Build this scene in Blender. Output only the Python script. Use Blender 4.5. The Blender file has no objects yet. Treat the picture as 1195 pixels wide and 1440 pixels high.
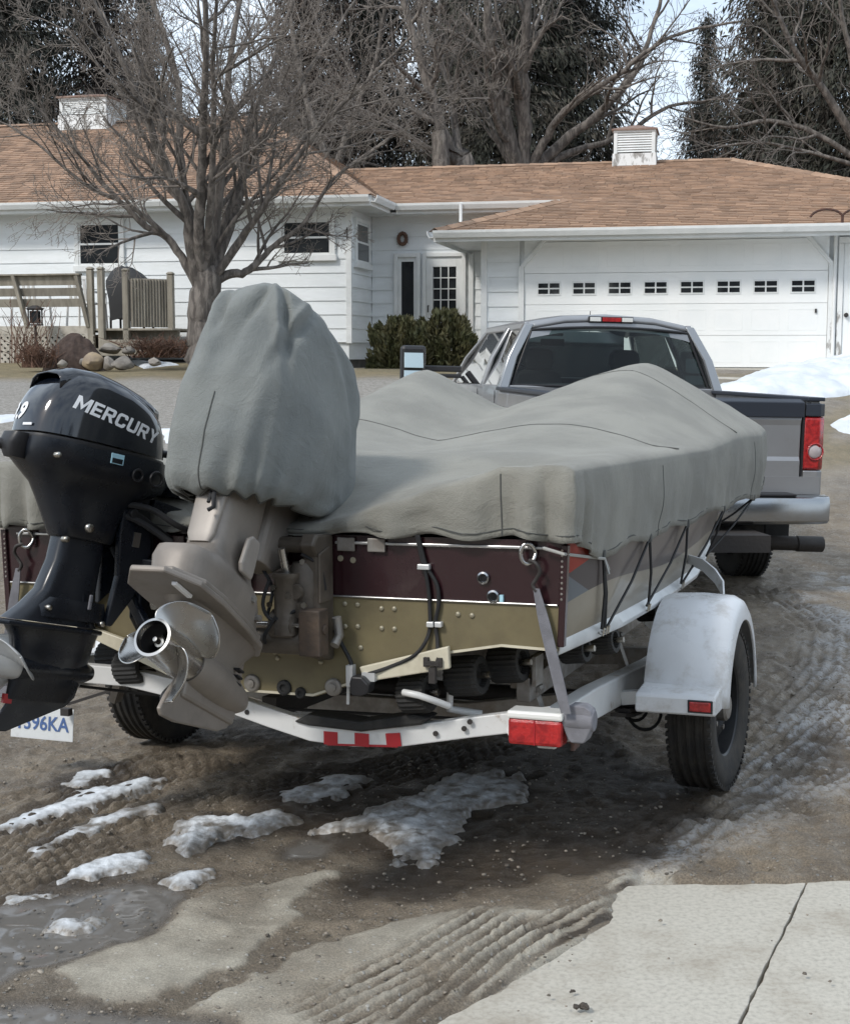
import bpy, bmesh, math, random
import numpy as np
from mathutils import Matrix, Vector, Euler
R = math.radians
scene = bpy.context.scene
COL = scene.collection

# ---------------------------------------------------------------- camera
cd = bpy.data.cameras.new('camera'); cam = bpy.data.objects.new('camera', cd); COL.objects.link(cam)
cd.sensor_fit = 'VERTICAL'; cd.sensor_height = 36.0; cd.lens = 50.0
cd.clip_start = 0.1; cd.clip_end = 900
cam.location = (0, 0, 1.72); cam.rotation_euler = (R(90 - 6.28), 0, 0)
scene.camera = cam

# ---------------------------------------------------------------- sky and sun (thin bright overcast)
SUN_EL, SUN_AZ = R(44), R(-134)        # azimuth clockwise from +Y: behind the viewer, to the left
w = bpy.data.worlds.new('World'); scene.world = w; w.use_nodes = True
nt = w.node_tree; nt.nodes.clear()
out = nt.nodes.new('ShaderNodeOutputWorld'); bg = nt.nodes.new('ShaderNodeBackground')
sky = nt.nodes.new('ShaderNodeTexSky'); sky.sky_type = 'NISHITA'; sky.sun_disc = False
sky.sun_elevation = SUN_EL; sky.sun_rotation = SUN_AZ
sky.air_density = 1.0; sky.dust_density = 1.5; sky.ozone_density = 1.0
tc = nt.nodes.new('ShaderNodeTexCoord'); mp = nt.nodes.new('ShaderNodeMapping'); mp.inputs['Scale'].default_value = (1.2, 1.2, 3.2)
nz = nt.nodes.new('ShaderNodeTexNoise'); nz.inputs['Scale'].default_value = 2.6; nz.inputs['Detail'].default_value = 7; nz.inputs['Roughness'].default_value = .6
rp = nt.nodes.new('ShaderNodeValToRGB'); rp.color_ramp.elements[0].position = .36; rp.color_ramp.elements[0].color = (.35, .35, .35, 1)
rp.color_ramp.elements[1].position = .62; rp.color_ramp.elements[1].color = (.95, .95, .95, 1)
mx = nt.nodes.new('ShaderNodeMixRGB'); mx.inputs[2].default_value = (7.3, 8.2, 9.2, 1)   # cloud sheet
L = nt.links.new
L(tc.outputs['Generated'], mp.inputs['Vector']); L(mp.outputs['Vector'], nz.inputs['Vector']); L(nz.outputs['Fac'], rp.inputs['Fac'])
L(rp.outputs['Color'], mx.inputs[0]); L(sky.outputs['Color'], mx.inputs[1]); L(mx.outputs['Color'], bg.inputs['Color'])
bg.inputs['Strength'].default_value = 0.10
L(bg.outputs['Background'], out.inputs['Surface'])
sl = bpy.data.lights.new('sun', 'SUN'); sun = bpy.data.objects.new('sun', sl); COL.objects.link(sun)
sl.energy = 1.5; sl.angle = R(10); sl.color = (1.0, .955, .89)
sd = Vector((math.sin(SUN_AZ) * math.cos(SUN_EL), math.cos(SUN_AZ) * math.cos(SUN_EL), math.sin(SUN_EL)))
sun.rotation_euler = sd.to_track_quat('Z', 'Y').to_euler(); sun.location = (-20, -20, 40)
vs = scene.view_settings
vs.view_transform = 'Standard'; vs.look = 'None'; vs.gamma = 1.0; vs.exposure = 0.66; vs.use_curve_mapping = False

# ---------------------------------------------------------------- helpers
def tag(o, label=None, cat=None, group=None, kind=None):
    if label: o['label'] = label
    if cat: o['category'] = cat
    if group: o['group'] = group
    if kind: o['kind'] = kind
    return o

def empty(name, M=None, label=None, cat=None, group=None):
    o = bpy.data.objects.new(name, None); COL.objects.link(o); o.empty_display_size = .2
    if M is not None: o.matrix_world = M
    return tag(o, label, cat, group)

def frame(loc, rx=0, ry=0, rz=0):
    return Matrix.Translation(loc) @ Euler((R(rx), R(ry), R(rz)), 'XYZ').to_matrix().to_4x4()

class G:
    """collects shapes, builds ONE mesh object"""
    def __init__(s): s.v = []; s.f = []; s.M = Matrix.Identity(4)
    def add(s, vs_, fs):
        n = len(s.v); M = s.M
        s.v.extend([tuple(M @ Vector(p)) for p in vs_]); s.f.extend([tuple(i + n for i in f) for f in fs]); return s
    def box(s, c, d, rot=None):
        x, y, z = d[0] / 2, d[1] / 2, d[2] / 2
        vv = [Vector(p) for p in [(-x,-y,-z),(x,-y,-z),(x,y,-z),(-x,y,-z),(-x,-y,z),(x,-y,z),(x,y,z),(-x,y,z)]]
        if rot is not None:
            m = rot if isinstance(rot, Matrix) else Euler(rot).to_matrix()
            vv = [m @ p for p in vv]
        c = Vector(c)
        return s.add([p + c for p in vv], [(0,3,2,1),(4,5,6,7),(0,1,5,4),(1,2,6,5),(2,3,7,6),(3,0,4,7)])
    def bar(s, a, b, wd, ht, up=(0,0,1)):
        a, b = Vector(a), Vector(b); d = (b - a); l = d.length; d.normalize(); up = Vector(up)
        x = d.cross(up)
        if x.length < 1e-5: x = d.cross(Vector((0,1,0)))
        x.normalize(); z = x.cross(d)
        m = Matrix((x, d, z)).transposed()
        return s.box((a + b) / 2, (wd, l, ht), m)
    def loft(s, rings, cap0=True, cap1=True, closed=True):
        n = len(rings[0]); vv = [p for r in rings for p in r]; ff = []
        m = n if closed else n - 1
        for i in range(len(rings) - 1):
            for j in range(m):
                a = i * n + j; b = i * n + (j + 1) % n
                ff.append((a, b, b + n, a + n))
        if cap0 and closed: ff.append(tuple(reversed(range(n))))
        if cap1 and closed: ff.append(tuple(range((len(rings) - 1) * n, len(rings) * n)))
        return s.add(vv, ff)
    def tube(s, pts, r, n=8, cap=True):
        pts = [Vector(p) for p in pts]; rr = r if hasattr(r, '__len__') else [r] * len(pts)
        rings = []; prev = None
        for i, p in enumerate(pts):
            t = (pts[min(i + 1, len(pts) - 1)] - pts[max(i - 1, 0)])
            if t.length < 1e-9: t = Vector((0,0,1))
            t.normalize()
            if prev is None:
                x = t.cross(Vector((0,0,1)) if abs(t.z) < .9 else Vector((1,0,0)))
            else: x = prev - t * prev.dot(t)
            x.normalize(); prev = x; y = t.cross(x)
            rings.append([p + (x * math.cos(2*math.pi*k/n) + y * math.sin(2*math.pi*k/n)) * rr[i] for k in range(n)])
        return s.loft(rings, cap, cap)
    def lathe(s, prof, axis='z', c=(0,0,0), n=24, caps=True):
        rings = []; c = Vector(c)
        for (r, h) in prof:
            ring = []
            for k in range(n):
                a = 2*math.pi*k/n; u, v = r*math.cos(a), r*math.sin(a)
                ring.append(c + Vector({'z': (u, v, h), 'y': (v, h, u), 'x': (h, u, v)}[axis]))
            rings.append(ring)
        return s.loft(rings, caps, caps)
    def prism(s, poly, axis, lo, hi):
        def P(a, b, h): return {'x': (h, a, b), 'y': (a, h, b), 'z': (a, b, h)}[axis]
        n = len(poly); vv = [P(a, b, lo) for a, b in poly] + [P(a, b, hi) for a, b in poly]
        ff = [tuple(range(n)), tuple(range(2*n - 1, n - 1, -1))] + [(i, i + n, (i + 1) % n + n, (i + 1) % n) for i in range(n)]
        return s.add(vv, ff)
    def grid(s, nu, nv, fn, closed_u=False):
        vv = [fn(i, j) for i in range(nu) for j in range(nv)]; ff = []
        for i in range(nu if closed_u else nu - 1):
            for j in range(nv - 1):
                a = i * nv + j; b = ((i + 1) % nu) * nv + j
                ff.append((a, b, b + 1, a + 1))
        return s.add(vv, ff)
    def build(s, name, m, parent=None, smooth=None, bev=0, sub=0, solid=0, label=None):
        me = bpy.data.meshes.new(name); me.from_pydata([tuple(p) for p in s.v], [], s.f); 
        bm = bmesh.new(); bm.from_mesh(me); bmesh.ops.recalc_face_normals(bm, faces=bm.faces[:]); bm.to_mesh(me); bm.free()
        me.materials.append(m)
        if smooth is not None:
            me.shade_smooth()
            if smooth < 180: me.set_sharp_from_angle(angle=R(smooth))
        o = bpy.data.objects.new(name, me); COL.objects.link(o)
        if parent is not None: o.parent = parent
        if solid:
            q = o.modifiers.new('solid', 'SOLIDIFY'); q.thickness = solid; q.offset = 0
        if bev:
            q = o.modifiers.new('bevel', 'BEVEL'); q.width = bev; q.segments = 2; q.limit_method = 'ANGLE'; q.angle_limit = R(40); q.harden_normals = False
        if sub:
            q = o.modifiers.new('sub', 'SUBSURF'); q.levels = sub; q.render_levels = sub
        if label: o['label'] = label
        return o

def np_mesh(name, co, quads, m, parent=None, smooth=False, attrs=None):
    me = bpy.data.meshes.new(name); co = np.asarray(co, np.float32); q = np.asarray(quads, np.int32); k = q.shape[1]
    me.vertices.add(len(co)); me.vertices.foreach_set('co', co.ravel())
    me.loops.add(q.size); me.loops.foreach_set('vertex_index', q.ravel())
    me.polygons.add(len(q)); me.polygons.foreach_set('loop_start', np.arange(0, q.size, k, dtype=np.int32))
    me.polygons.foreach_set('loop_total', np.full(len(q), k, np.int32))
    if smooth: me.polygons.foreach_set('use_smooth', np.ones(len(q), bool))
    for n_, a in (attrs or {}).items():
        at = me.attributes.new(n_, 'FLOAT', 'POINT'); at.data.foreach_set('value', np.asarray(a, np.float32))
    me.update(calc_edges=True); me.validate()
    me.materials.append(m)
    o = bpy.data.objects.new(name, me); COL.objects.link(o)
    if parent is not None: o.parent = parent
    return o

def copy_tree(o, parent=None):
    c = o.copy(); COL.objects.link(c)
    if parent is not None: c.parent = parent
    for ch in list(o.children): copy_tree(ch, c)
    return c

# value noise in numpy
def vnoise(x, y, scale, seed=0):
    x = np.asarray(x, float) / scale; y = np.asarray(y, float) / scale
    xi = np.floor(x).astype(np.int64); yi = np.floor(y).astype(np.int64); fx = x - xi; fy = y - yi
    fx = fx*fx*(3-2*fx); fy = fy*fy*(3-2*fy)
    def h(a, b):
        n = (a * 374761393 + b * 668265263 + seed * 982451653) & 0xFFFFFFFF
        n = ((n ^ (n >> 13)) * 1274126177) & 0xFFFFFFFF
        return ((n ^ (n >> 16)) & 0xFFFF) / 32767.5 - 1
    return (h(xi,yi)*(1-fx)+h(xi+1,yi)*fx)*(1-fy) + (h(xi,yi+1)*(1-fx)+h(xi+1,yi+1)*fx)*fy
def fbm(x, y, scale, oct_=4, seed=0, gain=.5):
    t = 0; a = 1; s_ = 0
    for k in range(oct_):
        t = t + a * vnoise(x, y, scale / 2**k, seed + k*17); s_ += a; a *= gain
    return t / s_
def sstep(a, b, x):
    t = np.clip((x - a) / (b - a), 0, 1); return t*t*(3-2*t)
def polydist(x, y, poly):
    """signed distance to polygon, positive inside"""
    x = np.asarray(x, float); y = np.asarray(y, float); d = np.full(x.shape, 1e9); ins = np.zeros(x.shape, bool); n = len(poly)
    for i in range(n):
        ax, ay = poly[i]; bx, by = poly[(i+1) % n]; ex, ey = bx-ax, by-ay
        t = np.clip(((x-ax)*ex + (y-ay)*ey) / (ex*ex+ey*ey+1e-12), 0, 1)
        d = np.minimum(d, np.hypot(x-ax-t*ex, y-ay-t*ey))
        c = ((ay > y) != (by > y)) & (x < (bx-ax)*(y-ay)/(by-ay+1e-12)+ax); ins ^= c
    return np.where(ins, d, -d)
def linedist(x, y, pts):
    """signed lateral distance and arc length to a polyline"""
    best = np.full(x.shape, 1e9); lat = np.zeros(x.shape); arc = np.zeros(x.shape); s0 = 0; over = np.zeros(x.shape)
    for (ax, ay), (bx, by) in zip(pts[:-1], pts[1:]):
        ex, ey = bx-ax, by-ay; l = math.hypot(ex, ey)
        t = np.clip(((x-ax)*ex + (y-ay)*ey) / (l*l), 0, 1)
        px, py = x-ax-t*ex, y-ay-t*ey; d = np.hypot(px, py); u = d < best
        best = np.where(u, d, best); lat = np.where(u, (px*ey - py*ex)/l, lat); arc = np.where(u, s0 + t*l, arc); s0 += l
    return best, lat, arc, s0

# ---------------------------------------------------------------- materials
def mat(name, col, rough=.6, metal=0, col2=None, ns=8, nd=5, lo=.35, hi=.65, bump=0, bs=60, spec=.5, coat=0, dirt=None, ds=2.5, dlo=.5, dhi=.75, dirt_amt=.7, rvar=0, stretch=(1,1,1), sheen=0, coords='Object', island=0, wrinkle=0):
    m = bpy.data.materials.new(name); m.use_nodes = True; t = m.node_tree; N = t.nodes; lk = t.links.new
    b = N['Principled BSDF']; b.inputs['Roughness'].default_value = rough; b.inputs['Metallic'].default_value = metal
    b.inputs['Specular IOR Level'].default_value = spec; b.inputs['Coat Weight'].default_value = coat; b.inputs['Coat Roughness'].default_value = .08
    b.inputs['Base Color'].default_value = (*col, 1); b.inputs['Sheen Weight'].default_value = sheen
    c = N.new('ShaderNodeTexCoord'); mp = N.new('ShaderNodeMapping'); mp.inputs['Scale'].default_value = stretch
    lk(c.outputs[coords], mp.inputs['Vector']); src = None
    def noise(scale, detail=5, rgh=.6):
        n = N.new('ShaderNodeTexNoise'); n.inputs['Scale'].default_value = scale; n.inputs['Detail'].default_value = detail; n.inputs['Roughness'].default_value = rgh
        lk(mp.outputs['Vector'], n.inputs['Vector']); return n
    def ramp(n, a, z):
        r = N.new('ShaderNodeMapRange'); r.interpolation_type = 'SMOOTHSTEP'; r.inputs['From Min'].default_value = a; r.inputs['From Max'].default_value = z
        lk(n, r.inputs['Value']); return r.outputs['Result']
    def mix(f, a, b_):
        x = N.new('ShaderNodeMixRGB')
        if hasattr(f, 'links') or not isinstance(f, (int, float)): lk(f, x.inputs[0])
        else: x.inputs[0].default_value = f
        for k, q in ((1, a), (2, b_)):
            if isinstance(q, tuple): x.inputs[k].default_value = (*q, 1)
            else: lk(q, x.inputs[k])
        return x.outputs['Color']
    cur = tuple(col)
    if col2 is not None: cur = mix(ramp(noise(ns, nd).outputs['Fac'], lo, hi), cur, tuple(col2))
    if island:
        g = N.new('ShaderNodeNewGeometry'); oi = N.new('ShaderNodeObjectInfo'); a1 = N.new('ShaderNodeMath'); a1.operation = 'ADD'
        lk(g.outputs['Random Per Island'], a1.inputs[0]); lk(oi.outputs['Random'], a1.inputs[1])
        fr = N.new('ShaderNodeMath'); fr.operation = 'FRACT'; lk(a1.outputs[0], fr.inputs[0])
        hs = N.new('ShaderNodeHueSaturation'); mr = N.new('ShaderNodeMapRange'); mr.inputs['To Min'].default_value = 1-island; mr.inputs['To Max'].default_value = 1+island
        lk(fr.outputs[0], mr.inputs['Value']); lk(mr.outputs['Result'], hs.inputs['Value'])
        if isinstance(cur, tuple): hs.inputs['Color'].default_value = (*cur, 1)
        else: lk(cur, hs.inputs['Color'])
        cur = hs.outputs['Color']
    if dirt is not None:
        f = ramp(noise(ds, 7, .65).outputs['Fac'], dlo, dhi); k = N.new('ShaderNodeMath'); k.operation = 'MULTIPLY'; k.inputs[1].default_value = dirt_amt
        lk(f, k.inputs[0]); cur = mix(k.outputs[0], cur, tuple(dirt))
    if not isinstance(cur, tuple): lk(cur, b.inputs['Base Color'])
    if rvar:
        r = N.new('ShaderNodeMapRange'); r.inputs['To Min'].default_value = max(0, rough-rvar); r.inputs['To Max'].default_value = rough+rvar
        r.inputs['From Min'].default_value = .3; r.inputs['From Max'].default_value = .7
        lk(noise(bs*.15, 4).outputs['Fac'], r.inputs['Value']); lk(r.outputs['Result'], b.inputs['Roughness'])
    if bump:
        bp = N.new('ShaderNodeBump'); bp.inputs['Strength'].default_value = bump; bp.inputs['Distance'].default_value = .01
        lk(noise(bs, 4).outputs['Fac'], bp.inputs['Height']); lk(bp.outputs['Normal'], b.inputs['Normal'])
        if wrinkle:
            wn = noise(7.5, 6, .62); wn.inputs['Distortion'].default_value = 1.6; b2 = N.new('ShaderNodeBump'); b2.inputs['Strength'].default_value = wrinkle; b2.inputs['Distance'].default_value = .035
            ab = N.new('ShaderNodeMath'); ab.operation = 'SUBTRACT'; ab.inputs[1].default_value = .5; lk(wn.outputs['Fac'], ab.inputs[0]); a2 = N.new('ShaderNodeMath'); a2.operation = 'ABSOLUTE'; lk(ab.outputs[0], a2.inputs[0])
            lk(a2.outputs[0], b2.inputs['Height']); lk(bp.outputs['Normal'], b2.inputs['Normal']); lk(b2.outputs['Normal'], b.inputs['Normal'])
    return m

def glass(name, tint, refl=.06, rough=.02, opacity=.5):
    """window glass: tinted see-through body under a mirror-like surface"""
    m = bpy.data.materials.new(name); m.use_nodes = True; t = m.node_tree; N = t.nodes; N.clear(); lk = t.links.new
    o = N.new('ShaderNodeOutputMaterial'); tr = N.new('ShaderNodeBsdfTransparent'); tr.inputs['Color'].default_value = (*tint, 1)
    gl = N.new('ShaderNodeBsdfGlossy'); gl.inputs['Roughness'].default_value = rough
    fr = N.new('ShaderNodeFresnel'); fr.inputs['IOR'].default_value = 1.55
    ad = N.new('ShaderNodeMath'); ad.operation = 'ADD'; ad.inputs[1].default_value = refl; lk(fr.outputs[0], ad.inputs[0])
    mx_ = N.new('ShaderNodeMixShader'); lk(ad.outputs[0], mx_.inputs[0]); lk(tr.outputs[0], mx_.inputs[1]); lk(gl.outputs[0], mx_.inputs[2])
    lk(mx_.outputs[0], o.inputs['Surface']); return m

M_ = {}
M_['siding'] = mat('white siding paint', (.81,.84,.85), .55, col2=(.74,.77,.775), ns=1.2, bump=.12, bs=90, dirt=(.45,.45,.40), ds=1.3, dlo=.58, dhi=.85, dirt_amt=.35, stretch=(1,1,4))
M_['trim'] = mat('white trim paint', (.78,.79,.78), .45, col2=(.7,.72,.71), ns=3, bump=.06, bs=60, dirt=(.36,.34,.3), ds=5, dlo=.6, dhi=.8, dirt_amt=.45)
M_['peeling'] = mat('peeling white paint', (.75,.76,.75), .6, col2=(.3,.29,.27), ns=7, nd=7, lo=.5, hi=.6, bump=.4, bs=30, stretch=(1,1,.35))
M_['garage'] = mat('white garage door paint', (.85,.86,.85), .45, col2=(.80,.82,.815), ns=1.4, bump=.05, bs=120)
M_['shingle'] = mat('brown asphalt shingle', (.345,.222,.147), .9, col2=(.262,.17,.114), ns=3, bump=.5, bs=180, island=.24, dirt=(.40,.31,.235), ds=7, dlo=.55, dhi=.7, dirt_amt=.5)
M_['shingle_dark'] = mat('aged brown asphalt shingle', (.315,.204,.137), .9, col2=(.235,.155,.107), ns=3, bump=.5, bs=180, island=.24, dirt=(.33,.25,.18), ds=6, dlo=.55, dhi=.72, dirt_amt=.5)
M_['dark_glass'] = mat('dark window glass', (.018,.021,.024), .04, spec=.8, col2=(.03,.034,.037), ns=2)
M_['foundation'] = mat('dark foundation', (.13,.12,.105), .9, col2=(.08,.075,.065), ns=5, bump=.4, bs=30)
M_['wood'] = mat('weathered deck wood', (.31,.285,.235), .85, col2=(.21,.19,.155), ns=7, bump=.4, bs=40, stretch=(1,1,.2), island=.18, dirt=(.16,.15,.12), ds=6)
M_['lattice'] = mat('pale lattice wood', (.48,.45,.39), .8, col2=(.36,.33,.28), ns=9, bump=.2, bs=40)
M_['bark'] = mat('grey brown bark', (.215,.19,.168), .95, col2=(.095,.083,.074), ns=14, nd=9, lo=.38, hi=.58, bump=1, bs=34, wrinkle=1.0, stretch=(1,1,.25), dirt=(.22,.2,.17), ds=5, dirt_amt=.5)
M_['twig'] = mat('grey brown twigs', (.25,.218,.19), .9, col2=(.165,.143,.125), ns=3)
M_['twig_far'] = mat('dull brown far twigs', (.19,.167,.148), .9, col2=(.125,.11,.098), ns=2)
M_['spruce'] = mat('dark spruce needles', (.036,.040,.029), .85, col2=(.062,.055,.044), ns=1.1, island=.5)
M_['spruce_brown'] = mat('brown dead spruce needles', (.078,.058,.048), .9, col2=(.046,.040,.033), ns=1.1, island=.5)
M_['hedge'] = mat('evergreen shrub leaves', (.075,.08,.030), .7, col2=(.125,.11,.048), ns=3, island=.4)
M_['dead_brush'] = mat('brown dead stems', (.14,.078,.052), .9, col2=(.095,.055,.04), ns=5, island=.3)
M_['mulch'] = mat('dark red brown mulch', (.050,.034,.028), .95, col2=(.08,.056,.046), ns=12, bump=1, bs=25)
M_['rock'] = mat('field stone', (.27,.25,.22), .85, col2=(.17,.155,.14), ns=6, bump=.6, bs=18, island=.35)
M_['black_cloth'] = mat('black vinyl grill cover', (.030,.031,.033), .8, bump=.6, bs=9)
M_['white_plastic'] = mat('white plastic', (.78,.78,.77), .4)
M_['black_iron'] = mat('black iron', (.03,.026,.024), .6, bump=.3, bs=40)
M_['bolt'] = mat('painted bolt heads', (.33,.30,.22), .4, .4)
M_['rust_brown'] = mat('rust stained bracket', (.10,.07,.05), .7, .1, col2=(.06,.045,.035), ns=14, bump=.3, bs=40)
M_['rust_iron'] = mat('rusty iron', (.10,.045,.03), .8, col2=(.05,.03,.025), ns=20, bump=.4, bs=40)
M_['canvas'] = mat('grey green boat canvas', (.258,.252,.218), .88, col2=(.20,.196,.17), ns=3.2, nd=9, bump=.5, bs=300, wrinkle=.30, sheen=.15, dirt=(.17,.17,.15), ds=2.2, dlo=.52, dhi=.8, dirt_amt=.5)
M_['canvas_motor'] = mat('blue grey motor canvas', (.195,.207,.196), .88, col2=(.15,.162,.156), ns=3.4, nd=9, bump=.5, bs=300, wrinkle=.35, sheen=.15, dirt=(.15,.165,.165), ds=1.6, dlo=.5, dhi=.75, dirt_amt=.4)
M_['seam'] = mat('dark seam thread', (.075,.077,.072), .9)
M_['maroon'] = mat('maroon gloss paint', (.026,.0095,.012), .22, coat=.3, col2=(.024,.009,.011), ns=4, dirt=(.09,.07,.065), ds=5, dlo=.55, dhi=.8, dirt_amt=.4, rvar=.08)
M_['tan'] = mat('olive tan hull paint', (.175,.148,.080), .40, col2=(.145,.122,.068), ns=4, nd=9, bump=.08, bs=45, dirt=(.10,.082,.05), ds=4.5, dlo=.46, dhi=.74, dirt_amt=.6, rvar=.1)
M_['hull_bottom'] = mat('tan hull bottom', (.25,.215,.125), .45, col2=(.2,.17,.1), ns=3, dirt=(.12,.1,.07), ds=4)
M_['alu'] = mat('bare aluminium', (.62,.62,.61), .35, 1, col2=(.5,.5,.49), ns=12, rvar=.12)
M_['alu_white'] = mat('pale aluminium rail', (.62,.63,.63), .4, .35, col2=(.5,.51,.51), ns=6)
M_['steel'] = mat('polished stainless', (.52,.51,.49), .24, 1, rvar=.12, col2=(.5,.49,.47), ns=9)
M_['steel_dull'] = mat('dull scratched stainless', (.52,.5,.46), .3, 1, rvar=.12, col2=(.36,.34,.3), ns=10)
M_['chrome'] = mat('chrome', (.36,.37,.38), .2, 1, dirt=(.3,.28,.25), ds=5, dirt_amt=.5)
M_['motor_grey'] = mat('taupe grey motor paint', (.245,.215,.185), .45, .12, col2=(.20,.176,.152), ns=4, bump=.03, bs=60, dirt=(.095,.082,.07), ds=6, dlo=.45, dhi=.8, dirt_amt=.5, rvar=.08)
M_['motor_light'] = mat('lighter taupe motor paint', (.30,.27,.24), .45, .1, col2=(.25,.225,.2), ns=6)
M_['motor_brown'] = mat('stained brown grey bracket paint', (.12,.10,.08), .5, .1, col2=(.07,.058,.045), ns=6, dirt=(.05,.04,.03), ds=9, dlo=.45, dhi=.7)
M_['cowl_black'] = mat('phantom black cowl paint', (.0045,.0065,.0115), .11, coat=.7, spec=.5)
M_['motor_black'] = mat('satin black motor paint', (.0065,.009,.014), .28, spec=.5, col2=(.011,.014,.02), ns=6, rvar=.08)
M_['black_plastic'] = mat('black plastic', (.014,.014,.016), .45, bump=.08, bs=60)
M_['white_print'] = mat('white lettering', (.78,.79,.8), .4)
M_['blue_print'] = mat('pale blue sticker', (.38,.62,.72), .4)
M_['rubber'] = mat('black rubber', (.018,.018,.018), .75, col2=(.028,.027,.025), ns=10, bump=.3, bs=70)
M_['tyre'] = mat('dirty tyre rubber', (.022,.021,.020), .78, col2=(.042,.037,.031), ns=14, bump=.25, bs=60, dirt=(.085,.072,.056), ds=7, dlo=.52, dhi=.8, dirt_amt=.55)
M_['tyre_truck'] = mat('truck tyre rubber', (.017,.017,.017), .7, col2=(.03,.028,.026), ns=10, bump=.25, bs=60)
M_['rim'] = mat('black steel rim', (.016,.018,.021), .4, .3, col2=(.03,.03,.031), ns=9)
M_['trailer_white'] = mat('white trailer paint', (.66,.665,.66), .4, col2=(.58,.585,.575), ns=4, dirt=(.28,.22,.16), ds=9, dlo=.6, dhi=.72, dirt_amt=.75, rvar=.08)
M_['fender_white'] = mat('white fender plastic', (.68,.695,.71), .32, col2=(.58,.595,.605), ns=2, nd=8, dirt=(.30,.26,.21), ds=9, dlo=.48, dhi=.72, dirt_amt=.5, rvar=.1, bump=.04, bs=40)
M_['cream'] = mat('cream trim tab paint', (.6,.56,.44), .4, col2=(.53,.49,.38), ns=6, dirt=(.3,.26,.18), ds=9, dirt_amt=.4)
M_['galv'] = mat('weathered galvanised steel', (.33,.315,.29), .55, .6, col2=(.22,.2,.18), ns=12, dirt=(.16,.11,.07), ds=8)
M_['red_lens'] = mat('red lens', (.44,.018,.018), .18, coat=.5, col2=(.26,.008,.010), ns=40, nd=2, bump=.3, bs=160)
M_['red_tape'] = mat('red reflector tape', (.38,.02,.028), .3)
M_['white_lens'] = mat('white lens', (.74,.74,.71), .2, coat=.5)
M_['reverse_lens'] = mat('clear grey lens', (.42,.37,.37), .15, coat=.6)
M_['strap'] = mat('grey webbing strap', (.19,.19,.21), .8, bump=.3, bs=300, col2=(.15,.15,.165), ns=20)
M_['black_cord'] = mat('black cord', (.02,.02,.021), .8)
M_['grey_cord'] = mat('grey cord', (.33,.33,.31), .8)
M_['truck'] = mat('pewter metallic truck paint', (.31,.317,.327), .3, .45, coat=.35, col2=(.285,.29,.3), ns=2, dirt=(.2,.185,.165), ds=2.5, dlo=.5, dhi=.85, dirt_amt=.35)
M_['truck_low'] = mat('muddy pewter truck paint', (.15,.15,.15), .4, .4, col2=(.16,.145,.125), ns=3)
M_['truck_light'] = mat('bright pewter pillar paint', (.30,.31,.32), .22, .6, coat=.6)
M_['cap_dark'] = mat('dark blue grey bed cap', (.024,.03,.042), .4)
M_['seat'] = mat('grey seat cloth', (.07,.07,.075), .85)
M_['auto_glass'] = glass('tinted truck glass', (.46,.54,.52), -.02)
M_['auto_glass_side'] = glass('side truck glass', (.07,.08,.078), .02)
M_['mirror'] = mat('mirror glass', (.52,.58,.56), .10, 1)
M_['plate'] = mat('white plate', (.74,.77,.78), .35, dirt=(.4,.38,.34), ds=12, dirt_amt=.4)
M_['plate_blue'] = mat('blue plate print', (.09,.16,.36), .4)

# ---------------------------------------------------------------- ground
_F, _P, _H = 2000.0, R(6.28), 1.72
def ray(px, py):
    x = (px - 597.5) / _F; y = (720 - py) / _F
    return Vector((x, math.cos(_P) + y*math.sin(_P), -math.sin(_P) + y*math.cos(_P)))
def at(px, py, D):
    d = ray(px, py); t = D / d.y; return Vector((d.x*t, D, _H + d.z*t))
def gp(px, py, z=0.0):
    d = ray(px, py); t = (z - _H) / d.z; return (d.x*t, d.y*t)
def GP(s, z=0.0): return [gp(*map(float, q.split(',')), z) for q in s.split()]

def base_z(x, y):
    x = np.asarray(x, float); y = np.asarray(y, float)
    z = 1.50*sstep(12.2, 21.6, y) - .05*sstep(9, 11, y)*(1-sstep(12.5, 15, y))
    z = z + .024*(np.clip(x, -4, 1.1)-1.1)*(1-sstep(8, 13, y))*sstep(-2, 2, y)
    z = z + .10*sstep(22.0, 24, y)*sstep(-1.0, -4, x)*(1 - sstep(60, 120, y))
    return z

CLEAR = GP('872,1247 908,1229 1050,1234 1230,1238 1700,1240 2600,1240 2600,1700 400,1700 540,1460 620,1402 720,1372 800,1330 846,1285')
CLEAR2 = GP('905,1222 945,1222 915,1238 886,1246')
PALE1 = GP('60,1350 150,1300 210,1260 290,1240 380,1220 470,1215 440,1240 425,1275 370,1300 330,1340 260,1370 160,1395 90,1385')
PALE2 = GP('230,1415 330,1362 400,1330 470,1300 600,1270 690,1265 760,1285 860,1250 900,1225 945,1222 890,1262 760,1345 640,1405 540,1460 260,1460')
WETD = GP('430,1225 500,1200 400,1160 300,1100 420,1065 600,1050 850,1015 960,1090 1010,1140 905,1212 700,1255 560,1262 480,1258 455,1238')
PUD1 = GP('-40,1240 120,1240 200,1225 250,1238 190,1280 120,1310 60,1330 -40,1360')
PUD2 = GP('-40,1395 80,1388 200,1402 300,1428 340,1470 -40,1470')
PUD3 = GP('392,1173 430,1163 466,1172 450,1186 402,1189')
PUD4 = GP('1073,980 1095,965 1138,958 1125,985 1090,990')
PUD5 = GP('700,1190 850,1120 930,1120 900,1170 780,1215 640,1240')
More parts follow.
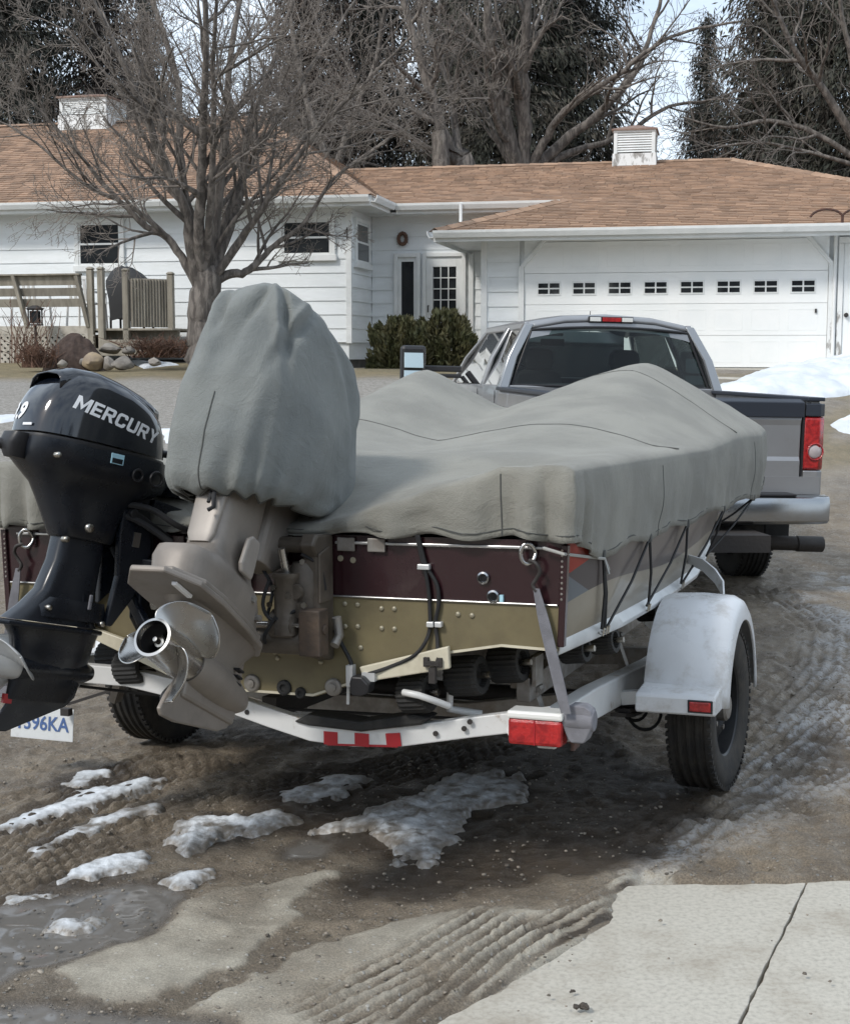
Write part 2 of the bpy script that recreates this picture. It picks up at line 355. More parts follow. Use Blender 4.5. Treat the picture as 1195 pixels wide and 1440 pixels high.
SNOWS = ['76,1084 102,1072 150,1063 172,1066 150,1075 92,1090',
    '-20,1150 0,1138 60,1114 130,1093 200,1076 228,1080 200,1091 120,1115 40,1140',
    '40,1174 80,1151 140,1131 222,1114 215,1124 150,1142 90,1164 52,1180',
    '65,1222 110,1201 165,1181 204,1179 210,1193 150,1212 90,1224',
    '218,1221 245,1210 288,1207 293,1215 250,1228',
    '-20,1256 0,1240 58,1231 68,1238 20,1250',
    '52,1272 90,1265 126,1270 100,1281 62,1281',
    '242,1166 265,1141 300,1131 345,1136 395,1126 418,1138 370,1150 320,1160 262,1181',
    '392,1110 420,1096 480,1076 522,1086 490,1104 430,1120',
    '450,1152 520,1131 570,1111 640,1086 700,1081 728,1106 712,1124 660,1130 632,1160 612,1194 560,1194 552,1170 510,1155']
TRK = [  # centreline, width, ridge pitch, depth, lug pitch
    (GP('420,1430 600,1348 728,1272'), .26, .052, .009, .05),
    (GP('540,1440 640,1368 762,1284'), .16, .05, .008, .05),
    (GP('640,1405 735,1338 930,1230'), .24, .048, .010, .05),
    (GP('-60,1180 90,1120 240,1070 330,1050'), .34, .056, .018, .06),
    (GP('-60,1240 150,1160 330,1108 520,1078 720,1035'), .36, .058, .018, .06),
    (GP('-60,1125 120,1085 260,1040'), .24, .056, .014, .06),
    (GP('930,1200 1010,1150 1100,1105 1200,1060 1300,1020'), .34, .07, .016, .06),
    (GP('1040,1110 1110,1050 1200,985 1290,930'), .30, .065, .016, .06),
    (GP('1060,815 1120,845 1165,890 1160,940 1110,990 1060,1040'), .34, .07, .014, .06),
    (GP('1200,790 1130,790 1090,800'), .40, .10, .02, .08),
]
def axis_(lo, hi, step, far_lo, far_hi, g):
    a = list(np.arange(lo, hi, step)); s_ = step
    while a[-1] < far_hi: s_ *= g; a.append(a[-1] + s_)
    s_ = step; b = [lo]
    while b[-1] > far_lo: s_ *= g; b.append(b[-1] - s_)
    return np.array(b[:0:-1] + a)
gx = axis_(-1.9, 1.9, .0105, -260, 260, 1.026); gy = axis_(3.35, 6.3, .0105, -60, 420, 1.019)
GX, GY = np.meshgrid(gx, gy, indexing='ij'); X, Y = GX.ravel(), GY.ravel()
near = (Y < 21) & (Y > 2.5) & (np.abs(X) < 10)
fade = (1 - sstep(12, 20, Y)) * (1 - sstep(6, 9, np.abs(X))) * sstep(2.0, 3.0, Y)
edge_n = fbm(X, Y, .35, 5, 3)*.11
nz_ = fbm(X, Y, .9, 4, 11)
A_wet = np.zeros_like(X); A_pale = np.zeros_like(X); A_trk = np.zeros_like(X); flat = np.zeros_like(X)
d = polydist(X, Y, WETD); A_wet = np.maximum(A_wet, .62*sstep(-.12, .12, d + edge_n*1.2))
pd = np.maximum(polydist(X, Y, PALE1), polydist(X, Y, PALE2)); A_pale = (.75*sstep(-.006, .02, pd + edge_n*1.2 + .06*fbm(X, Y, .11, 4, 61)) + .25*sstep(-.14, .10, pd + edge_n*1.6))*np.clip(.86 + .75*fbm(X, Y, .30, 5, 91), .25, 1)
A_wet = A_wet*(1-A_pale)
A_wet = np.maximum(A_wet, .8*sstep(-.05, .08, polydist(X, Y, PUD5) + edge_n*1.2))
for pl in (PUD1, PUD2, PUD3):
    d = polydist(X, Y, pl); q = sstep(-.14, .12, d + edge_n*1.1); flat = np.maximum(flat, q); A_wet = np.maximum(A_wet, q)
A_pale = A_pale*(1-flat)
for q_ in SNOWS: A_wet = np.maximum(A_wet, .55*sstep(-.13, .0, polydist(X, Y, GP(q_)) + edge_n*.8))
A_pale = A_pale*(1-sstep(.2, .5, A_wet)*.8)
disp = .016*fbm(X, Y, .55, 4, 5) + .010*(1-np.abs(fbm(X, Y, .16, 3, 8))*2.2) - .006 + .0065*vnoise(X, Y, .04, 2)
right = sstep(.6, 1.3, X)*(Y > 4.6)
d = polydist(X, Y, GP('940,1205 1000,1120 1100,1045 1200,975 1200,1095 1070,1150')); A_wet = np.maximum(A_wet, .42*sstep(-.1, .15, d + edge_n*2)*(1-A_pale))
disp = disp*(1 + .6*right + .35*sstep(-.3, -1.2, X)*(Y > 5))
disp = disp*(1-.75*A_pale)*(1-flat*.95) - .012*flat - .008*sstep(.3, .8, A_wet)*(1-flat)
for cl, wd, pitch, dep, lug in TRK:
    bd, lat, arc, ln = linedist(X, Y, cl)
    endf = sstep(0, .12, arc)*sstep(ln, ln-.12, arc)
    k = sstep(wd/2+.03, wd/2-.03, bd)*endf
    saw = np.cos(2*np.pi*lat/pitch); lugs = np.cos(2*np.pi*(arc + .6*np.abs(lat))/lug)
    wob = .65 + .5*vnoise(X, Y, .12, 21)
    disp = disp + k*dep*wob*(.75*np.sign(saw)*np.abs(saw)**.6 + .35*lugs*(saw > 0)) + .5*dep*sstep(wd/2+.09, wd/2+.02, bd)*(1-k)*endf
    A_trk = np.maximum(A_trk, k*(.5+.5*saw)); A_pale = A_pale*(1 - k*np.clip(1.15+.7*vnoise(X, Y, .22, 44), 0, 1)*sstep(.55, .05, saw+.5*vnoise(X, Y, .07, 33)))
    if lug == .05: A_wet = np.maximum(A_wet, .62*k*np.clip(1.05+.8*vnoise(X, Y, .22, 44), 0, 1)*sstep(.35, -.25, saw+.5*vnoise(X, Y, .07, 33)))
Z = base_z(X, Y) + disp*fade + (fbm(X, Y, 1.8, 3, 31)*.035*(1-fade)*sstep(9, 15, Y)*(1-sstep(22, 25, Y)))
# clear concrete: the mud thins out over the slabs
cd_ = np.maximum(polydist(X, Y, CLEAR), polydist(X, Y, CLEAR2)) + edge_n*.55
Z = np.where(cd_ > -.05, Z - disp*fade*.8*sstep(-.03, .035, cd_) - .034*sstep(-.03, .035, cd_), Z + .012*A_pale)
A_slush_glint = np.maximum(sstep(-.25, .25, polydist(X, Y, GP('935,1205 1000,1125 1060,1055 1120,1000 1230,955 1230,1085 1090,1130')) + edge_n*2), .8*sstep(-.2, .2, polydist(X, Y, GP('1090,830 1140,835 1230,880 1230,960 1150,960 1165,890')) + edge_n*2))
A_slush_glint = np.maximum(A_slush_glint, .9*sstep(-.08, .1, polydist(X, Y, GP('1150,795 1230,780 1230,830 1150,815')) + edge_n*2)); A_slush_glint = A_slush_glint*np.clip(.7 + 1.5*disp/.012, 0, 1)
Z = np.where((cd_ < -.03) & (Y < 4.57) & (np.abs(X) < 4.3), np.maximum(Z, .024*X - .0424 + .004 + .004*vnoise(X, Y, .05, 71)), Z)
ag = np.zeros_like(X)
gn = fbm(X, Y, 1.3, 4, 41)
ag = np.maximum(ag, sstep(19.9, 20.5, Y+gn*.5)*sstep(25.5, 24.5, Y+gn)*(X < 4))
ag = np.maximum(ag, .62*sstep(3.8, 4.6, X+gn*.6)*sstep(15.2, 16.0, Y+gn)*(Y < 21)*sstep(-.35, .25, fbm(X, Y, .5, 4, 51)))
ag = np.maximum(ag, sstep(27, 29, Y))
agv = sstep(13.6, 15.5, Y + gn*.9)*(1-ag)*(1-.65*sstep(1.5, 3, X))

def ground_mat():
    m = bpy.data.materials.new('muddy gravel ground'); m.use_nodes = True; t = m.node_tree; N = t.nodes; lk = t.links.new; b = N['Principled BSDF']
    tc_ = N.new('ShaderNodeTexCoord')
    def attr(n): a = N.new('ShaderNodeAttribute'); a.attribute_name = n; return a.outputs['Fac']
    def noise(s, d_=6, r_=.6):
        n = N.new('ShaderNodeTexNoise'); n.inputs['Scale'].default_value = s; n.inputs['Detail'].default_value = d_; n.inputs['Roughness'].default_value = r_; lk(tc_.outputs['Object'], n.inputs['Vector']); return n.outputs['Fac']
    def mr(v, a, z, lo=0, hi=1):
        r = N.new('ShaderNodeMapRange'); r.interpolation_type = 'SMOOTHSTEP'
        for k, q in (('From Min', a), ('From Max', z), ('To Min', lo), ('To Max', hi)): r.inputs[k].default_value = q
        lk(v, r.inputs['Value']); return r.outputs['Result']
    def mix(f, a, c):
        x = N.new('ShaderNodeMixRGB'); lk(f, x.inputs[0])
        for k, q in ((1, a), (2, c)):
            if isinstance(q, tuple): x.inputs[k].default_value = (*q, 1)
            else: lk(q, x.inputs[k])
        return x.outputs['Color']
    def math_(op, a, c):
        x = N.new('ShaderNodeMath'); x.operation = op
        for k, q in ((0, a), (1, c)):
            if isinstance(q, (int, float)): x.inputs[k].default_value = q
            else: lk(q, x.inputs[k])
        x.use_clamp = op == 'MULTIPLY'; return x.outputs[0]
    mud = mix(mr(noise(3.0), .35, .65), (.262, .215, .158), (.165, .132, .095))
    mud = mix(mr(noise(38, 4), .56, .70), mud, (.31, .27, .215))
    vo = N.new('ShaderNodeTexVoronoi'); vo.inputs['Scale'].default_value = 46; lk(tc_.outputs['Object'], vo.inputs['Vector'])
    sep = N.new('ShaderNodeSeparateColor'); lk(vo.outputs['Color'], sep.inputs[0])
    stone = math_('MULTIPLY', mr(vo.outputs['Distance'], .30, .22), mr(sep.outputs[0], .80, .86))
    mud = mix(stone, mud, (.30, .285, .26))
    gravel = mix(mr(noise(22, 7, .75), .35, .65), (.37, .35, .32), (.24, .225, .2))
    mud = mix(attr('gravel'), mud, gravel)
    pale = mix(mr(noise(5, 8, .65), .35, .66), (.40, .37, .305), (.275, .252, .205)); pale = mix(math_('MULTIPLY', stone, .6), pale, (.5, .48, .44))
    pale = mix(math_('MULTIPLY', mr(noise(2.2, 8, .7), .5, .68), .55), pale, (.25, .222, .178))
    grit = mix(mr(noise(150, 3, .7), .36, .66), (.62,)*3, (1.30,)*3); g2 = N.new('ShaderNodeMixRGB'); g2.blend_type = 'MULTIPLY'; g2.inputs[0].default_value = .85; lk(mud, g2.inputs[1]); lk(grit, g2.inputs[2]); mud = g2.outputs['Color']
    g3 = N.new('ShaderNodeMixRGB'); g3.blend_type = 'MULTIPLY'; g3.inputs[0].default_value = .45; lk(pale, g3.inputs[1]); lk(grit, g3.inputs[2]); pale = g3.outputs['Color']
    c = mix(attr('pale'), mud, pale)
    wetm = mix(mr(noise(4), .35, .65), (.060, .043, .028), (.040, .029, .019)); wetm = mix(math_('MULTIPLY', stone, .5), wetm, (.14, .13, .12))
    sl = math_('MULTIPLY', attr('slush'), mr(noise(30, 7, .8), .42, .55)); c = mix(math_('MULTIPLY', sl, .85), c, (.56, .575, .59))  # pale slush residue, with wet glints on the ridges painted in
    wm = mr(attr('wet'), .15, .7); c = mix(wm, c, wetm)
    gr = mix(mr(noise(6, 8, .7), .3, .7), (.25, .20, .115), (.15, .13, .075)); gr = mix(mr(noise(60, 3), .5, .7), gr, (.28, .23, .14))
    c = mix(math_('MULTIPLY', mr(attr('water'), .3, .8), .85), c, (.17, .162, .150)); c = mix(attr('grass'), c, gr); lk(c, b.inputs['Base Color'])  # puddle colour lightened to stand in for reflected sky
    # damp mud glistens, standing water is smooth
    damp = mr(noise(7, 6, .7), .42, .62)
    r0 = mix(damp, (.7,)*3, (.27,)*3)
    r1 = mix(attr('pale'), r0, (.85,)*3); r1 = mix(attr('grass'), r1, (.95,)*3); r1 = mix(attr('gravel'), r1, (.85,)*3)
    r2 = mix(wm, r1, (.20,)*3); r3 = mix(mr(attr('water'), .35, .8), r2, (.10,)*3); lk(r3, b.inputs['Roughness'])
    bp = N.new('ShaderNodeBump'); bp.inputs['Distance'].default_value = .02
    lk(math_('MULTIPLY', math_('SUBTRACT', 1.0, mr(attr('water'), .3, .8)), mix(attr('pale'), (1.0,)*3, (.45,)*3)), bp.inputs['Strength'])
    h = math_('ADD', math_('MULTIPLY', noise(75, 6, .75), .8), math_('MULTIPLY', stone, .45)); lk(h, bp.inputs['Height']); lk(bp.outputs['Normal'], b.inputs['Normal'])
    return m
ni, nj = len(gx), len(gy); idx = np.arange(ni*nj).reshape(ni, nj)
quads = np.stack([idx[:-1,:-1], idx[1:,:-1], idx[1:,1:], idx[:-1,1:]], -1).reshape(-1, 4)
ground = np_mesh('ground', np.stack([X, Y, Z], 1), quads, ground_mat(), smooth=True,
                 attrs=dict(slush=A_slush_glint, wet=A_wet, pale=A_pale, track=A_trk, water=flat, grass=ag, gravel=agv)); tag(ground, kind='structure')

# concrete slabs under the mud, one dirty joint between them
M_['concrete'] = mat('pale concrete', (.475,.45,.39), .8, col2=(.33,.312,.268), ns=60, nd=12, lo=.36, hi=.78, bump=.16, bs=260, dirt=(.215,.175,.125), ds=2.2, dlo=.46, dhi=.78, dirt_amt=.7)
j0, j1 = gp(1135, 1235), gp(1025, 1460)
far_y = j0[1] + .004
def slab(poly, name):
    """thick slab with a slightly broken edge along every side"""
    rng = random.Random(len(poly)*7 + int(poly[0][0]*100)); top = []
    for (ax, ay), (bx, by) in zip(poly, poly[1:] + poly[:1]):
        n = max(2, int(math.hypot(bx-ax, by-ay)/.05))
        for k in range(n):
            t = k/n; top.append((ax+(bx-ax)*t + rng.uniform(-.004, .004)*(k > 0), ay+(by-ay)*t + rng.uniform(-.004, .004)*(k > 0)))
    g = G(); g.prism(top, 'z', -.13, 0); o = g.build(name, M_['concrete'], bev=.003); tag(o, kind='structure')
    return o
gap = .0038
dx = (j1[0]-j0[0])/(j1[1]-j0[1])
jy = 1.2; jx = j0[0] + dx*(jy-far_y)
s1 = slab([(-1.6, far_y), (-1.6, jy), (jx-gap, jy), (j0[0]-gap, far_y)], 'concrete_slab')
s2 = slab([(j0[0]+gap, far_y), (jx+gap, jy), (4.2, jy), (4.2, far_y)], 'concrete_slab')
for s_ in (s1, s2):
    s_.rotation_euler = (0, -math.atan(.024), 0); s_.location = (0, 0, -.0264 - .016)
# concrete apron before the garage
g = G(); p0 = [(1.4, 20.6), (8.2, 19.2), (8.9, 23.2), (2.2, 24.9)]; pz = [max(float(base_z(*q)), 0)+.03 if q[1] < 22 else 1.535 for q in p0]
g.loft([[(q[0], q[1], z-.25) for q, z in zip(p0, pz)], [(q[0], q[1], z) for q, z in zip(p0, pz)]]); ap = g.build('concrete_apron', M_['concrete'], bev=.01); tag(ap, kind='structure')

# ---------------------------------------------------------------- snow
def snow_mat(name, dirty):
    m = mat(name, (.70,.74,.78), .45, col2=(.40,.40,.40) if dirty > .5 else (.60,.64,.67), ns=14, nd=8, lo=.4, hi=.7, bump=.5, bs=50, dirt=(.17,.145,.115), ds=11 if dirty > .5 else 6, dlo=.44 if dirty > .5 else .55, dhi=.66 if dirty > .5 else .75, dirt_amt=dirty)
    t = m.node_tree; N = t.nodes; b = N['Principled BSDF']; src = b.inputs['Base Color'].links[0].from_socket; at_ = N.new('ShaderNodeAttribute'); at_.attribute_name = 'rim'
    tc_ = N.new('ShaderNodeTexCoord'); n_ = N.new('ShaderNodeTexNoise'); n_.inputs['Scale'].default_value = 45; n_.inputs['Detail'].default_value = 6; t.links.new(tc_.outputs['Object'], n_.inputs['Vector'])
    ml = N.new('ShaderNodeMath'); ml.operation = 'MULTIPLY'; ml.use_clamp = True; pw = N.new('ShaderNodeMath'); pw.operation = 'POWER'; pw.inputs[1].default_value = 1.6; t.links.new(at_.outputs['Fac'], pw.inputs[0])
    k_ = N.new('ShaderNodeMath'); k_.operation = 'MULTIPLY'; k_.inputs[1].default_value = 1.75; t.links.new(n_.outputs['Fac'], k_.inputs[0]); t.links.new(pw.outputs[0], ml.inputs[0]); t.links.new(k_.outputs[0], ml.inputs[1])
    x_ = N.new('ShaderNodeMixRGB'); x_.inputs[2].default_value = (.19, .17, .145, 1); t.links.new(ml.outputs[0], x_.inputs[0]); t.links.new(src, x_.inputs[1]); t.links.new(x_.outputs['Color'], b.inputs['Base Color']); b.inputs['Roughness'].default_value = .35
    return m
SN, SND = snow_mat('thawing snow', .5), snow_mat('dirty slush', .95)
SNB = mat('clean bank snow', (.70,.73,.76), .6, col2=(.56,.60,.64), ns=3, nd=9, bump=1, bs=7, dirt=(.35,.32,.28), ds=1.8, dlo=.64, dhi=.8, dirt_amt=.5)
def gg(px_, py_):
    d = ray(px_, py_)
    for k in range(2200):
        D = 9 + k*.01; z = _H + d.z/d.y*D
        if z <= float(base_z(d.x/d.y*D, D)): return (d.x/d.y*D, D)
    return (d.x/d.y*24, 24.0)
def GG(s): return [gg(*map(float, q.split(','))) for q in s.split()]
def snow(poly, h, m, seed, label, name='snow_patch', res=.009, rough=.75, soft=.05, ed=.075, nsc=.045):
    xs = [p[0] for p in poly]; ys = [p[1] for p in poly]; e = 3*res + ed + .06
    ax = np.arange(min(xs)-e, max(xs)+e, res); ay = np.arange(min(ys)-e, max(ys)+e, res)
    A, B = np.meshgrid(ax, ay, indexing='ij'); x, y = A.ravel(), B.ravel()
    h = h*(.36 if name == 'snow_patch' else 1)
    d_ = polydist(x, y, poly) + fbm(x, y, nsc*2.2, 5, seed)*ed
    t = np.clip(d_/soft, -1, 1)
    hh = np.where(d_ > 0, h*np.sqrt(np.maximum(t, 0))*(1 + rough*fbm(x, y, nsc, 4, seed+5)), np.maximum(d_, -.12)) + h*rough*.35*fbm(x, y, nsc*.4, 3, seed+9)*(t > 0)
    z = base_z(x, y) + hh + .004
    keep = d_ > -max(.05, res*2.2); K_ = keep.reshape(A.shape)
    q = K_[:-1,:-1] & K_[1:,:-1] & K_[1:,1:] & K_[:-1,1:]
    ii = np.arange(A.size).reshape(A.shape); qd = np.stack([ii[:-1,:-1], ii[1:,:-1], ii[1:,1:], ii[:-1,1:]], -1)[q]
    u, inv = np.unique(qd, return_inverse=True)
    c0 = np.array([x.mean(), y.mean(), 0]); co = np.stack([x, y, z], 1)[u] - c0
    o = np_mesh(name, co, inv.reshape(-1, 4), m, smooth=True, attrs=dict(rim=np.clip(1-d_/(soft*1.1), 0, 1)[u])); o.location = c0
    return tag(o, label, 'snow', 'snow left on the lot')
snow(GP('76,1084 102,1072 150,1063 172,1066 150,1075 92,1090'), .028, SN, 1, 'small snow sliver left of the left trailer tyre, farthest of the strips')
snow(GP('-20,1150 0,1138 60,1114 130,1093 200,1076 228,1080 200,1091 120,1115 40,1140'), .035, SN, 2, 'longest bright snow strip on the tyre ruts, running out of the picture')
snow(GP('40,1174 80,1151 140,1131 222,1114 215,1124 150,1142 90,1164 52,1180'), .026, SND, 3, 'thin dirty snow strip parallel to and in front of the longest bright strip')
snow(GP('65,1222 110,1201 165,1181 204,1179 210,1193 150,1212 90,1224'), .04, SN, 4, 'lumpy white snow patch just beyond the grey puddle')
snow(GP('218,1221 245,1210 288,1207 293,1215 250,1228'), .028, SN, 5, 'small snow patch to the right of the lumpy one, by the damp mud')
snow(GP('-20,1256 0,1240 58,1231 68,1238 20,1250'), .026, SN, 6, 'snow scrap at the picture edge beside the grey puddle')
snow(GP('52,1272 90,1265 126,1270 100,1281 62,1281'), .022, SN, 7, 'isolated small oval snow patch lying in the grey puddle')
snow(GP('242,1166 265,1141 300,1131 345,1136 395,1126 418,1138 370,1150 320,1160 262,1181'), .045, SND, 8, 'crumbly slush heap on the mud between left tyre and blue puddle')
snow(GP('392,1110 420,1096 480,1076 522,1086 490,1104 430,1120'), .032, SND, 9, 'grey slush under the trailer rear beam, left of the large slab of ice')
snow(GP('450,1152 520,1131 570,1111 640,1086 700,1081 728,1106 712,1124 660,1130 632,1160 612,1194 560,1194 552,1170 510,1155'), .036, SND, 10, 'largest slab of icy slush, under and behind the boat', soft=.10, rough=1.0, ed=.13)
snow(GG('1010,552 1060,530 1110,522 1195,519 1330,519 1330,546 1200,549 1150,557 1060,560 1015,557'), .30, SNB, 12, 'large clean snow bank beside the apron behind the pickup', 'snow_bank', res=.05, soft=1.2, ed=.25, nsc=.5, rough=.35)
snow(GG('1166,598 1200,584 1290,582 1290,610 1200,612 1178,607'), .12, SNB, 13, 'smaller snow heap at the right edge beyond the red tail lamp', 'snow_bank', res=.04, soft=.4, ed=.12, nsc=.3, rough=.4)
snow(GG('-30,584 20,584 38,590 0,597 -30,598'), .10, SNB, 14, 'snow strip on the gravel drive beyond the black outboard', res=.04, soft=.25, ed=.1, nsc=.3)
snow(GG('222,604 300,600 300,625 236,622'), .10, SNB, 15, 'snow strip on the drive seen between the two outboards', res=.04, soft=.25, ed=.1, nsc=.3)
snow(GG('165,497 190,496 215,506 254,513 200,518 188,512'), .16, SNB, 16, 'snow tongue beside the rock border below the deck steps', res=.035, soft=.3, ed=.12, nsc=.3)

# loose pebbles and crumbs pressed into the mud
def pebbles():
    rng = np.random.default_rng(4); n = 3600
    px_ = rng.uniform(-60, 1260, n); py_ = 800 + 660*rng.random(n)**.8
    P_ = np.array([gp(a, b) for a, b in zip(px_, py_)]); dd = polydist(P_[:,0], P_[:,1], CLEAR)
    keep = (dd < 0) | (rng.random(n) < .04); P_ = P_[keep]; n = len(P_)
    r = .003 + .006*rng.random(n)**3; big = rng.random(n) < .01; r[big] *= 2.0
    ico = np.array([(0,0,1),(.894,0,.447),(.276,.851,.447),(-.724,.526,.447),(-.724,-.526,.447),(.276,-.851,.447),(.724,.526,-.447),(-.276,.851,-.447),(-.894,0,-.447),(-.276,-.851,-.447),(.724,-.526,-.447),(0,0,-1)])
    tri = np.array([(0,1,2),(0,2,3),(0,3,4),(0,4,5),(0,5,1),(1,6,2),(2,7,3),(3,8,4),(4,9,5),(5,10,1),(2,6,7),(3,7,8),(4,8,9),(5,9,10),(1,10,6),(11,7,6),(11,8,7),(11,9,8),(11,10,9),(11,6,10)])
    s_ = rng.uniform(.6, 1.35, (n, 12, 3)); s_[:,:,2] *= .6
    a = rng.uniform(0, 6.28, n); ca, sa = np.cos(a), np.sin(a)
    v = ico[None]*s_*r[:,None,None]; v = np.stack([v[:,:,0]*ca[:,None]-v[:,:,1]*sa[:,None], v[:,:,0]*sa[:,None]+v[:,:,1]*ca[:,None], v[:,:,2]], -1)
    gz = base_z(P_[:,0], P_[:,1]) + .004
    v = v + np.stack([P_[:,0], P_[:,1], gz], -1)[:,None,:]
    m = mat('grey brown pebbles', (.235,.208,.17), .8, col2=(.14,.12,.098), ns=30, island=.45)
    return np_mesh('gravel', v.reshape(-1,3), (tri[None] + (np.arange(n)*12)[:,None,None]).reshape(-1,3), m, smooth=False)
tag(pebbles(), kind='stuff')
def clod(px_, py_, r, label, seed):
    rng = random.Random(seed); x, y = gp(px_, py_); bm = bmesh.new()
    for k in range(5):
        mt = Matrix.Translation((rng.uniform(-r, r)*.9, rng.uniform(-r, r)*.5, r*.25)) @ Matrix.Diagonal((1, .8, .7, 1))
        rv = bmesh.ops.create_icosphere(bm, subdivisions=2, radius=r*rng.uniform(.35, .7), matrix=mt)
        for v in rv['verts']: v.co += Vector((rng.uniform(-1, 1), rng.uniform(-1, 1), rng.uniform(-1, 1)))*r*.12
    me = bpy.data.meshes.new('mud_clod'); bm.to_mesh(me); bm.free(); me.materials.append(mat('dark mud', (.06,.05,.04), .8, bump=.8, bs=60))
    o = bpy.data.objects.new('mud_clod', me); COL.objects.link(o); o.location = (x, y, float(base_z(x, y)) - .002); tag(o, label, 'mud clod')
clod(815, 1409, .02, 'dark crumbled mud clod lying on the clean concrete slab', 3)
clod(803, 1386, .009, 'tiny mud crumb behind the larger clod on the slab', 5)

# ---------------------------------------------------------------- house
HF = frame((-1.31, 25, 0), 0, 0, -12)
house = empty('house', HF, 'low white clapboard house with brown hip roofs and attached double garage', 'house')
Z0, ZL, ZE = 1.53, 1.95, 4.30
def wall_boards(u0, u1, v, z0, z1, axis='u', other=0, hole=None, rows=None):
    """lapped clapboards on a wall; axis 'u': wall faces -v at v; axis 'v': wall faces +u at u=other running v=u0..u1"""
    ex = .24; n = int(math.ceil((z1-z0)/ex))
    for k in range(n):
        a, b = z0 + k*ex, min(z0 + (k+1)*ex + .02, z1)
        segs = [(u0, u1)]
        if hole and a < hole[3] - .02 and b > hole[2]+.02: segs = [(u0, hole[0]), (hole[1], u1)]
        for (p, q) in segs:
            if q - p < .02: continue
            g = G()
            prof = [(0, a), (-.030, a), (-.012, b), (0, b)]
            if axis == 'u': g.loft([[(p, v + y_, z_) for y_, z_ in prof], [(q, v + y_, z_) for y_, z_ in prof]])
            else: g.loft([[(other - y_, p, z_) for y_, z_ in prof], [(other - y_, q, z_) for y_, z_ in prof]])
            g.build('siding_board', M_['siding'], house)
def wall_block(poly, z0, z1, name='wall', m='siding'):
    g = G(); g.prism(poly, 'z', z0, z1); return g.build(name, M_[m], house)
GV = -.75
wall_block([(-11, .02), (-.02, .02), (-.02, 1.52), (2.7, 1.52), (2.7, 9), (-11, 10)], ZL-.3, ZE+.05)
wall_block([(2.49, GV+.02), (10.5, GV+.02), (10.5, 8.8), (2.49, 8.8)], Z0-.1, 3.62)
wall_block([(-11, .06), (-.06, .06), (-.06, 1.56), (2.2, 1.56), (2.2, 9), (-11, 9.9)], 1.2, ZL-.02, 'foundation', 'foundation')
wall_boards(-11, 0, 0, ZL, ZE)
wall_boards(0.0, 1.5, 0, ZL, ZE, 'v', 0.0)
wall_boards(.03, 2.6, 1.5, ZL, ZE)
wall_boards(2.46, 3.09, GV, Z0+.03, 3.62); wall_boards(8.04, 8.12, GV, Z0+.03, 3.62); wall_boards(9.12, 10.5, GV, Z0+.03, 3.62)
for (u, v, z0, z1) in ((0, -.012, ZL-.02, ZE), (2.50, GV-.012, Z0, 3.62)):
    g = G(); g.box((u, v-.01, (z0+z1)/2), (.10, .07, z1-z0)); g.build('corner_board', M_['trim'], house, bev=.006)

def window(u0, u1, z0, z1, v, axis='u', other=0, split=True, blind=0, name='window'):
    """double hung sash window; recessed glass, thick frame, curtains behind"""
    root = G()
    def B(g, a, b, c, d_, y0, y1):
        if axis == 'u': g.box(((a+b)/2, v + (y0+y1)/2, (c+d_)/2), (b-a, abs(y1-y0), d_-c))
        else: g.box((other - (y0+y1)/2, (a+b)/2, (c+d_)/2), (abs(y1-y0), b-a, d_-c))
    f = .075
    B(root, u0-f, u0, z0-f, z1+f, -.075, -.005); B(root, u1, u1+f, z0-f, z1+f, -.075, -.005)
    B(root, u0, u1, z1, z1+f, -.077, -.005); B(root, u0-.10, u1+.10, z0-f-.03, z0, -.10, -.005)
    fr = root.build(name, M_['trim'], house, bev=.006)
    zm = (z0+z1)/2
    for (c, d_, y) in ((z0, zm+.02, -.050), (zm-.02, z1, -.036)) if split else ((z0, z1, -.045),):
        g = G(); s_ = .035
        B(g, u0+.002, u0+s_, c, d_, y-.018, y+.0); B(g, u1-s_, u1-.002, c, d_, y-.018, y); B(g, u0+s_, u1-s_, c, c+s_, y-.018, y); B(g, u0+s_, u1-s_, d_-s_, d_, y-.018, y)
        g.build('sash', M_['trim'], fr, bev=.003)
        g = G(); B(g, u0+s_-.002, u1-s_+.002, c+s_-.002, d_-s_+.002, y-.008, y-.003); g.build('pane', M_['dark_glass'], fr)
    return fr
window(-5.02, -4.22, 3.33, 4.08, 0); window(-1.19, -.31, 3.46, 4.05, 0)
window(.30, 1.18, 3.36, 4.05, 0, 'v', 0)
# entry: narrow sidelight and a many paned door behind white frames
def entry(u0, u1, z0, z1, cols, rows, name):
    g = G(); f = .07
    g.box((u0-f/2, 1.44, (z0+z1)/2), (f, .08, z1-z0+.14)); g.box((u1+f/2, 1.44, (z0+z1)/2), (f, .08, z1-z0+.14)); g.box(((u0+u1)/2, 1.439, z1+f/2), (u1-u0-.002, .08, f))
    fr = g.build('door_frame' if name == 'door' else name, M_['trim'], house, bev=.006)
    return fr
e1 = entry(.53, .88, 2.10, 3.50, 1, 1, 'sidelight')
g = G(); g.box((.705, 1.462, 2.16), (.35, .03, .12)); g.box((.56, 1.462, 2.86), (.06, .03, 1.28)); g.box((.85, 1.462, 2.86), (.06, .03, 1.28)); g.box((.705, 1.462, 3.46), (.23, .03, .08)); g.build('sash', M_['trim'], e1, bev=.003)
g = G(); g.box((.705, 1.470, 2.83), (.234, .008, 1.26)); g.build('pane', M_['dark_glass'], e1)
e2 = entry(1.06, 1.72, 1.98, 3.50, 3, 5, 'door')
g = G(); U0, U1, A0, A1 = 1.18, 1.61, 2.33, 3.32
g.box((1.12, 1.455, 2.74), (.12, .04, 1.52)); g.box((1.665, 1.455, 2.74), (.11, .04, 1.52)); g.box(((U0+U1)/2, 1.455, 3.41), (U1-U0, .04, .18)); g.box(((U0+U1)/2, 1.455, 2.155), (U1-U0, .04, .35))
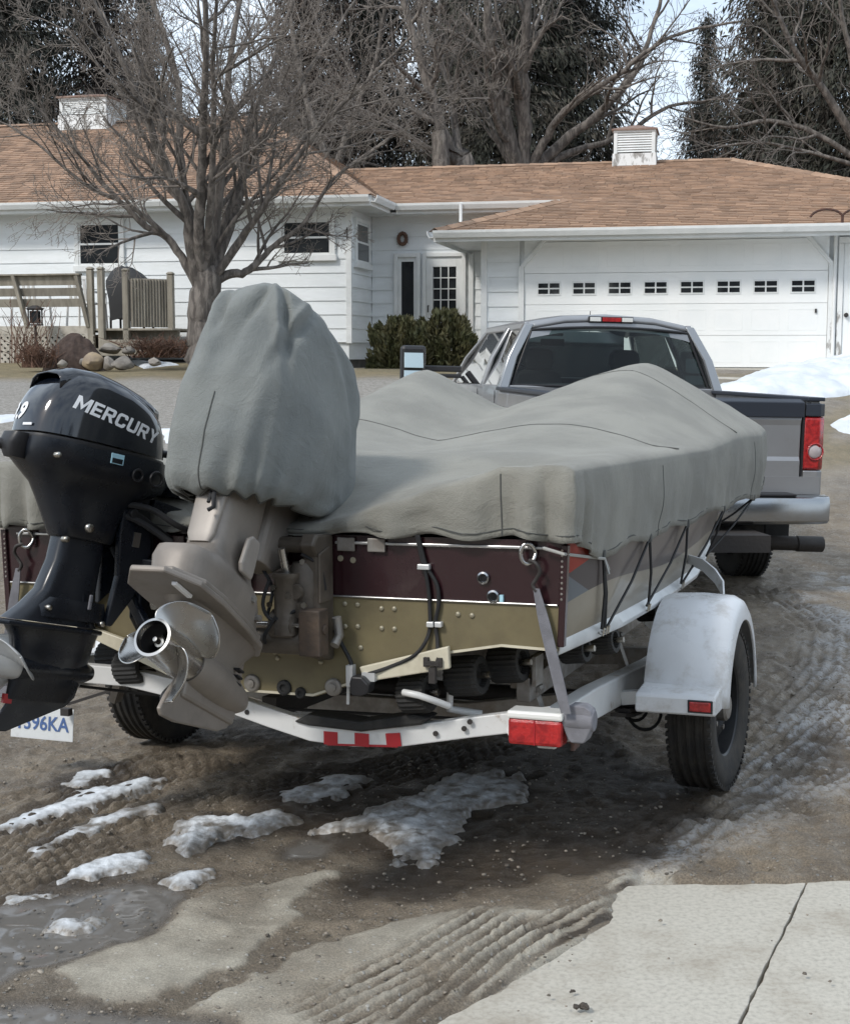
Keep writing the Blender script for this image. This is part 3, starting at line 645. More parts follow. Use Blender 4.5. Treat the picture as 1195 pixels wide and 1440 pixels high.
dr = g.build('door', M_['trim'], house, bev=.004)
for k in range(1, 3):
    g = G(); x_ = U0 + (U1-U0)*k/3; g.box((x_, 1.450, (A0+A1)/2), (.02, .025, A1-A0)); g.build('muntin', M_['trim'], dr)
for k in range(1, 5):
    g = G(); z_ = A0 + (A1-A0)*k/5; g.box(((U0+U1)/2, 1.4505, z_), (U1-U0, .022, .02)); g.build('muntin', M_['trim'], dr)
for i in range(3):
    for j in range(5):
        g = G(); g.box((U0+(U1-U0)*(i+.5)/3, 1.463, A0+(A1-A0)*(j+.5)/5), ((U1-U0)/3-.018, .006, (A1-A0)/5-.018)); g.build('pane', M_['dark_glass'], dr)
g = G(); g.tube([(1.10, 1.43, 2.62), (1.10, 1.38, 2.62), (1.10, 1.38, 2.50)], .012, 6); g.build('handle', M_['black_iron'], dr)
g = G(); g.box((1.88, 1.455, 2.75), (.09, .05, 1.6)); g.build('door_trim', M_['trim'], house, bev=.004)
# round wreath by the door
g = G(); g.tube([(.62+.075*math.cos(a*.5236), 1.42, 3.83+.10*math.sin(a*.5236)) for a in range(13)], .035, 7)
for k in range(70):
    rg = random.Random(k); a = rg.uniform(0, 6.28); c = Vector((.62+.075*math.cos(a), 1.42, 3.83+.10*math.sin(a))); q = Vector((rg.uniform(-1,1), rg.uniform(-1,.2), rg.uniform(-1,1)))*.055
    g.tube([c, c+q], [.008, .002], 3)
wr = g.build('wreath', M_['dead_brush']); wr.matrix_world = HF; tag(wr, 'small brown twig wreath hung on the wall beside the entry doors', 'wreath')
# small number plate near the corner
g = G(); g.tube([(-.06, -.06, 3.80), (-.02, -.06, 3.92), (-.02, -.06, 3.72)], .012, 4); g.build('wall_hook', M_['black_iron'], house)

# garage door with clipped upper corners
DL, DR, DT = 3.17, 7.97, 3.555
g = G(); g.box(((DL+DR)/2, GV-.0, (Z0+DT)/2), (DR-DL, .04, DT-Z0)); gd = g.build('garage_door', M_['garage'], house)
SH = (DT-Z0)/4
for r_ in range(4):
    g = G(); g.box(((DL+DR)/2, GV-.033, Z0+SH*(r_+.5)), (DR-DL-.01, .028, SH-.005)); g.build('door_section', M_['garage'], gd, bev=.004)
    for c in range(8):
        uc = 3.574 + .5734*c; cw = .5734
        if r_ == 2:
            zc_ = 2.805; g = G(); g.box((uc, GV-.052, zc_), (.39, .012, .225)); fr = g.build('window', M_['trim'], gd, bev=.003)
            g = G()
            for (sx, sz) in ((-1,-1),(1,-1),(-1,1),(1,1)): g.box((uc+sx*.092, GV-.0605, zc_+sz*.048), (.158, .006, .072))
            g.build('pane', M_['dark_glass'], gd)
        else:
            g = G(); z_ = Z0+SH*(r_+.5); w_, h_ = cw-.14, SH-.18
            for (dx_, dz_, a, b) in ((0, h_/2, w_, .022), (0, -h_/2, w_, .022), (-w_/2, 0, .022, h_-.022), (w_/2, 0, .022, h_-.022)): g.box((uc+dx_, GV-.0485, z_+dz_), (a, .0025, b))
            g.build('raised_panel', M_['garage'], gd, bev=.001)
g = G(); g.box((7.79, GV-.06, 2.42), (.03, .03, .06)); g.build('handle', M_['black_iron'], gd)
g = G(); t_ = .09; ZC = 3.17
g.box((DL-.045, GV-.06, (Z0+ZC)/2), (t_, .06, ZC-Z0)); g.bar((DL-.045, GV-.062, ZC-.02), (DL+.34, GV-.062, DT+.035), .06, t_, (0,1,0)); g.bar((DL+.30, GV-.064, DT+.035), (DR-.30, GV-.064, DT+.035), .06, t_, (0,1,0))
g.bar((DR-.34, GV-.062, DT+.035), (DR+.045, GV-.062, ZC-.02), .06, t_, (0,1,0)); g.box((DR+.045, GV-.06, (2.3+ZC)/2), (t_, .06, ZC-2.3)); g.build('door_trim', M_['trim'], house, bev=.005)
g = G(); g.box((DR+.045, GV-.059, (Z0+2.3)/2), (t_, .06, 2.3-Z0)); g.box((8.15, GV-.05, (Z0+2.4)/2), (.08, .06, 2.4-Z0)); g.build('door_trim', M_['peeling'], house, bev=.005, label='peeling foot of the garage door trim')
for sx in (-1, 1):   # white corner infill of the clipped opening
    g = G(); c0 = DL if sx < 0 else DR; g.prism([(c0, DT+.04), (c0, ZC), (c0-sx*.37, DT+.04)], 'y', GV-.06, GV-.05); g.build('corner_infill', M_['siding'], house)
g = G(); g.box((8.15, GV-.052, 2.93), (.08, .06, 1.06)); g.box((8.62, GV-.054, 3.51), (1.02, .06, .09)); g.box((9.09, GV-.052, 2.5), (.08, .06, 1.92)); g.build('door_trim', M_['trim'], house, bev=.005)
g = G(); g.box((8.62, GV-.03, 2.50), (.85, .04, 1.92)); sd_ = g.build('side_door', M_['garage'], house, bev=.004)
g = G(); g.lathe([(.0, 0), (.02, 0), (.02, .03), (.035, .04), (.035, .07), (.0, .08)], 'y', (8.25, GV-.13, 2.35), 12); g.build('handle', M_['black_iron'], sd_, 60)
g = G(); g.tube([(8.06, GV-.09, 1.56), (8.06, GV-.09, 3.58)], .030, 8); g.build('downspout', M_['trim'], house, 60)

# roofs --------------------------------------------------------------
def roof_face(poly, parent, m='shingle', cw=.30, ch=.145, n_obj=0):
    """a roof plane: deck sheet plus lapped shingle tabs, clipped to the polygon. poly[0]->poly[1] is the eave, left to right"""
    P = [Vector(p) for p in poly]; e = (P[1]-P[0]).normalized(); n = (P[1]-P[0]).cross(P[2]-P[0]).normalized()
    if n.z < 0: n = -n
    s_ = n.cross(e).normalized()
    if s_.z < 0: s_ = -s_
    q = [((p-P[0]).dot(e), (p-P[0]).dot(s_)) for p in P]
    g = G(); g.add(P + [p - n*.05 for p in P], [tuple(range(len(P)))] + [(i, (i+1)%len(P), (i+1)%len(P)+len(P), i+len(P)) for i in range(len(P))])
    g.build('roof', M_['shingle_dark'], house) if parent is None else None
    rng = random.Random(int(P[0].x*31)+7); top = max(b for a, b in q); rows = int(top/ch); V_ = []; Fc = []; objs = []
    def span(y):
        xs = []
        for (ax, ay), (bx, by) in zip(q, q[1:]+q[:1]):
            if (ay <= y < by) or (by <= y < ay): xs.append(ax+(y-ay)/(by-ay)*(bx-ax))
        return (min(xs), max(xs)) if len(xs) >= 2 else None
    for r_ in range(rows):
        y0 = r_*ch - (.03 if r_ == 0 else 0); sp = span(min(r_*ch+ch*.6, top-.001))
        if not sp: continue
        x = sp[0] - rng.uniform(0, cw)
        while x < sp[1]:
            wd = cw*rng.choice((.55, .8, 1, 1.25)); a, b = max(x, sp[0]), min(x+wd-.012, sp[1]); x += wd
            if b-a < .03: continue
            dz = rng.uniform(.0, .007); yb = y0 + rng.uniform(-.010, .010)*(r_ > 0); y1 = r_*ch + ch + .015
            c = [P[0]+e*a+s_*yb+n*(.014+dz), P[0]+e*b+s_*yb+n*(.014+dz), P[0]+e*b+s_*y1+n*.004, P[0]+e*a+s_*y1+n*.004]
            c += [c[0]-n*(.016+dz), c[1]-n*(.016+dz)]
            k = len(V_); V_ += c; Fc += [(k, k+1, k+2, k+3), (k+4, k+5, k+1, k), (k, k+3, k+4), (k+1, k+5, k+2)]
    return V_, Fc, n
def make_shingles(V_, Fc, m, n_obj):
    """the first n_obj tabs (lowest, largest courses) as objects, the rest joined"""
    for i in range(min(n_obj, len(V_)//6)):
        c = sum(V_[6*i:6*i+6], Vector())/6
        me = bpy.data.meshes.new('shingle'); me.from_pydata([tuple(p-c) for p in V_[6*i:6*i+6]], [], [(0,1,2,3),(4,5,1,0),(0,3,4),(1,5,2)]); me.materials.append(M_[m])
        o = bpy.data.objects.new('shingle', me); COL.objects.link(o); o.parent = house; o.location = c
    k = 6*min(n_obj, len(V_)//6)
    me = bpy.data.meshes.new('shingles'); me.from_pydata([tuple(p) for p in V_[k:]], [], [tuple(i-k for i in f) for f in Fc if f[0] >= k]); me.materials.append(M_[m])
    o = bpy.data.objects.new('shingles', me); COL.objects.link(o); o.parent = house; o['kind'] = 'stuff'
def roof(faces, m, n_front):
    Vs, Fs = [], []
    for k, poly in enumerate(faces):
        V_, Fc, n = roof_face(poly, None, m)
        if k == 0: make_shingles(V_, Fc, m, n_front)
        else:
            o_ = len(Vs); Vs += V_; Fs += [tuple(i+o_ for i in f) for f in Fc]
    if Vs: make_shingles(Vs, Fs, m, 0)
ZG, ZM, MF = 3.70, 4.40, 1.02
GL, GRr, GF, GB = 1.79, 11.4, -1.42, 9.9; GRZ, gv = 5.56, 5.15       # garage and link roof: one plane, the garage reaching further forward
gs = (ZM-ZG)/(MF-GF); JU = 3.56
roof([[(GL, GF, ZG), (GRr, GF, ZG), (6.45, gv, GRZ), (-1.6, gv, GRZ), (.2, MF, ZM), (JU, MF, ZM)], [(GL, 1.45, ZG), (GL, GF, ZG), (JU, MF, ZM)], [(GRr, GF, ZG), (GRr, GB, ZG), (6.45, gv, GRZ)], [(GRr, GB, ZG), (GL, GB, ZG), (-1.6, gv, GRZ), (6.45, gv, GRZ)]], 'shingle', 240)
LF, LB = -.50, 10.9; lv = 5.2
roof([[(-12, LF, ZM), (.50, LF, ZM), (-3.3, lv, 6.72), (-12, lv, 6.72)], [(.50, LF, ZM), (.50, LB, ZM), (-3.3, lv, 6.72)]], 'shingle_dark', 60)
# soffits, fascias and gutters
def gutter(a, b, drop=.15):
    a, b = Vector(a), Vector(b); d_ = (b-a).normalized(); nrm = Vector((d_.y, -d_.x, 0))
    prof = [(0.0, .0), (.0, -.11), (.075, -.115), (.115, -.04), (.12, .0), (.108, .0), (.10, -.035), (.07, -.10), (.012, -.098), (.012, 0)]
    g = G(); g.loft([[p + nrm*o_ + Vector((0,0,h_)) for o_, h_ in prof] for p in (a, b)]); g.build('gutter', M_['trim'], house)
    g = G(); g.bar(a - nrm*.012 + Vector((0,0,-.09)), b - nrm*.012 + Vector((0,0,-.09)), .022, .17); g.build('fascia', M_['trim'], house)
gutter((-12, LF-.01, ZM+.01), (.50, LF-.01, ZM+.01)); gutter((.51, LF, ZM+.01), (.51, MF-.1, ZM+.01)); gutter((.60, MF-.01, ZM+.008), (JU-.02, MF-.01, ZM+.008))
gutter((GL, GF-.01, ZG+.01), (GRr, GF-.01, ZG+.01)); gutter((GL-.01, 1.45, ZG+.01), (GL-.01, GF, ZG+.01))
for poly, z in (([(-11.9, LF+.01), (.49, LF+.01), (.49, 1.0), (-.03, 1.0), (-.03, .03), (-11.9, .03)], ZE-.055), ([(.0, MF+.03), (3.3, MF+.03), (3.3, 1.6), (.0, 1.6)], ZE-.06), ([(GL+.01, GF+.02), (GRr-.1, GF+.02), (GRr-.1, GV+.01), (2.55, GV+.01), (2.55, 1.45), (GL+.01, 1.45)], ZG-.10)):
    g = G(); g.prism(poly, 'z', z, z+.03); g.build('soffit', M_['trim'], house)
g = G(); g.tube([(1.80, .86, 4.38), (1.80, .86, 4.02), (1.85, .72, 3.86)], .032, 8); g.build('downspout', M_['trim'], house, 60)
# ridge caps
def caps(a, b, m):
    a, b = Vector(a), Vector(b); n = int((b-a).length/.28)
    g = G()
    for k in range(n):
        p, q_ = a.lerp(b, k/n), a.lerp(b, (k+1.15)/n); d_ = (q_-p).normalized(); s_ = d_.cross(Vector((0,0,1))).normalized()
        up = Vector((0,0,.03)); dn = Vector((0,0,-.035))
        g.add([p-s_*.14+dn, p+up, p+s_*.14+dn, q_-s_*.14+dn, q_+up-Vector((0,0,.012)), q_+s_*.14+dn], [(0,1,4,3), (1,2,5,4)])
    g.build('ridge_cap', M_[m], house)
caps((-1.6, gv, GRZ+.02), (6.45, gv, GRZ+.02), 'shingle'); caps((GL, GF, ZG+.03), (JU, MF, ZM+.02), 'shingle'); caps((6.45, gv, GRZ+.02), (GRr, GF, ZG+.03), 'shingle')
caps((-12, lv, 6.74), (-3.3, lv, 6.74), 'shingle_dark'); caps((-3.3, lv, 6.74), (.5, LF, ZM+.03), 'shingle_dark')
M_['cupola_cap'] = mat('faded red brown metal cap', (.19,.115,.09), .7, col2=(.28,.2,.16), ns=8)
# louvred cupolas
def cupola(u, v, z, wd, h_, louvres, label):
    c = empty('cupola', HF @ Matrix.Translation((u, v, z)), label, 'cupola', 'white louvred cupolas on the ridges')
    g = G(); b = wd/2
    g.loft([[(-b*1.1,-b*1.1,-.5),(b*1.1,-b*1.1,-.5),(b*1.1,b*1.1,-.5),(-b*1.1,b*1.1,-.5)], [(-b*1.06,-b*1.06,h_*.30),(b*1.06,-b*1.06,h_*.30),(b*1.06,b*1.06,h_*.30),(-b*1.06,b*1.06,h_*.30)]]); g.build('base', M_['peeling'], c)
    g = G(); g.box((0,0,h_*.64), (wd*.84, wd*.84, h_*.68-.02)); g.build('box', M_['black_iron'], c)
    g = G()
    for sx in (-1,1):
        for sy in (-1,1): g.box((sx*(b-.03), sy*(b-.03), h_*.65), (.07, .07, h_*.70))
    g.box((0,0,h_*.98), (wd+.03, wd+.03, .05)); g.build('frame', M_['trim'], c)
    for k in range(louvres):
        z_ = h_*.34 + (h_*.60)*(k+.5)/louvres
        for rot, off in ((0, (0,-b+.02)), (1, (b-.02,0)), (2, (-b+.02,0))):
            g = G(); dd = h_*.60/louvres
            if rot == 0: g.box((0, off[1], z_), (wd-.13, .012, dd*1.15), (R(-35), 0, 0))
            else: g.box((off[0], 0, z_), (.012, wd-.13, dd*1.15), (0, R(-35) if rot == 1 else R(35), 0))
            g.build('louvre', M_['trim'], c)
    g = G(); e = b*1.12; g.loft([[(-e,-e,h_),(e,-e,h_),(e,e,h_),(-e,e,h_)], [(-e,-e,h_+.03),(e,-e,h_+.03),(e,e,h_+.03),(-e,e,h_+.03)], [(-.03,-.03,h_+.15),(.03,-.03,h_+.15),(.03,.03,h_+.15),(-.03,.03,h_+.15)]]); g.build('roof', M_['cupola_cap'], c)
cupola(-7.1, lv, 6.66, 1.05, .52, 8, 'wide low cupola on the higher ridge, partly behind tree branches')
cupola(4.55, gv, 5.50, .80, .64, 8, 'narrow tall cupola on the garage ridge')
# wrought bracket over the garage gutter
g = G()
for sx in (-1, 1):
    g.tube([(8.10+sx*(.24*(1-math.cos(a))), GF-.06, 3.80+.12*math.sin(a)+ (.0 if a < 2 else -.03*(a-2))) for a in [k*.26 for k in range(12)]], .02, 6)
g.tube([(8.10, GF-.06, 3.82), (8.10, GF-.06, 3.69)], .024, 6)
br = g.build('iron_bracket', M_['rust_iron']); br.matrix_world = HF; tag(br, 'rusty double curled iron bracket above the garage gutter', 'iron bracket')

# ---------------------------------------------------------------- deck, bench and grill
def hw(px_, py_, v):      # pixel onto a plane v = const of the house frame, in house coordinates
    o_ = HF.inverted() @ Vector((0,0,_H)); d_ = HF.to_3x3().inverted() @ ray(px_, py_); t = (v - o_.y)/d_.y; return o_ + d_*t
DV = -2.2
deck = empty('deck', HF, 'weathered low wooden deck with lattice skirt and slatted bench rail', 'deck')
dz = hw(60, 462, DV).z; uR = hw(133, 462, DV).x; u2 = hw(243, 460, DV).x; dz0 = hw(60, 512, DV).z
for k in range(14):
    g = G(); y_ = DV + .07 + k*.15; g.box(((-10.5+u2)/2, y_, dz-.02), (u2+10.5, .14, .035)); g.build('deck_board', M_['wood'], deck, bev=.004)
g = G(); g.box(((-10.5+uR)/2, DV-.02, dz-.03), (uR+10.5, .04, .14)); g.build('rim_board', M_['lattice'], deck, bev=.005)
g = G(); g.box(((uR+u2)/2, DV+.3, dz-.16), (u2-uR, .05, .24)); g.build('rim_board', M_['wood'], deck, bev=.005)
# lattice: two layers of slats
lz0, lz1 = dz0-.02, dz-.10; h_ = lz1-lz0; n = 0
for layer, sg in ((0, 1), (1, -1)):
    u = -8.0
    while u < uR + h_:
        a, b = (u, u+sg*h_) ; p, q_ = [a, lz0], [b, lz1]
        if max(p[0], q_[0]) > -8.0 and min(p[0], q_[0]) < uR:
            if max(p[0], q_[0]) > uR:
                if p[0] > uR: t = (p[0]-uR)/(p[0]-q_[0]); p = [uR, lz0+h_*t]
                else: t = (uR-p[0])/(q_[0]-p[0]); q_ = [uR, lz0+h_*t]
            g = G(); yv = DV - .03 - .014*layer; g.bar((p[0], yv, p[1]), (q_[0], yv, q_[1]), .012, .045, (0,0,1) if 0 else (0,1,0)); 
            g = G(); dxy = Vector((q_[0]-p[0], 0, q_[1]-p[1])).normalized(); pr = Vector((-dxy.z, 0, dxy.x))*.024
            A_, B_ = Vector((p[0], yv, p[1])), Vector((q_[0], yv, q_[1])); th = Vector((0,.010,0))
            g.loft([[A_-pr, A_+pr, A_+pr+th, A_-pr+th], [B_-pr, B_+pr, B_+pr+th, B_-pr+th]]); g.build('lattice_slat', M_['lattice'], deck)
        u += .115
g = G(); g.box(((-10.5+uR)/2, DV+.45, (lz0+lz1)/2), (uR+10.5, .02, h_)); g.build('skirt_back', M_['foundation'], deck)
# posts, bench back, baluster panel
def post(px_, v, ztop_px, zb=None):
    p = hw(px_, ztop_px, v); zb_ = dz-.45 if zb is None else zb
    g = G(); g.box((p.x, v, (p.z+zb_)/2), (.10, .10, p.z-zb_)); g.loft([[(p.x+sx*.05*s_, v+sy*.05*s_, p.z+hh) for sx, sy in ((-1,-1),(1,-1),(1,1),(-1,1))] for s_, hh in ((.7,0),(1.15,.015),(1.15,.03),(.6,.055))]); g.build('post', M_['wood'], deck, bev=.006)
    return p
for px_, v, tp in ((127, DV, 380), (142, DV, 380), (177, DV+.05, 382), (240, DV+.55, 387)): post(px_, v, tp)
pa, pb = hw(183, 392, DV+.05), hw(238, 396, DV+.55); zt, zb = pa.z, hw(210, 460, DV+.3).z
for k in range(13):
    t = (k+.5)/13; u, v = pa.x+(pb.x-pa.x)*t, DV+.05+.5*t; g = G(); g.box((u, v, (zt+zb)/2), (.042, .036, zt-zb)); g.build('baluster', M_['wood'], deck, bev=.004)
for z_ in (zt-.03, zb+.04):
    g = G(); g.bar((pa.x, DV+.09, z_), (pb.x, DV+.59, z_), .04, .085); g.build('rail', M_['wood'], deck, bev=.004)
# bench back: leaning frames with wide boards
bz = [hw(60, y_, DV).z for y_ in (389, 404, 416, 432, 446)]
uL = -9.5; uE = hw(118, 400, DV).x
for (za, zb_, sh) in ((hw(60,402,DV).z, hw(60,388,DV).z, .10), (hw(60,417,DV).z, hw(60,405,DV).z, .06), (hw(60,432,DV).z, hw(60,420,DV).z, .02)):
    g = G(); g.box(((uL+uE)/2, DV+.02-sh, (za+zb_)/2), (uE-uL, .03, zb_-za-.006), (R(9), 0, 0)); g.build('bench_board', M_['wood'], deck, bev=.004)
for a0, b0 in ((25, 40), (113, 126), (-60, -50)):
    A_, B_ = hw(a0, 388, DV), hw(b0, 460, DV); g = G(); g.bar((A_.x, DV-.14, A_.z), (B_.x, DV-.02, B_.z), .06, .09, (0,1,0)); g.build('bench_bracket', M_['wood'], deck, bev=.004)
g = G(); g.box(((uL+uE)/2, DV-.10, hw(60,387,DV).z), (uE-uL, .13, .03)); g.build('bench_cap', M_['wood'], deck, bev=.004)
# steps
for k, (px0, px1, py_) in enumerate(((146, 205, 478), (140, 215, 490))):
    a, b = hw(px0, py_, DV-.3*(k+.2)), hw(px1, py_, DV-.3*(k+.2)); g = G(); g.box(((a.x+b.x)/2, DV-.3*(k+.2), a.z-.06), (b.x-a.x, .32, .12)); g.build('step', M_['wood'], deck, bev=.006)
# white plastic chairs behind the bench rail
def chair(u, label):
    c = empty('patio_chair', HF @ Matrix.Translation((u, DV+.75, dz)), label, 'chair', 'white patio chairs on the deck')
    for x_ in (-.24, .24):
        for y_ in (-.22, .22):
            g = G(); g.tube([(x_*1.08, y_*1.1, 0), (x_, y_, .42)], .02, 6); g.build('leg', M_['white_plastic'], c)
        g = G(); g.bar((x_, -.24, .60), (x_, .24, .62), .05, .03); g.bar((x_, -.22, .42), (x_, -.22, .60), .04, .03, (0,1,0)); g.build('armrest', M_['white_plastic'], c)
    g = G(); g.box((0, 0, .43), (.5, .46, .03)); g.build('seat', M_['white_plastic'], c, bev=.01)
    g = G()
    for k in range(5): g.box((-.18+.09*k, .25, .66), (.05, .02, .40), (R(-10),0,0))
    g.box((0, .285, .85), (.48, .025, .06)); g.build('backrest', M_['white_plastic'], c, bev=.005)
    c.rotation_euler.z += R(180)
chair(hw(95, 450, DV).x, 'white patio chair behind the bench rail, nearer the grill'); chair(hw(15, 450, DV).x, 'white patio chair behind the bench rail, cut by the picture edge')
# covered grill
gc = hw(180, 410, DV+.75); gr = empty('covered_grill', HF @ Matrix.Translation((gc.x-.02, DV+.95, dz)), 'barbecue grill under a black cover behind the deck posts', 'grill')
def gl_ring(z_, a, b, lean, k_): return [(lean+a*math.copysign(abs(math.cos(t))**.6, math.cos(t))*(1+.05*math.sin(5*t+k_)), b*math.copysign(abs(math.sin(t))**.6, math.sin(t)), z_+.02*math.sin(3*t+k_)) for t in [2*math.pi*i/28 for i in range(28)]]
g = G(); g.loft([gl_ring(z_, a, b, l_, k) for k, (z_, a, b, l_) in enumerate(((.16,.37,.28,.02),(.5,.38,.29,.02),(.72,.40,.28,0),(.80,.38,.27,-.02),(.95,.24,.22,-.08),(1.03,.13,.14,-.13),(1.05,.05,.06,-.14)))]); g.build('grill_cover', M_['black_cloth'], gr, 35)
g = G()
for x_ in (-.3,.3):
    for y_ in (-.2,.2): g.tube([(x_,y_,0),(x_,y_,.2)], .02, 6)
g.build('legs', M_['black_iron'], gr)
# black lantern on a stake before the bench
p = hw(50, 446, DV-.35); ln = empty('lantern', HF @ Matrix.Translation((p.x, DV-.35, p.z)), 'dark square lantern on a post in front of the bench', 'lantern')
g = G(); 
for x_ in (-.08,.08):
    for y_ in (-.08,.08): g.box((x_,y_,0), (.02,.02,.24))
g.box((0,0,.125), (.2,.2,.02)); g.box((0,0,-.125), (.19,.19,.025)); g.build('cage', M_['black_iron'], ln, bev=.003)
g = G(); g.loft([[(-.12,-.12,.136),(.12,-.12,.136),(.12,.12,.136),(-.12,.12,.136)], [(-.03,-.03,.19),(.03,-.03,.19),(.03,.03,.19),(-.03,.03,.19)]]); g.build('lid', M_['black_iron'], ln)
g = G(); g.tube([(0,0,-.13), (0,0,-.72)], .022, 6); g.build('post', M_['black_iron'], ln)
g = G(); g.box((0,0,0), (.13,.13,.2)); g.build('pane', M_['dark_glass'], ln)

# ---------------------------------------------------------------- planting: rocks, brush, hedge
def rock(px_, py_, D, r, label, seed, flat_=.7, m='rock'):
    rng = random.Random(seed); p = at(px_, py_, D); bm = bmesh.new(); rv = bmesh.ops.create_icosphere(bm, subdivisions=3, radius=r)
    ph = [rng.uniform(0, 6) for _ in range(6)]; ax = (rng.uniform(.85, 1.3), rng.uniform(.7, 1), flat_)
    cuts = [(Vector((rng.uniform(-1,1), rng.uniform(-1,1), rng.uniform(-.3,1))).normalized(), rng.uniform(.62, .85)) for _ in range(7)]
    for v in bm.verts:
        n = v.co.normalized(); k = 1 + .10*math.sin(3*n.x+ph[0])*math.cos(2.6*n.y+ph[1]) + .07*math.sin(5*n.z+ph[2]+4*n.x)
        c = n*k
        for pn, dd in cuts:
            e = c.dot(pn) - dd
            if e > 0: c -= pn*e*.9
        v.co = Vector((c.x*ax[0], c.y*ax[1], c.z*ax[2]))*r
    me = bpy.data.meshes.new('rock'); bm.to_mesh(me); bm.free(); me.materials.append(M_[m]); me.shade_smooth(); me.set_sharp_from_angle(angle=R(32))
    o = bpy.data.objects.new('rock', me); COL.objects.link(o); o.location = (p.x, p.y, p.z - r*flat_*.15); o.rotation_euler.z = rng.uniform(0, 6); tag(o, label, 'rock', 'field stones edging the planting beds')
M_['rock_tan'] = mat('tan field stone', (.36,.28,.18), .85, col2=(.25,.2,.15), ns=6, bump=.6, bs=18)
M_['rock_pale'] = mat('pale limestone', (.46,.44,.40), .85, col2=(.33,.31,.28), ns=5, bump=.6, bs=18)
rock(131, 506, 21.3, 0.176, 'tan angular rock at the foot of the mulch mound', 1, .8, 'rock_tan'); rock(153, 508, 21.2, 0.120, 'upright grey rock between the tan rock and the wide grey one', 2, .95)
rock(173, 509, 21.2, 0.176, 'wide grey rock beside the snow tongue', 3, .65); rock(218, 508, 21.2, 0.104, 'rock half buried in the snow tongue', 4, .6)
rock(156, 489, 22.0, 0.208, 'flat slab like rock below the deck steps', 5, .4); rock(181, 492, 21.9, 0.112, 'small rock by the deck steps, behind the wide grey one', 6, .6)
rock(88, 511, 21.2, 0.104, 'low grey rock by the dead brush', 7, .6); rock(119, 508, 21.4, 0.080, 'smallest rock, against the mulch mound', 8, .7)
rock(498, 524, 21.5, 0.160, 'pale stone beside the outboard cover, first of the row by the hedge', 9, .55, 'rock_pale'); rock(519, 527, 21.3, 0.160, 'pale stone in front of the hedge, second of the row', 10, .5, 'rock_pale')
rock(539, 529, 21.2, 0.136, 'pale stone in front of the hedge, third of the row', 11, .6, 'rock_pale'); rock(556, 531, 21.1, 0.128, 'pale stone nearest the truck mirror', 12, .6, 'rock_pale')
# mulch mound with dead stems
def mound():
    p = at(106, 507, 21.8); a = np.linspace(-1.0, 1.0, 60); A, B = np.meshgrid(a*.66, a*.52, indexing='ij'); x, y = A.ravel(), B.ravel()
    r_ = np.hypot(x/.46, y/.38) + .25*fbm(x, y, .4, 4, 3); z = np.where(r_ < 1, .46*(1-r_)**.8, -1.6*(r_-1)) + .07*fbm(x, y, .12, 4, 5)*(r_ < 1)
    ii = np.arange(3600).reshape(60, 60); q = np.stack([ii[:-1,:-1], ii[1:,:-1], ii[1:,1:], ii[:-1,1:]], -1).reshape(-1, 4)
    o = np_mesh('mulch_mound', np.stack([x, y, z], 1), q, M_['mulch'], smooth=False); o.location = (p.x, p.y, p.z-.02)
    tag(o, 'dark red brown mulch mound in front of the lattice skirt', 'mulch mound')
mound()
def brush(px_, py_, D, h_, n, spread, label, seed, m='dead_brush'):
    rng = random.Random(seed); p = at(px_, py_, D); g = G()
    for k in range(n):
        a = rng.uniform(0, 6.28); l = h_*rng.uniform(.4, 1); b = Vector((rng.gauss(0, spread*.3), rng.gauss(0, spread*.3), 0)); t = rng.uniform(.1, .9)*spread
        e = b + Vector((math.cos(a)*t, math.sin(a)*t, l)); mid = b.lerp(e, .5) + Vector((rng.uniform(-.06,.06), rng.uniform(-.06,.06), .06))
        g.tube([b, mid, e], [.009, .006, .003], 3)
        for _ in range(2):
            s_ = mid.lerp(e, rng.random()); g.tube([s_, s_+Vector((rng.uniform(-.12,.12), rng.uniform(-.12,.12), rng.uniform(.02,.14)))], [.005,.002], 3)
    o = g.build('dead_shrub', M_[m]); o.location = (p.x, p.y, p.z-.03); tag(o, label, 'shrub')
brush(52, 514, 21.2, .34, 140, .30, 'low brown dead shrub in front of the lattice skirt', 3)
brush(40, 508, 21.6, .95, 40, .6, 'tall bare thin stems rising by the lantern', 5)
brush(230, 500, 22.3, .30, 220, .75, 'dark dead ground cover against the house beyond the snow tongue', 8)

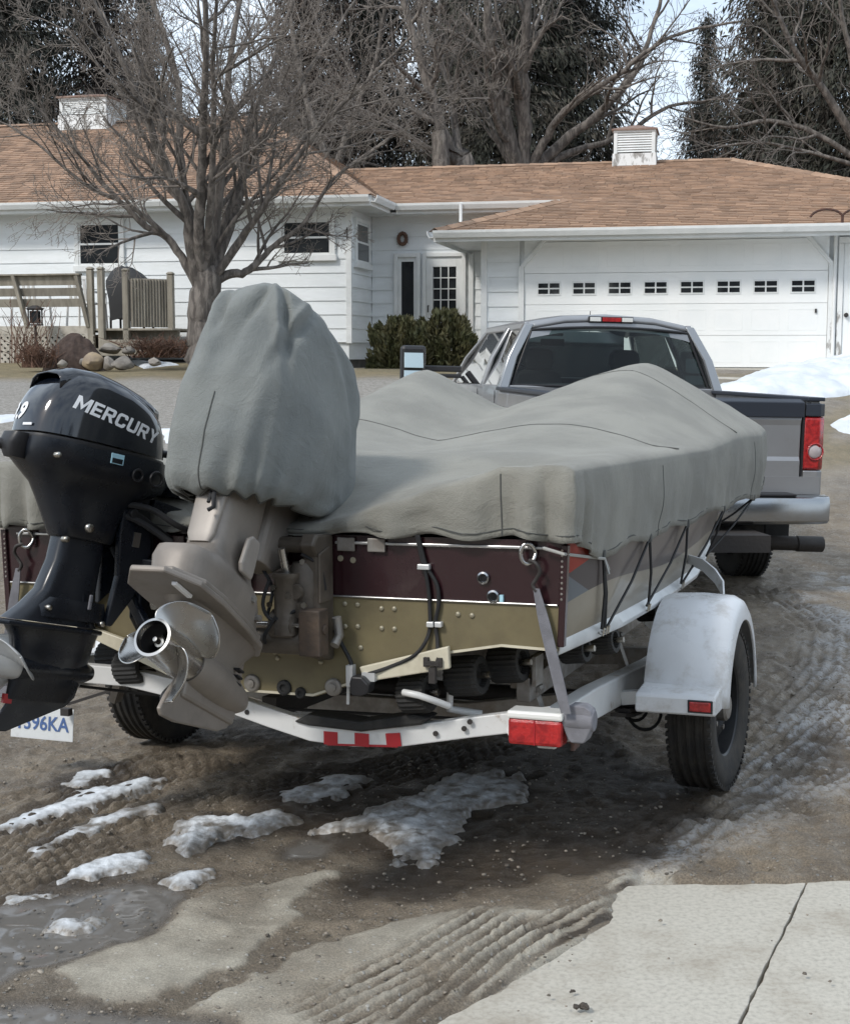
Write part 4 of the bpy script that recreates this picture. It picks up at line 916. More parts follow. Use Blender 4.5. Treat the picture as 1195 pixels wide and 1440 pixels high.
def leaf_cloud(name, pts, size, m, parent=None, seed=0, droop=None, aspect=.4):
    """many small bent leaf faces: pts (n,3)"""
    rng = np.random.default_rng(seed); n = len(pts); d_ = rng.normal(size=(n, 3)) if droop is None else droop + rng.normal(size=(n, 3))*.35
    d_ /= np.linalg.norm(d_, axis=1)[:, None]; s_ = np.cross(d_, rng.normal(size=(n, 3))); s_ /= np.linalg.norm(s_, axis=1)[:, None]
    l = size*rng.uniform(.6, 1.3, n)[:, None]; a = pts - d_*l*.5; b = pts + d_*l*.5
    co = np.stack([a, pts + s_*l*aspect*.5, b, pts - s_*l*aspect*.5], 1).reshape(-1, 3)
    return np_mesh(name, co, np.arange(4*n).reshape(-1, 4), m, parent)
def hedge(px_, py_, D, wd, h_, dep, n, label, seed):
    p = at(px_, py_, D); rng = np.random.default_rng(seed); root = empty('evergreen_shrub', Matrix.Translation((p.x, p.y, p.z)), label, 'shrub', 'clipped evergreen shrubs by the entry')
    u = rng.uniform(-1, 1, (n*3, 3)); u[:, 2] = (u[:, 2]+1)/2
    rr = (np.abs(u[:,0])**2.2 + np.abs(u[:,1])**2.2 + np.abs(u[:,2])**2.3)**(1/2.2); bump_ = 1 + .20*np.sin(u[:,0]*9+seed)*np.cos(u[:,1]*7) + .12*np.sin(u[:,2]*8+u[:,0]*5)
    k = (rr < bump_) & (rng.random(len(rr)) < .12 + .9*np.clip(rr, 0, 1)**3); u = u[k][:n]
    pts = u*np.array([wd/2, dep/2, h_]); out_ = pts/np.array([wd, dep, h_]) + np.array([0,0,.25])
    leaf_cloud('foliage', pts, .11, M_['hedge'], root, seed, droop=out_/np.linalg.norm(out_, axis=1)[:,None], aspect=.35)
    g = G(); rg = random.Random(seed)
    for _ in range(14):
        e = (rg.uniform(-.38,.38)*wd, rg.uniform(-.35,.35)*dep, h_*rg.uniform(.6,.9)); g.tube([(e[0]*.2, e[1]*.2, -.05), (e[0]*.6, e[1]*.6, h_*.4), e], [.03,.02,.008], 4)
    g.build('stem', M_['bark'], root)
hedge(562, 521, 22.6, 1.0, .84, 1.0, 7000, 'rounded evergreen shrub nearer the house corner', 1)
hedge(626, 523, 22.8, 1.0, .97, 1.0, 7000, 'taller ragged evergreen shrub before the entry door', 2)

# ---------------------------------------------------------------- bare trees
def grow(branches, rng, start, d_, length, r0, level, maxl, cfg):
    n = 6 if level < 2 else (5 if level < 3 else 4); pts = [start]; dv = d_.normalized(); p = start
    for k in range(n):
        dv = (dv + Vector((rng.gauss(0,1), rng.gauss(0,1), rng.gauss(0,1)))*cfg['wig'] + Vector((0,0,cfg['up']))*(1 if level < 3 else .4)).normalized()
        p = p + dv*(length/n); pts.append(p)
    rr = [r0*(1-.72*k/n) for k in range(n+1)]; branches.append((pts, rr, level))
    if level >= maxl: return
    spawn(branches, rng, pts, rr, length, level, maxl, cfg)
def spawn(branches, rng, pts, rr, length, level, maxl, cfg, t0=.25):
    m = cfg['kids'][min(level, len(cfg['kids'])-1)]; n = len(pts)-1
    for k in range(m):
        t = t0 + (1-t0)*(k+rng.random())/m; i = min(int(t*n), n-1); f = t*n-i; p = pts[i].lerp(pts[i+1], f); r_ = rr[i]*(1-f)+rr[i+1]*f
        ax = (pts[i+1]-pts[i]).normalized(); q = ax.orthogonal().normalized(); q.rotate(Matrix.Rotation(rng.uniform(0, 6.28), 3, ax))
        ang = R(rng.uniform(24, 60)); d2 = ax*math.cos(ang) + q*math.sin(ang)
        grow(branches, rng, p, d2, length*rng.uniform(.34, .62)*(1.15-.45*t), max(r_*.62, .004), level+1, maxl, cfg)
def fast_tubes(name, brs, sides, m, parent, rmin=0.0):
    V_, Q_ = [], []; c = 0
    cs = [(math.cos(2*math.pi*k/sides), math.sin(2*math.pi*k/sides)) for k in range(sides)]
    for pts, rr, lv in brs:
        prev = None; n = len(pts)
        for i, p in enumerate(pts):
            t = (pts[min(i+1, n-1)]-pts[max(i-1, 0)]).normalized(); x = t.orthogonal() if prev is None else prev - t*prev.dot(t); x.normalize(); prev = x; y = t.cross(x); r_ = max(rr[i], rmin)
            V_ += [p + (x*a + y*b)*r_ for a, b in cs]
        for i in range(n-1):
            for k in range(sides): a = c+i*sides+k; b = c+i*sides+(k+1)%sides; Q_.append((a, b, b+sides, a+sides))
        c += n*sides
    return np_mesh(name, [tuple(p) for p in V_], Q_, m, parent, smooth=True)
def smooth_poly(pts, sub=4):
    o = []; n = len(pts)
    for i in range(n-1):
        p0, p1, p2, p3 = pts[max(i-1,0)], pts[i], pts[i+1], pts[min(i+2,n-1)]
        for k in range(sub):
            t = k/sub; o.append(.5*((2*p1)+(p2-p0)*t+(2*p0-5*p1+4*p2-p3)*t*t+(3*p1-p0-3*p2+p3)*t**3))
    o.append(pts[-1]); return o
def limb_tree(name, base, limbs, label, cfg, seed, maxl=4, twigm='twig', group=None, rmin=.004, barkm='bark'):
    """limbs: list of (world points, r0, r1)"""
    rng = random.Random(seed); root = empty(name, Matrix.Translation(base), label, 'tree', group); trunk, brs = [], []
    for pts, r0, r1 in limbs:
        q = smooth_poly([p - base for p in pts]); q = [p + Vector((rng.gauss(0,1), rng.gauss(0,1), rng.gauss(0,1)))*r0*.10*(0 < i < len(q)-1) for i, p in enumerate(q)]
        n = len(q); rr = [(r0 + (r1-r0)*(i/(n-1))**.8)*(1+rng.uniform(-.06,.06)) for i in range(n)]
        trunk.append((q, rr, 0)); ln_ = sum((q[i+1]-q[i]).length for i in range(n-1))
        if r1 < .12: spawn(brs, rng, q, rr, min(ln_, 4.5)*cfg.get('first', .8), 0, maxl, cfg, cfg.get('t0', .3))
    thick = [b for b in brs if b[2] <= 1]; thin = [b for b in brs if b[2] > 1]
    fast_tubes('trunk', trunk, 10, M_[barkm], root); fast_tubes('limb', thick, 6, M_[barkm], root) if thick else None
    fast_tubes('crown', thin, 3, M_[twigm], root, rmin)
    return root
D0 = 20.6
def PL(s, D, rng, spread):
    q = [tuple(map(float, a.split(','))) for a in s.split()]; off = rng.uniform(-spread, spread); n = len(q)
    return [at(a, b, D + off*(i/(n-1))) for i, (a, b) in enumerate(q)]
rg = random.Random(9)
maple = [(PL('286,510 285,470 286,430 288,385', D0, rg, 0), .235, .20)]
for s_, r0, r1, sp in (('284,420 262,372 235,334 205,318 170,285 130,240 90,190 40,140', 0.072, 0.014, 1.5), ('285,410 270,350 262,300 225,215 200,150 160,60 120,-20', 0.103, 0.025, 1.6),
        ('286,400 272,330 258,260 252,200 250,120 215,0 195,-60', 0.089, 0.029, 2.2), ('288,400 280,330 284,250 285,180 290,80 285,-40', 0.097, 0.032, 2.0), ('290,400 302,320 310,250 318,180 325,80 345,-40', 0.097, 0.032, 2.0),
        ('292,400 322,320 338,270 345,200 380,100 420,-20', 0.089, 0.029, 2.0), ('294,400 340,335 365,300 395,255 450,180 520,110 580,50', 0.069, 0.014, 1.8), ('292,404 320,386 345,383 368,365 385,345 430,310 470,250 530,215', 0.080, 0.014, 1.2),
        ('285,398 245,345 200,300 120,260 50,200 -10,165', 0.048, 0.011, 2.0), ('288,395 295,300 300,200 300,100 305,0', 0.069, 0.021, 2.5), ('286,395 270,300 240,250 205,195 170,130 95,40', 0.055, 0.014, 2.4), ('291,395 320,300 370,200 440,90 500,0', 0.062, 0.018, 2.4),
        ('290,400 315,330 400,230 470,160 600,130', 0.041, 0.009, 2.4)):
    maple.append((PL(s_, D0, rg, sp), r0, r1))
limb_tree('bare_maple', at(286, 500, D0), maple, 'many stemmed bare maple in front of the white house', dict(kids=[10, 7, 5, 3], wig=.11, up=.05, first=.72, t0=.25), 5, 4, rmin=.0030)
# big bare trees behind the house
cfg2 = dict(kids=[8, 6, 5, 3], wig=.13, up=.03, first=.9, t0=.2)
D1 = 34
big = [(PL('735,300 733,235', D1, rg, 0), .42, .36)]
for s_, r0, r1, sp in (('730,245 715,190 700,120 690,60 680,-40', 0.204, 0.084, 2), ('736,245 735,160 738,80 742,-40', 0.216, 0.090, 2), ('740,240 765,200 785,165 830,128 870,105 905,75 960,45 1040,30', 0.120, 0.024, 2.5),
        ('742,245 790,200 835,165 870,130 900,90 915,45 935,-20', 0.144, 0.036, 2), ('745,250 800,215 850,200 895,178 940,150 1000,140 1060,120', 0.102, 0.018, 2), ('728,245 700,200 675,140 650,90 610,30', 0.096, 0.018, 2.2)):
    big.append((PL(s_, D1, rg, sp), r0, r1))
limb_tree('bare_tree', at(735, 300, D1), big, 'huge bare tree spreading over the garage roof, with a long arching limb', cfg2, 7, 3, 'twig_far', 'bare trees behind the house', .0052)
big = [(PL('655,300 648,235 640,215', D1-1, rg, 0), .36, .3)]
for s_, r0, r1, sp in (('645,235 620,180 600,110 580,50 562,-30', 0.180, 0.072, 2), ('650,235 640,190 632,120 600,40 590,-40', 0.120, 0.042, 2), ('640,235 560,180 500,150 440,120', 0.072, 0.018, 1.5), ('640,240 590,200 520,185 450,190 400,175', 0.060, 0.012, 1.5)):
    big.append((PL(s_, D1-1, rg, sp), r0, r1))
big.append((PL('622,240 617,186', D1-1.5, rg, 0), .2, .19))
limb_tree('bare_tree', at(650, 300, D1-1), big, 'leaning bare tree with a sawn off stub, left of the huge one', cfg2, 8, 3, 'twig_far', 'bare trees behind the house', .0052)
big = [(PL('1235,300 1225,220', D1-2, rg, 0), .4, .3)]
for s_, r0, r1, sp in (('1225,240 1150,190 1080,170 1020,180 960,165', 0.084, 0.018, 1.5), ('1225,235 1160,130 1110,60 1080,-20', 0.120, 0.036, 1.5), ('1225,230 1200,100 1180,0', 0.120, 0.036, 1.5), ('1225,240 1140,215 1060,200 980,215', 0.060, 0.012, 1.5)):
    big.append((PL(s_, D1-2, rg, sp), r0, r1))
limb_tree('bare_tree', at(1230, 300, D1-2), big, 'bare tree at the right edge with low twigs sweeping toward the cupola', cfg2, 9, 3, 'twig_far', 'bare trees behind the house', .0052)
big = [(PL('470,300 470,240', D1+1, rg, 0), .32, .26)]
for s_, r0, r1, sp in (('470,250 440,170 420,90 400,-20', 0.120, 0.036, 2), ('470,250 500,160 530,80 545,-20', 0.120, 0.036, 2), ('470,250 540,200 600,150 660,110', 0.072, 0.012, 2), ('468,250 380,190 310,150 240,110', 0.072, 0.012, 2)):
    big.append((PL(s_, D1+1, rg, sp), r0, r1))
limb_tree('bare_tree', at(470, 300, D1+1), big, 'bare twiggy tree rising behind the valley of the two roofs', dict(kids=[9,7,5,3], wig=.13, up=.03, first=.9, t0=.15), 10, 3, 'twig_far', 'bare trees behind the house', .0052)

# spruces behind: three meshes, placed and scaled many times
def spruce_mesh(seed, h_, rb, brown):
    rng = np.random.default_rng(seed); rr = random.Random(seed); pts, dr = [], []; tubes = []
    z = .6
    while z < h_*.985:
        f = 1 - z/h_; L_ = rb*(f**.85)*rr.uniform(.7, 1.1)+.15; nb = 5 if f > .25 else 4; a0 = rr.uniform(0, 6.28)
        for k in range(nb):
            if rr.random() < .22: continue
            a = a0 + k*6.283/nb + rr.uniform(-.35, .35); l = L_*rr.uniform(.6, 1.12); m_ = max(5, int(l*11)); dz_ = rr.uniform(.05, .32)
            tip = None; bp = []
            for i in range(m_+1):
                t = i/m_; p = np.array([math.cos(a)*l*t, math.sin(a)*l*t, z + l*(-dz_*t*1.5 + .30*dz_*t*t*4*.5)]); bp.append(Vector(p))
                if t > .12:
                    for s_ in range(3):
                        side = rr.uniform(-1, 1)*l*.20*(1.15-t); q = p + np.array([-math.sin(a)*side, math.cos(a)*side, -abs(side)*.35 - rr.uniform(0, .18)]); pts.append(q); dr.append(np.array([math.cos(a)*.55, math.sin(a)*.55, -.75-.3*rr.random()]))
            tubes.append((bp, [.03*(1-.8*i/m_) for i in range(m_+1)], 0))
        z += rr.uniform(.20, .34)*(.6+.5*f)
    tubes.append(([Vector((0,0,0)), Vector((0,0,h_*.5)), Vector((0,0,h_))], [.24,.14,.02], 0))
    return np.array(pts), np.array(dr), tubes
protos = []
for k, (h_, rb, m_) in enumerate(((17, 3.4, 'spruce'), (15, 3.0, 'spruce_brown'), (18.5, 3.9, 'spruce'))):
    pts, dr, tubes = spruce_mesh(20+k, h_, rb, m_); root = empty('spruce_tree'); root['category'] = 'tree'; root['group'] = 'spruces behind the house'
    fast_tubes('trunk', tubes, 4, M_['bark'], root); 
    rr_ = np.random.default_rng(k+50); reps = 5
    leaf_cloud('crown', np.concatenate([pts + rr_.normal(size=pts.shape)*(.10+.05*i) for i in range(reps)]), .19, M_[m_], root, k, droop=np.concatenate([dr]*reps), aspect=.24); protos.append(root)
spots = [(40, 39, 0, 1.0, 'dark spruce behind the wide cupola, at the left edge'), (-60, 37, 2, 1, 'spruce mostly outside the picture on the far side of the wide cupola'), (150, 41, 1, 1.05, 'brownish spruce right of the wide cupola'), (215, 46, 0, .72, 'dark spruce straight behind the maple stems'),
         (440, 40, 1, 1.0, 'brownish spruce behind the valley of the roofs'), (520, 43, 2, .95, 'dark wide spruce above the valley, right of a brownish one'), (640, 42, 1, .98, 'brownish spruce behind the leaning bare tree'), (715, 39, 2, 1.08, 'tall dark spruce behind the huge bare tree'), (795, 41, 0, 1.0, 'dark spruce left of the gap of open sky'),
         (985, 44, 0, .62, 'lower dark spruce whose pointed top shows right of the sky gap'), (1070, 40, 1, .92, 'brownish spruce beside the low pointed one'), (1150, 37, 2, 1.1, 'massive dark spruce over the end of the garage roof'), (1240, 36, 0, 1.0, 'spruce at the right edge behind the garage'), (890, 52, 1, .45, 'small distant spruce at the bottom of the sky gap')]
used = set()
for px_, D, k, sc_, lab in spots:
    o = protos[k] if k not in used else copy_tree(protos[k]); used.add(k); p = at(px_, 500, D); o.location = (p.x, p.y, 1.4); o.scale = (sc_,)*3; o.rotation_euler.z = random.Random(px_).uniform(0, 6.28); o['label'] = lab

# the wood across the road behind the viewer (seen only mirrored in panes and chrome)
rng = np.random.default_rng(77); n = 9000; fx = rng.uniform(-75, 75, n); hmax = 15 + 5*np.sin(fx*.21) + 3*np.sin(fx*.57+1); fz = hmax*rng.random(n)**.8; fy = -46 - 9*rng.random(n)
fw = leaf_cloud('far_wood', np.stack([fx, fy, fz], 1), 2.3, M_['spruce_brown'], None, 5, aspect=.5); tag(fw, kind='stuff')

# ---------------------------------------------------------------- pickup truck
def wheel(parent, c, r, wd, rim_r, axis='x', tm='tyre_truck', side=1, rm='rim', tread=5, hub=True, lugs=True):
    """tyre with tread grooves and lugs (part) and a dished steel rim (sub-part)"""
    w2 = wd/2; prof = [(rim_r, -w2*.78), (rim_r+.012, -w2*.86), (r*.86, -w2), (r*.955, -w2*.92), (r*.985, -w2*.80)]
    xs = np.linspace(-w2*.76, w2*.76, tread*2+1)
    for i, x in enumerate(xs): prof.append((r if i % 2 == 0 else r-.011, x-.004*(1 if i%2 else 0))) if 0 else prof.extend([(r if i % 2 == 0 else r-.010, x - wd*.028), (r if i % 2 == 0 else r-.010, x + wd*.028)])
    prof += [(r*.985, w2*.80), (r*.955, w2*.92), (r*.86, w2), (rim_r+.012, w2*.86), (rim_r, w2*.78)]
    g = G(); g.lathe(prof, 'x', c, 56, False)
    if lugs:
        for k in range(64):
            for sgn in (-1, 1):
                a = 2*math.pi*(k + .25*sgn)/64; rc = r*.975; p = Vector(c) + Vector((sgn*w2*.84, rc*math.cos(a), rc*math.sin(a))); g.box(p, (wd*.13, .017, .016), Matrix.Rotation(a, 3, 'X'))
    ty = g.build('tyre', M_[tm], parent, 50)
    o = side; g = G(); g.lathe([(rim_r+.004, -w2*.74), (rim_r-.004, -w2*.5), (rim_r-.012, w2*.4*o if o > 0 else -w2*.2), (rim_r-.004, w2*.78)] if 0 else [(rim_r+.004, -w2*.8), (rim_r-.006, -w2*.7), (rim_r-.014, 0), (rim_r-.006, w2*.7), (rim_r+.004, w2*.8)], 'x', c, 40, False)
    g.lathe([(rim_r-.012, o*w2*.10), (rim_r*.72, o*w2*.22), (rim_r*.58, o*w2*.45), (rim_r*.40, o*w2*.50), (rim_r*.36, o*w2*.30), (.0, o*w2*.32)], 'x', c, 40, False)
    g.build('rim', M_[rm], ty, 40)
    if hub:
        g = G(); g.lathe([(.055, o*w2*.3), (.055, o*w2*.75), (.045, o*w2*.85), (0, o*w2*.87)], 'x', c, 20, False)
        for k in range(5):
            a = k*1.2566; g.lathe([(.011, o*w2*.30), (.011, o*w2*.55), (0, o*w2*.57)], 'x', Vector(c)+Vector((0, .09*math.cos(a), .09*math.sin(a)))*(rim_r/.19), 6, False)
        g.build('hub', M_['galv'], ty, 40)
    return ty
TK = frame((1.72, 11.36, -.05), 0, 1.2, 8.5); truck = empty('pickup_truck', TK, 'grey pickup truck with extended cab and towing mirror, seen over the covered boat', 'pickup truck')
HB, TZ0, TZ1, TY = 1.02, .80, 1.46, -1.10
# bed
g = G()
for sx in (-1, 1):
    pr = [(sx*.90, .62), (sx*1.0, .66), (sx*HB, .95), (sx*HB, 1.22), (sx*(HB-.015), TZ1-.03), (sx*(HB-.03), TZ1), (sx*(HB-.10), TZ1), (sx*(HB-.10), .72)]
    g = G(); g.loft([[(x_, y_, z_) for x_, z_ in pr] for y_ in (TY+.02, -.52)]); g.loft([[(x_, y_, z_) for x_, z_ in pr] for y_ in (.52, .92)])
    prt = [(x_, max(z_, .98)) for x_, z_ in pr]
    g.loft([[(x_, y_, z_) for x_, z_ in prt] for y_ in (-.518, .518)]); g.build('bed_side', M_['truck'], truck, bev=.008)
    g = G(); n = 14; arch = [(math.cos(a)*.50, .38+math.sin(a)*.53) for a in [math.pi*k/n for k in range(n+1)]]
    g.loft([[(sx*(HB+dx_), y_*s_, (z_-.38)*s_+.38) for y_, z_ in arch] for s_, dx_ in ((.93, 0), (1.0, .025), (1.06, .012), (1.07, -.03))], False, False, False); g.build('wheel_arch', M_['truck'], truck, 60, solid=.006)
    g = G(); g.box((sx*(HB-.065), -.08, TZ1+.012), (.13, 2.06, .028)); g.build('rail_cap', M_['cap_dark'], truck, bev=.006)
g = G(); g.box((0, -.08, .80), (1.8, 2.0, .05)); g.box((0, .88, 1.08), (1.8, .04, .6)); g.build('bed_floor', M_['truck_low'], truck)
g = G(); pr = [(TY, .82), (TY-.012, .86), (TY-.012, 1.02), (TY, 1.05), (TY, 1.28), (TY-.010, 1.32), (TY-.006, TZ1-.10), (TY+.05, TZ1-.10), (TY+.05, .82)]
g.loft([[(-.845, y_, z_) for y_, z_ in pr], [.845 and (.845, y_, z_) for y_, z_ in pr]]); tg = g.build('tailgate', M_['truck'], truck, bev=.006)
g = G(); g.loft([[(x_, TY-.022, TZ1-.125), (x_, TY-.026, TZ1-.01), (x_, TY+.06, TZ1+.012), (x_, TY+.075, TZ1-.0), (x_, TY+.06, TZ1-.1)] for x_ in (-.86, .86)]); g.build('tailgate_cap', M_['cap_dark'], tg, bev=.008)
g = G(); g.box((0, TY-.012, 1.20), (.26, .02, .09)); g.build('handle', M_['black_plastic'], tg, bev=.008)
for sx in (-1, 1):
    g = G(); g.loft([[(sx*.855, TY, .90), (sx*.855, TY-.01, TZ1), (sx*.868, TY-.01, TZ1), (sx*.868, TY, .90)], [(sx*.855, TY+.09, .90), (sx*.855, TY+.09, TZ1), (sx*.868, TY+.09, TZ1), (sx*.868, TY+.09, .9)]]); g.build('gap_seal', M_['black_plastic'], truck)
    # tail lamp: wraps round the corner, red over white over red
    g = G(); ring = lambda z_, ins: [(sx*(.872+ins*.3), TY-.012+ins, z_), (sx*.98, TY-.030+ins, z_), (sx*1.028, TY+.01+ins*.5, z_), (sx*(1.036-ins*.3), TY+.14, z_), (sx*.90, TY+.14, z_)]
    g.loft([ring(z_, i_) for z_, i_ in ((.955, .02), (.97, .0), (1.16, -.006), (1.33, .0), (1.345, .02))]); tl = g.build('tail_lamp', M_['red_lens'], truck, 40, bev=.006)
    g = G(); g.lathe([(.0, -.046), (.04, -.044), (.052, -.036), (.055, -.01)], 'y', (sx*.95, TY+.008, 1.09), 20, False); g.build('reversing_lens', M_['reverse_lens'], tl, 60)
    g = G(); g.tube([(sx*.95+.060*math.cos(a), TY-.034, 1.09+.060*math.sin(a)) for a in [k*.3142 for k in range(21)]], .006, 6); g.build('lens_rim', M_['red_lens'], tl, 60)
    g = G(); g.loft([ring(z_, -.0) for z_ in (1.348, 1.44)]); g.build('lamp_cap', M_['cap_dark'], truck, bev=.006)
    g = G(); g.loft([ring(z_, .01) for z_ in (.66, .95)]); g.build('corner_panel', M_['truck'], truck, bev=.008)
# bumper
def bpro(x_): return [(x_, .60), (x_+.0, .66), (x_, .76), (x_, .80)]
g = G(); xs = [-1.05, -1.02, -.93, -.3, .3, .93, 1.02, 1.05]; yo = [.20, .06, .0, -.02, -.02, .0, .06, .20]; rings = []
for x_, o_ in zip(xs, yo): rings.append([(x_, TY-.23+o_+.03, .575), (x_, TY-.235+o_, .60), (x_, TY-.24+o_, .72), (x_, TY-.225+o_, .765), (x_, TY-.20+o_, .775), (x_, TY-.05+o_*.3, .775), (x_, TY-.05+o_*.3, .74), (x_, TY-.18+o_, .59)])
g.loft(rings); bu = g.build('rear_bumper', M_['chrome'], truck, 35, bev=.005)
g = G(); g.box((0, TY-.125, .785), (1.5, .17, .016)); g.build('step_pad', M_['black_plastic'], bu, bev=.004)
g = G(); g.box((-.2, TY-.248, .66), (.34, .02, .16)); g.build('plate_recess', M_['black_plastic'], bu)
g = G(); g.box((.55, TY-.01, .84), (.9, .02, .13)); g.box((-.3, TY-.01, .84), (.9, .02, .13)); g.build('valance', M_['truck'], truck)
g = G(); g.box((0, TY-.10, .50), (.09, .5, .09)); g.box((0, TY+.05, .50), (1.2, .09, .09)); g.tube([(0, TY-.34, .55), (0, TY-.34, .62)], .025, 10); g.build('tow_hitch', M_['rubber'], truck, bev=.004)
g = G(); g.tube([(.25, -.55, .40), (.40, -.78, .40), (.6, -.86, .39), (1.15, -.88, .375)], [.055]*4, 14, False); g.tube([(1.0, -.88, .379), (1.14, -.88, .375)], .049, 14, False); ex = g.build('exhaust_pipe', M_['black_iron'], truck, 60)
g = G(); g.tube([(.95, -.88, .38), (1.152, -.88, .3755)], [.060, .060], 14, False); g.build('tip', M_['black_iron'], ex, 60)
g = G(); g.box((.0, .1, .47), (.9, 3.4, .12)); g.lathe([(.06,-.85),(.08,-.2),(.15,-.12),(.17,0),(.15,.12),(.08,.2),(.06,.85)], 'x', (0,0,.38), 16); g.build('chassis', M_['black_iron'], truck)
g = G()
for sx in (-1,1): g.loft([[(sx*.80, -.62, .30), (sx*.80, -.66, .85), (sx*.99, -.66, .85), (sx*.99, -.62, .30)], [(sx*.80, -.605, .30), (sx*.80, -.645, .85), (sx*.99, -.645, .85), (sx*.99, -.605, .30)]])
g.build('mud_flap', M_['rubber'], truck)
for sx in (-1, 1):
    for y_ in (0, 3.65): wheel(truck, (sx*.86, y_, .385), .39, .25, .205, side=sx, rm='rim')
# cab
CB, CF, BZ, RZ = .95, 3.55, 1.50, 2.03
g = G()
def body(y_, w_, zt): return [(-w_*.96, y_, .50), (-w_, y_, .80), (-w_, y_, zt-.12), (-w_+.03, y_, zt), (w_-.03, y_, zt), (w_, y_, zt-.12), (w_, y_, .80), (w_*.96, y_, .50)]
g.loft([body(CB, .995, BZ), body(CB+.05, 1.0, BZ), body(CF, 1.0, BZ-.03), body(CF+.35, .985, BZ-.10), body(CF+1.35, .95, BZ-.22), body(CF+1.55, .90, BZ-.38)]); g.build('body', M_['truck'], truck, 30, bev=.01)
# roof shell and pillars
xs = [-.715, -.66, -.4, 0, .4, .66, .715]
def rz(x_, e): return RZ + .085*(1-(abs(x_)/.715)**2.4) - e
g = G(); ys = [CB+.13, CB+.16, CB+.30, 1.9, CF-.75, CF-.62]
tops = [[(x_*(1 if 1 < i < 4 else .99), y_, rz(x_, (.045, .01, 0, 0, .015, .06)[i])) for x_ in xs] for i, y_ in enumerate(ys)]
g.grid(len(ys), len(xs), lambda i, j: tops[i][j]); g.build('roof', M_['truck'], truck, 60, solid=.03)
g = G(); g.loft([[(x_, CB+.118, rz(x_, .055)), (x_, CB+.105, rz(x_, .16)+.03), (x_, CB+.135, rz(x_, .16)+.03), (x_, CB+.15, rz(x_, .05))] for x_ in xs]); g.build('roof_header', M_['truck'], truck, 60)
def pillar(a, b, wa, wb, name='pillar', m='truck'):
    """four sided tapered post between two points; wa, wb = (half x, half y)"""
    g = G(); g.loft([[(p[0]-w_[0], p[1]-w_[1], p[2]), (p[0]+w_[0], p[1]-w_[1], p[2]), (p[0]+w_[0], p[1]+w_[1], p[2]), (p[0]-w_[0], p[1]+w_[1], p[2])] for p, w_ in ((a, wa), ((a[0]*.55+b[0]*.45+math.copysign(.022, a[0]), a[1]*.55+b[1]*.45, a[2]*.5+b[2]*.5), ((wa[0]+wb[0])/2, (wa[1]+wb[1])/2)), (b, wb))]); return g.build(name, M_[m], truck, 50, bev=.012)
for sx in (-1, 1):
    pillar((sx*.955, CB+.055, BZ-.04), (sx*.715, CB+.17, RZ+.0), (.045, .07), (.040, .05), m='truck_light')
    pillar((sx*.965, CB+.90, BZ-.04), (sx*.735, CB+.86, RZ-.02), (.018, .06), (.018, .05)); pillar((sx*.965, CF-.12, BZ-.04), (sx*.715, CF-.70, RZ-.03), (.02, .05), (.02, .04))
    g = G(); g.bar((sx*.728, CB+.17, RZ-.015), (sx*.728, CF-.68, RZ-.035), .04, .06); g.build('roof_rail', M_['truck'], truck, bev=.012)
    q = [(sx*.958, CB+.15, BZ-.01), (sx*.962, CB+.83, BZ-.01), (sx*.738, CB+.80, RZ-.045), (sx*.728, CB+.24, RZ-.045)]
    g = G(); g.add(q, [(0,1,2,3)]); g.build('side_window', M_['auto_glass_side'], truck)
    q = [(sx*.963, CB+.97, BZ-.01), (sx*.963, CF-.18, BZ-.01), (sx*.73, CF-.70, RZ-.05), (sx*.738, CB+.92, RZ-.045)]
    g = G(); g.add(q, [(0,1,2,3)]); g.build('door_window', M_['auto_glass_side'], truck)
    g = G(); g.box((sx*1.005, CB+1.08, 1.34), (.03, .18, .04)); g.build('door_handle', M_['black_plastic'], truck, bev=.008)
    for yy in (CB+.14, CB+.94, CF-.05):
        g = G(); g.box((sx*1.0015, yy, 1.08), (.006, .008, .74)); g.build('door_gap', M_['black_plastic'], truck)
xw = lambda t, b_: (-1+2*t)*(.88 if b_ else .70)
g = G(); g.grid(2, 13, lambda i, j: (xw(j/12, i == 0), (CB+.045 if i == 0 else CB+.135)-.05*(1-(2*j/12-1)**2), BZ+.005 if i == 0 else RZ-.06+.035*(1-(2*j/12-1)**2))); g.build('rear_window', M_['auto_glass'], truck, 180)
g = G(); g.tube([(xw(j/12, True), CB+.035-.05*(1-(2*j/12-1)**2), BZ) for j in range(13)] , .013, 6); g.tube([(xw(j/12, False), CB+.122-.05*(1-(2*j/12-1)**2), RZ-.055+.035*(1-(2*j/12-1)**2)) for j in range(13)], .013, 6)
for sx in (-1,1): g.tube([(sx*.88, CB+.035, BZ), (sx*.70, CB+.122, RZ-.055)], .013, 6)
g.build('window_seal', M_['black_plastic'], truck, 60)
g = G(); g.add([(-.85, CF-.05, BZ-.05), (.85, CF-.05, BZ-.05), (.66, CF-.66, RZ-.02), (-.66, CF-.66, RZ-.02)], [(0,1,2,3)]); g.build('windscreen', M_['auto_glass'], truck)
